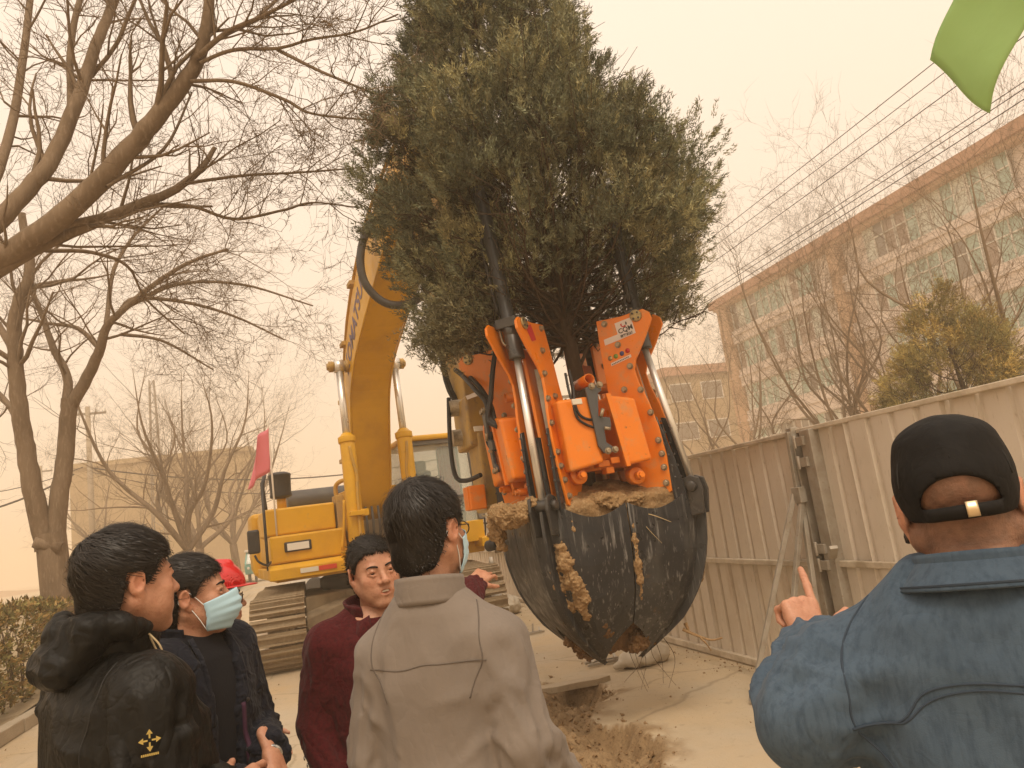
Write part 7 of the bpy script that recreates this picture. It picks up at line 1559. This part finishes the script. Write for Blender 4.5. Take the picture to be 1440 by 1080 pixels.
mb = MB(); mb.grid([[P.hd((.016*u, .0862-.22*u*u*.016, -.0605-.0014*v)) for u in np.linspace(-1, 1, 9)] for v in range(5)]); mb.v = mb.v; mb2 = MB(); mb2.v, mb2.f, mb2.sm = mb.v, mb.f, mb.sm; P.putmb('teeth', mb2, MATS['teeth'], solid=.003)
P.jacket(prof(1.59, 1.0, 1.05, z0=.74), sh, el, wr, MATS['coat_burgundy'], rs=(.076, .062, .060, .052), folds=.008, tors=.009, seed=9.9, shr=.062)
P.collar(MATS['coat_burgundy'], (0, -.014, 1.315), .092, .085, .062, lean=(0, -.006), open_=1.3, flare=.22, tilt=.020, thick=.010)
for sg in (-1, 1):
    mb = MB(); mb.grid([[(sg*(.045+.055*t*(1-abs(q-.35))), .105+.055*q-.012*abs(t-.5)-.03*t*(1-q), 1.335-.20*q-.02*t) for t in np.linspace(0, 1, 5)] for q in np.linspace(0, 1, 7)]); P.putmb('lapel', mb, MATS['coat_burgundy'], P.jo, solid=.008)
for z in (.985, 1.01): 
    q = P.snap([(.30, .02, z-.1)], .002)[0]; mb = MB(); mb.lathe(q, (1, 0, 0), [(0, .007), (.003, .007), (.004, .003)], 10); P.putmb('button', mb, MATS['steel_watch'], P.jo)

# --- man in denim jacket and black cap, right foreground
P = Person('man from behind in blue denim jacket and black cap pointing with raised hand', (0.985, .985), (.70, .715), 1.645)
P.set_head((0.0, .015, 1.520), yaw=.02, pitch=-.05, roll=-.03, size=1.02, cheek=1.08, shaved=.85)
sh = [(-.190, -.01, 1.278), (.190, -.01, 1.278)]
tw = P.Lc(at(1143, 905, 1.42)); el = [tuple(P.Lc(at(1142, 1003, 1.12))), (.30, .06, 1.10)]; wr = [tuple(tw), (.22, .25, 1.15)]
tip = P.Lc(at(1108, 806, 1.52)); Y = nrm(tip-tw); Z = P.Ld(nrm((.05, -.9, .45))); Z = nrm(Z-Y*Z.dot(Y))
P.hand(tw, Y, Z, -np.cross(Z, Y), 'point', thumb=(.85, .55, .15), tcurl=.1, sc=1.08)
Y2, Z2 = P.arm_frame(el[1], wr[1], (1, 0, .5)); P.hand(wr[1], Y2, Z2, -np.cross(Y2, Z2), 'relaxed', h=.005)
P.body(sh, el, wr); P.eyes()
def capf():
    f = Field((-.12, -.16, -.04), (.12, .14, .17), .004); sz = (.0855, .1065, .098); c = (0, -.014, .036)
    f.ell(c, sz, 0); f.ell((0, -.026, .100), (.068, .074, .034), .03)
    def lowcut(Pt): return Pt[..., 2]-np.interp(Pt[..., 1], [-.12, -.04, .0, .05, .1], [-.020, -.018, .0, .030, .038])
    f.func(f.lo, f.lo+f.h*f.n, lowcut, .0, 's')
    def arch(Pt):
        x, y, z = Pt[..., 0], Pt[..., 1], Pt[..., 2]; return np.maximum(((x/.052)**2+((z-.004)/.040)**2)**.5*.04-.04, np.maximum(y+.03, .001-z))
    f.func(f.lo, f.lo+f.h*f.n, arch, .0, 's')
    V, Q = f.mesh(); N = vnormals(V, Q); V = V+N*((fbm(V*28, 3)-.5)*.006)[:, None]; return smooth_mesh(V, Q, 2), Q
V, Q = capf(); cap = P.put('cap', P.hd(V), Q, MATS['cap_cloth'])
arc = lambda r, z, a0, a1, n=16: [P.hd((r*.083*math.sin(a), -.014-r*.104*math.cos(a), z)) for a in np.linspace(a0, a1, n)]
mb = MB(); mb.grid([arc(1.055, .001, -.60, .60), arc(1.06, -.007, -.60, .60), arc(1.05, -.016, -.60, .60)]); P.putmb('strap', mb, MATS['cap_cloth'], cap, solid=.003)
mb = MB(); mb.grid([arc(1.085, .005, .04, .21, 6), arc(1.085, -.017, .04, .21, 6)]); P.putmb('buckle', mb, MATS['brass'], cap, solid=.003)
mb = MB(); mb.lathe(P.hd((0, -.02, .136)), P.HR@np.array([0, 0, 1]), [(0, .012), (.004, .011), (.006, .006)], 14); P.putmb('cap_button', mb, MATS['cap_cloth'], cap)
mb = MB(); mb.grid([[P.hd((.075*math.sin(a)*(1-.1*t), .088*math.cos(a)*.6+.03+.075*t*math.cos(a)**.5, .036-.012*t-.02*math.sin(a)**2)) for a in np.linspace(-1.45, 1.45, 17)] for t in np.linspace(0, 1, 6)]); P.putmb('visor', mb, MATS['cap_cloth'], cap, solid=.003)
for k in range(6):
    a = math.pi/3*k; mb = MB(); mb.tube([P.hd((.0865*math.sin(a)*math.cos(e), -.014-.1075*math.cos(a)*math.cos(e), .036+.099*math.sin(e))) for e in np.linspace(.35 if k == 0 else 0, 1.4, 12)], .0012, 5); P.putmb('cap_seam', mb, MATS['seam_black'], cap)
mb = MB(); mb.lathe(P.hd((-.082, -.008, -.036)), (0, 0, -1), [(-.008, .004), (0, .006), (.010, .005), (.012, .002)], 10); P.putmb('earphone', mb, MATS['glasses'])
pr = prof(1.645, 1.10, 1.13, z0=.72, belly=.02); pr = pr[:5]+[(pr[5][0]+.012, *pr[5][1:]), (pr[6][0]+.040, *pr[6][1:]), (pr[7][0]+.042, *pr[7][1:])]
P.jacket(pr, sh, el, wr, MATS['denim'], rs=(.086, .078, .074, .058), folds=.014, tors=.016, seed=4.4, shr=.074, short=.01, neck=(.072, .048), nz=1.452)
P.collar(MATS['denim'], (0, -.016, 1.408), .083, .083, .042, lean=(0, .0), open_=.7, flare=-.05, tilt=.012, thick=.006)
P.collar(MATS['denim'], (0, -.016, 1.398), .098, .097, .046, lean=(0, .004), open_=.9, flare=-.42, tilt=.014, thick=.004, name='collar_fold')
P.collar(MATS['denim_seam'], (0, -.016, 1.402), .1160, .1150, .003, open_=.9, tilt=.016, thick=.003, name='collar_stitch')
for dz in (0, -.011): P.seam([(-.172, -.17, 1.225+dz), (-.150, -.2, 1.258+dz), (-.10, -.2, 1.278+dz), (0, -.2, 1.288+dz), (.10, -.2, 1.278+dz), (.150, -.2, 1.258+dz), (.172, -.17, 1.225+dz)], .0020, .0, 8, MATS['denim_seam'])
P.seam([(-.17, -.03, 1.415), (-.205, -.10, 1.335), (-.195, -.14, 1.255), (-.175, -.15, 1.155), (-.18, -.1, 1.085)], .0020, 0, 8, MATS['denim_seam'])
P.seam([(.17, -.03, 1.415), (.205, -.10, 1.335), (.195, -.14, 1.255), (.175, -.15, 1.155), (.18, -.1, 1.085)], .0020, 0, 8, MATS['denim_seam'])

# --- man half hidden between the black and the navy jacket
P = Person('man almost hidden behind the black hooded jacket, only chin and dark collar showing', (-0.53, 2.80), (.95, -.2), 1.60)
P.set_head((0, .03, 1.455), yaw=.05, pitch=.05, size=1.0, mouth=.8, h=.005)
sh = [(-.180, 0, 1.265), (.180, 0, 1.265)]; el = [(-.23, .0, 1.0), (.23, .0, 1.0)]; wr = [(-.2, .15, .85), (.2, .15, .85)]
for i, sg in ((0, 1), (1, -1)):
    Y, Z = P.arm_frame(el[i], wr[i], (-sg*1.0, 0, .2)); P.hand(wr[i], Y, Z, np.cross(Y, Z)*(1 if i == 0 else -1), 'relaxed', h=.006)
P.body(sh, el, wr); P.hair(MATS['hair_black'], n=2000, front=.066, puff=.012); P.eyes()
P.jacket(prof(1.60, 1.0, 1.0), sh, el, wr, MATS['dark_cloth'], seed=3.1, h=.010); P.collar(MATS['dark_cloth'], (0, -.02, 1.325), .080, .080, .05, open_=.5, tilt=.012)

# --- person in red helmet behind the navy jacket
P = Person('person in red safety helmet and glasses behind the navy jacket', (-0.415, 3.35), (1, .0), 1.55)
P.set_head((0, .03, 1.430), yaw=.0, size=1.0, h=.0045)
sh = [(-.180, 0, 1.225), (.180, 0, 1.225)]; el = [(-.23, .0, 1.04), (.23, .0, 1.04)]; wr = [(-.2, .15, .86), (.2, .15, .86)]
for i, sg in ((0, 1), (1, -1)):
    Y, Z = P.arm_frame(el[i], wr[i], (-sg*1.0, 0, .2)); P.hand(wr[i], Y, Z, np.cross(Y, Z)*(1 if i == 0 else -1), 'relaxed', h=.006)
P.body(sh, el, wr); P.hair(MATS['hair_black'], n=1200, front=.05, puff=.006); P.eyes(); P.specs()
f = Field((-.14, -.18, .0), (.14, .18, .20), .004); f.ell((0, -.01, .055), (.105, .128, .105), 0); f.cone((0, -.075, .138), (0, .055, .140), .016, .016, .02)
f.ell((0, -.01, .05), (.101, .124, .100), 0, 's'); f.func(f.lo, f.lo+f.h*f.n, lambda Pt: Pt[..., 2]-.045, 0, 's')
V, Q = f.mesh(); hel = P.put('helmet', P.hd(smooth_mesh(V, Q, 1)), Q, MATS['helmet_red'])
mb = MB(); mb.grid([[P.hd(((.104+.014*t)*math.sin(a), -.01+(.127+.016*t+.030*t*max(0, math.cos(a)))*math.cos(a), .050-.006*t)) for a in np.linspace(0, 2*math.pi, 41)] for t in (0, .5, 1)]); P.putmb('helmet_brim', mb, MATS['helmet_red'], hel, solid=.004)
mb = MB()
for k, (x0, z0, x1, z1) in enumerate([(-.03, .10, .03, .10), (-.03, .085, .03, .085), (0, .075, 0, .115), (-.025, .115, .025, .115), (-.025, .072, -.01, .084), (.025, .072, .01, .084)]):
    q = [(x0, z0), ((x0+x1)/2, (z0+z1)/2), (x1, z1)]
    mb.tube([P.hd((.106*math.cos(math.asin(max(-1, min(1, (z-.055)/.105))))+.002, x*1.0-.0, z)) for x, z in q], .0028, 5)
P.putmb('helmet_lettering', mb, MATS['helmet_white'], hel)
P.jacket(prof(1.55, 1.0, 1.0), sh, el, wr, MATS['dark_cloth'], seed=3.8, h=.010); P.collar(MATS['dark_cloth'], (0, -.02, 1.285), .080, .080, .05, open_=.5, tilt=.012)
# ------------------------------------------------------------------ dusty air
mb = MB(); mb.box((0, 40, 7.9), (480, 480, 9.3)); hz = mb.build('haze', bpy.data.materials.new('haze')); hz['kind'] = 'stuff'; hz['label'] = 'pale tan dust haze filling the air'
m = hz.data.materials[0]; m.use_nodes = True; t = m.node_tree; t.nodes.clear(); o_ = t.nodes.new('ShaderNodeOutputMaterial'); v_ = t.nodes.new('ShaderNodeVolumePrincipled')
v_.inputs['Color'].default_value = (.985, .875, .71, 1); v_.inputs['Density'].default_value = .0060; v_.inputs['Anisotropy'].default_value = .2; t.links.new(v_.outputs[0], o_.inputs['Volume'])
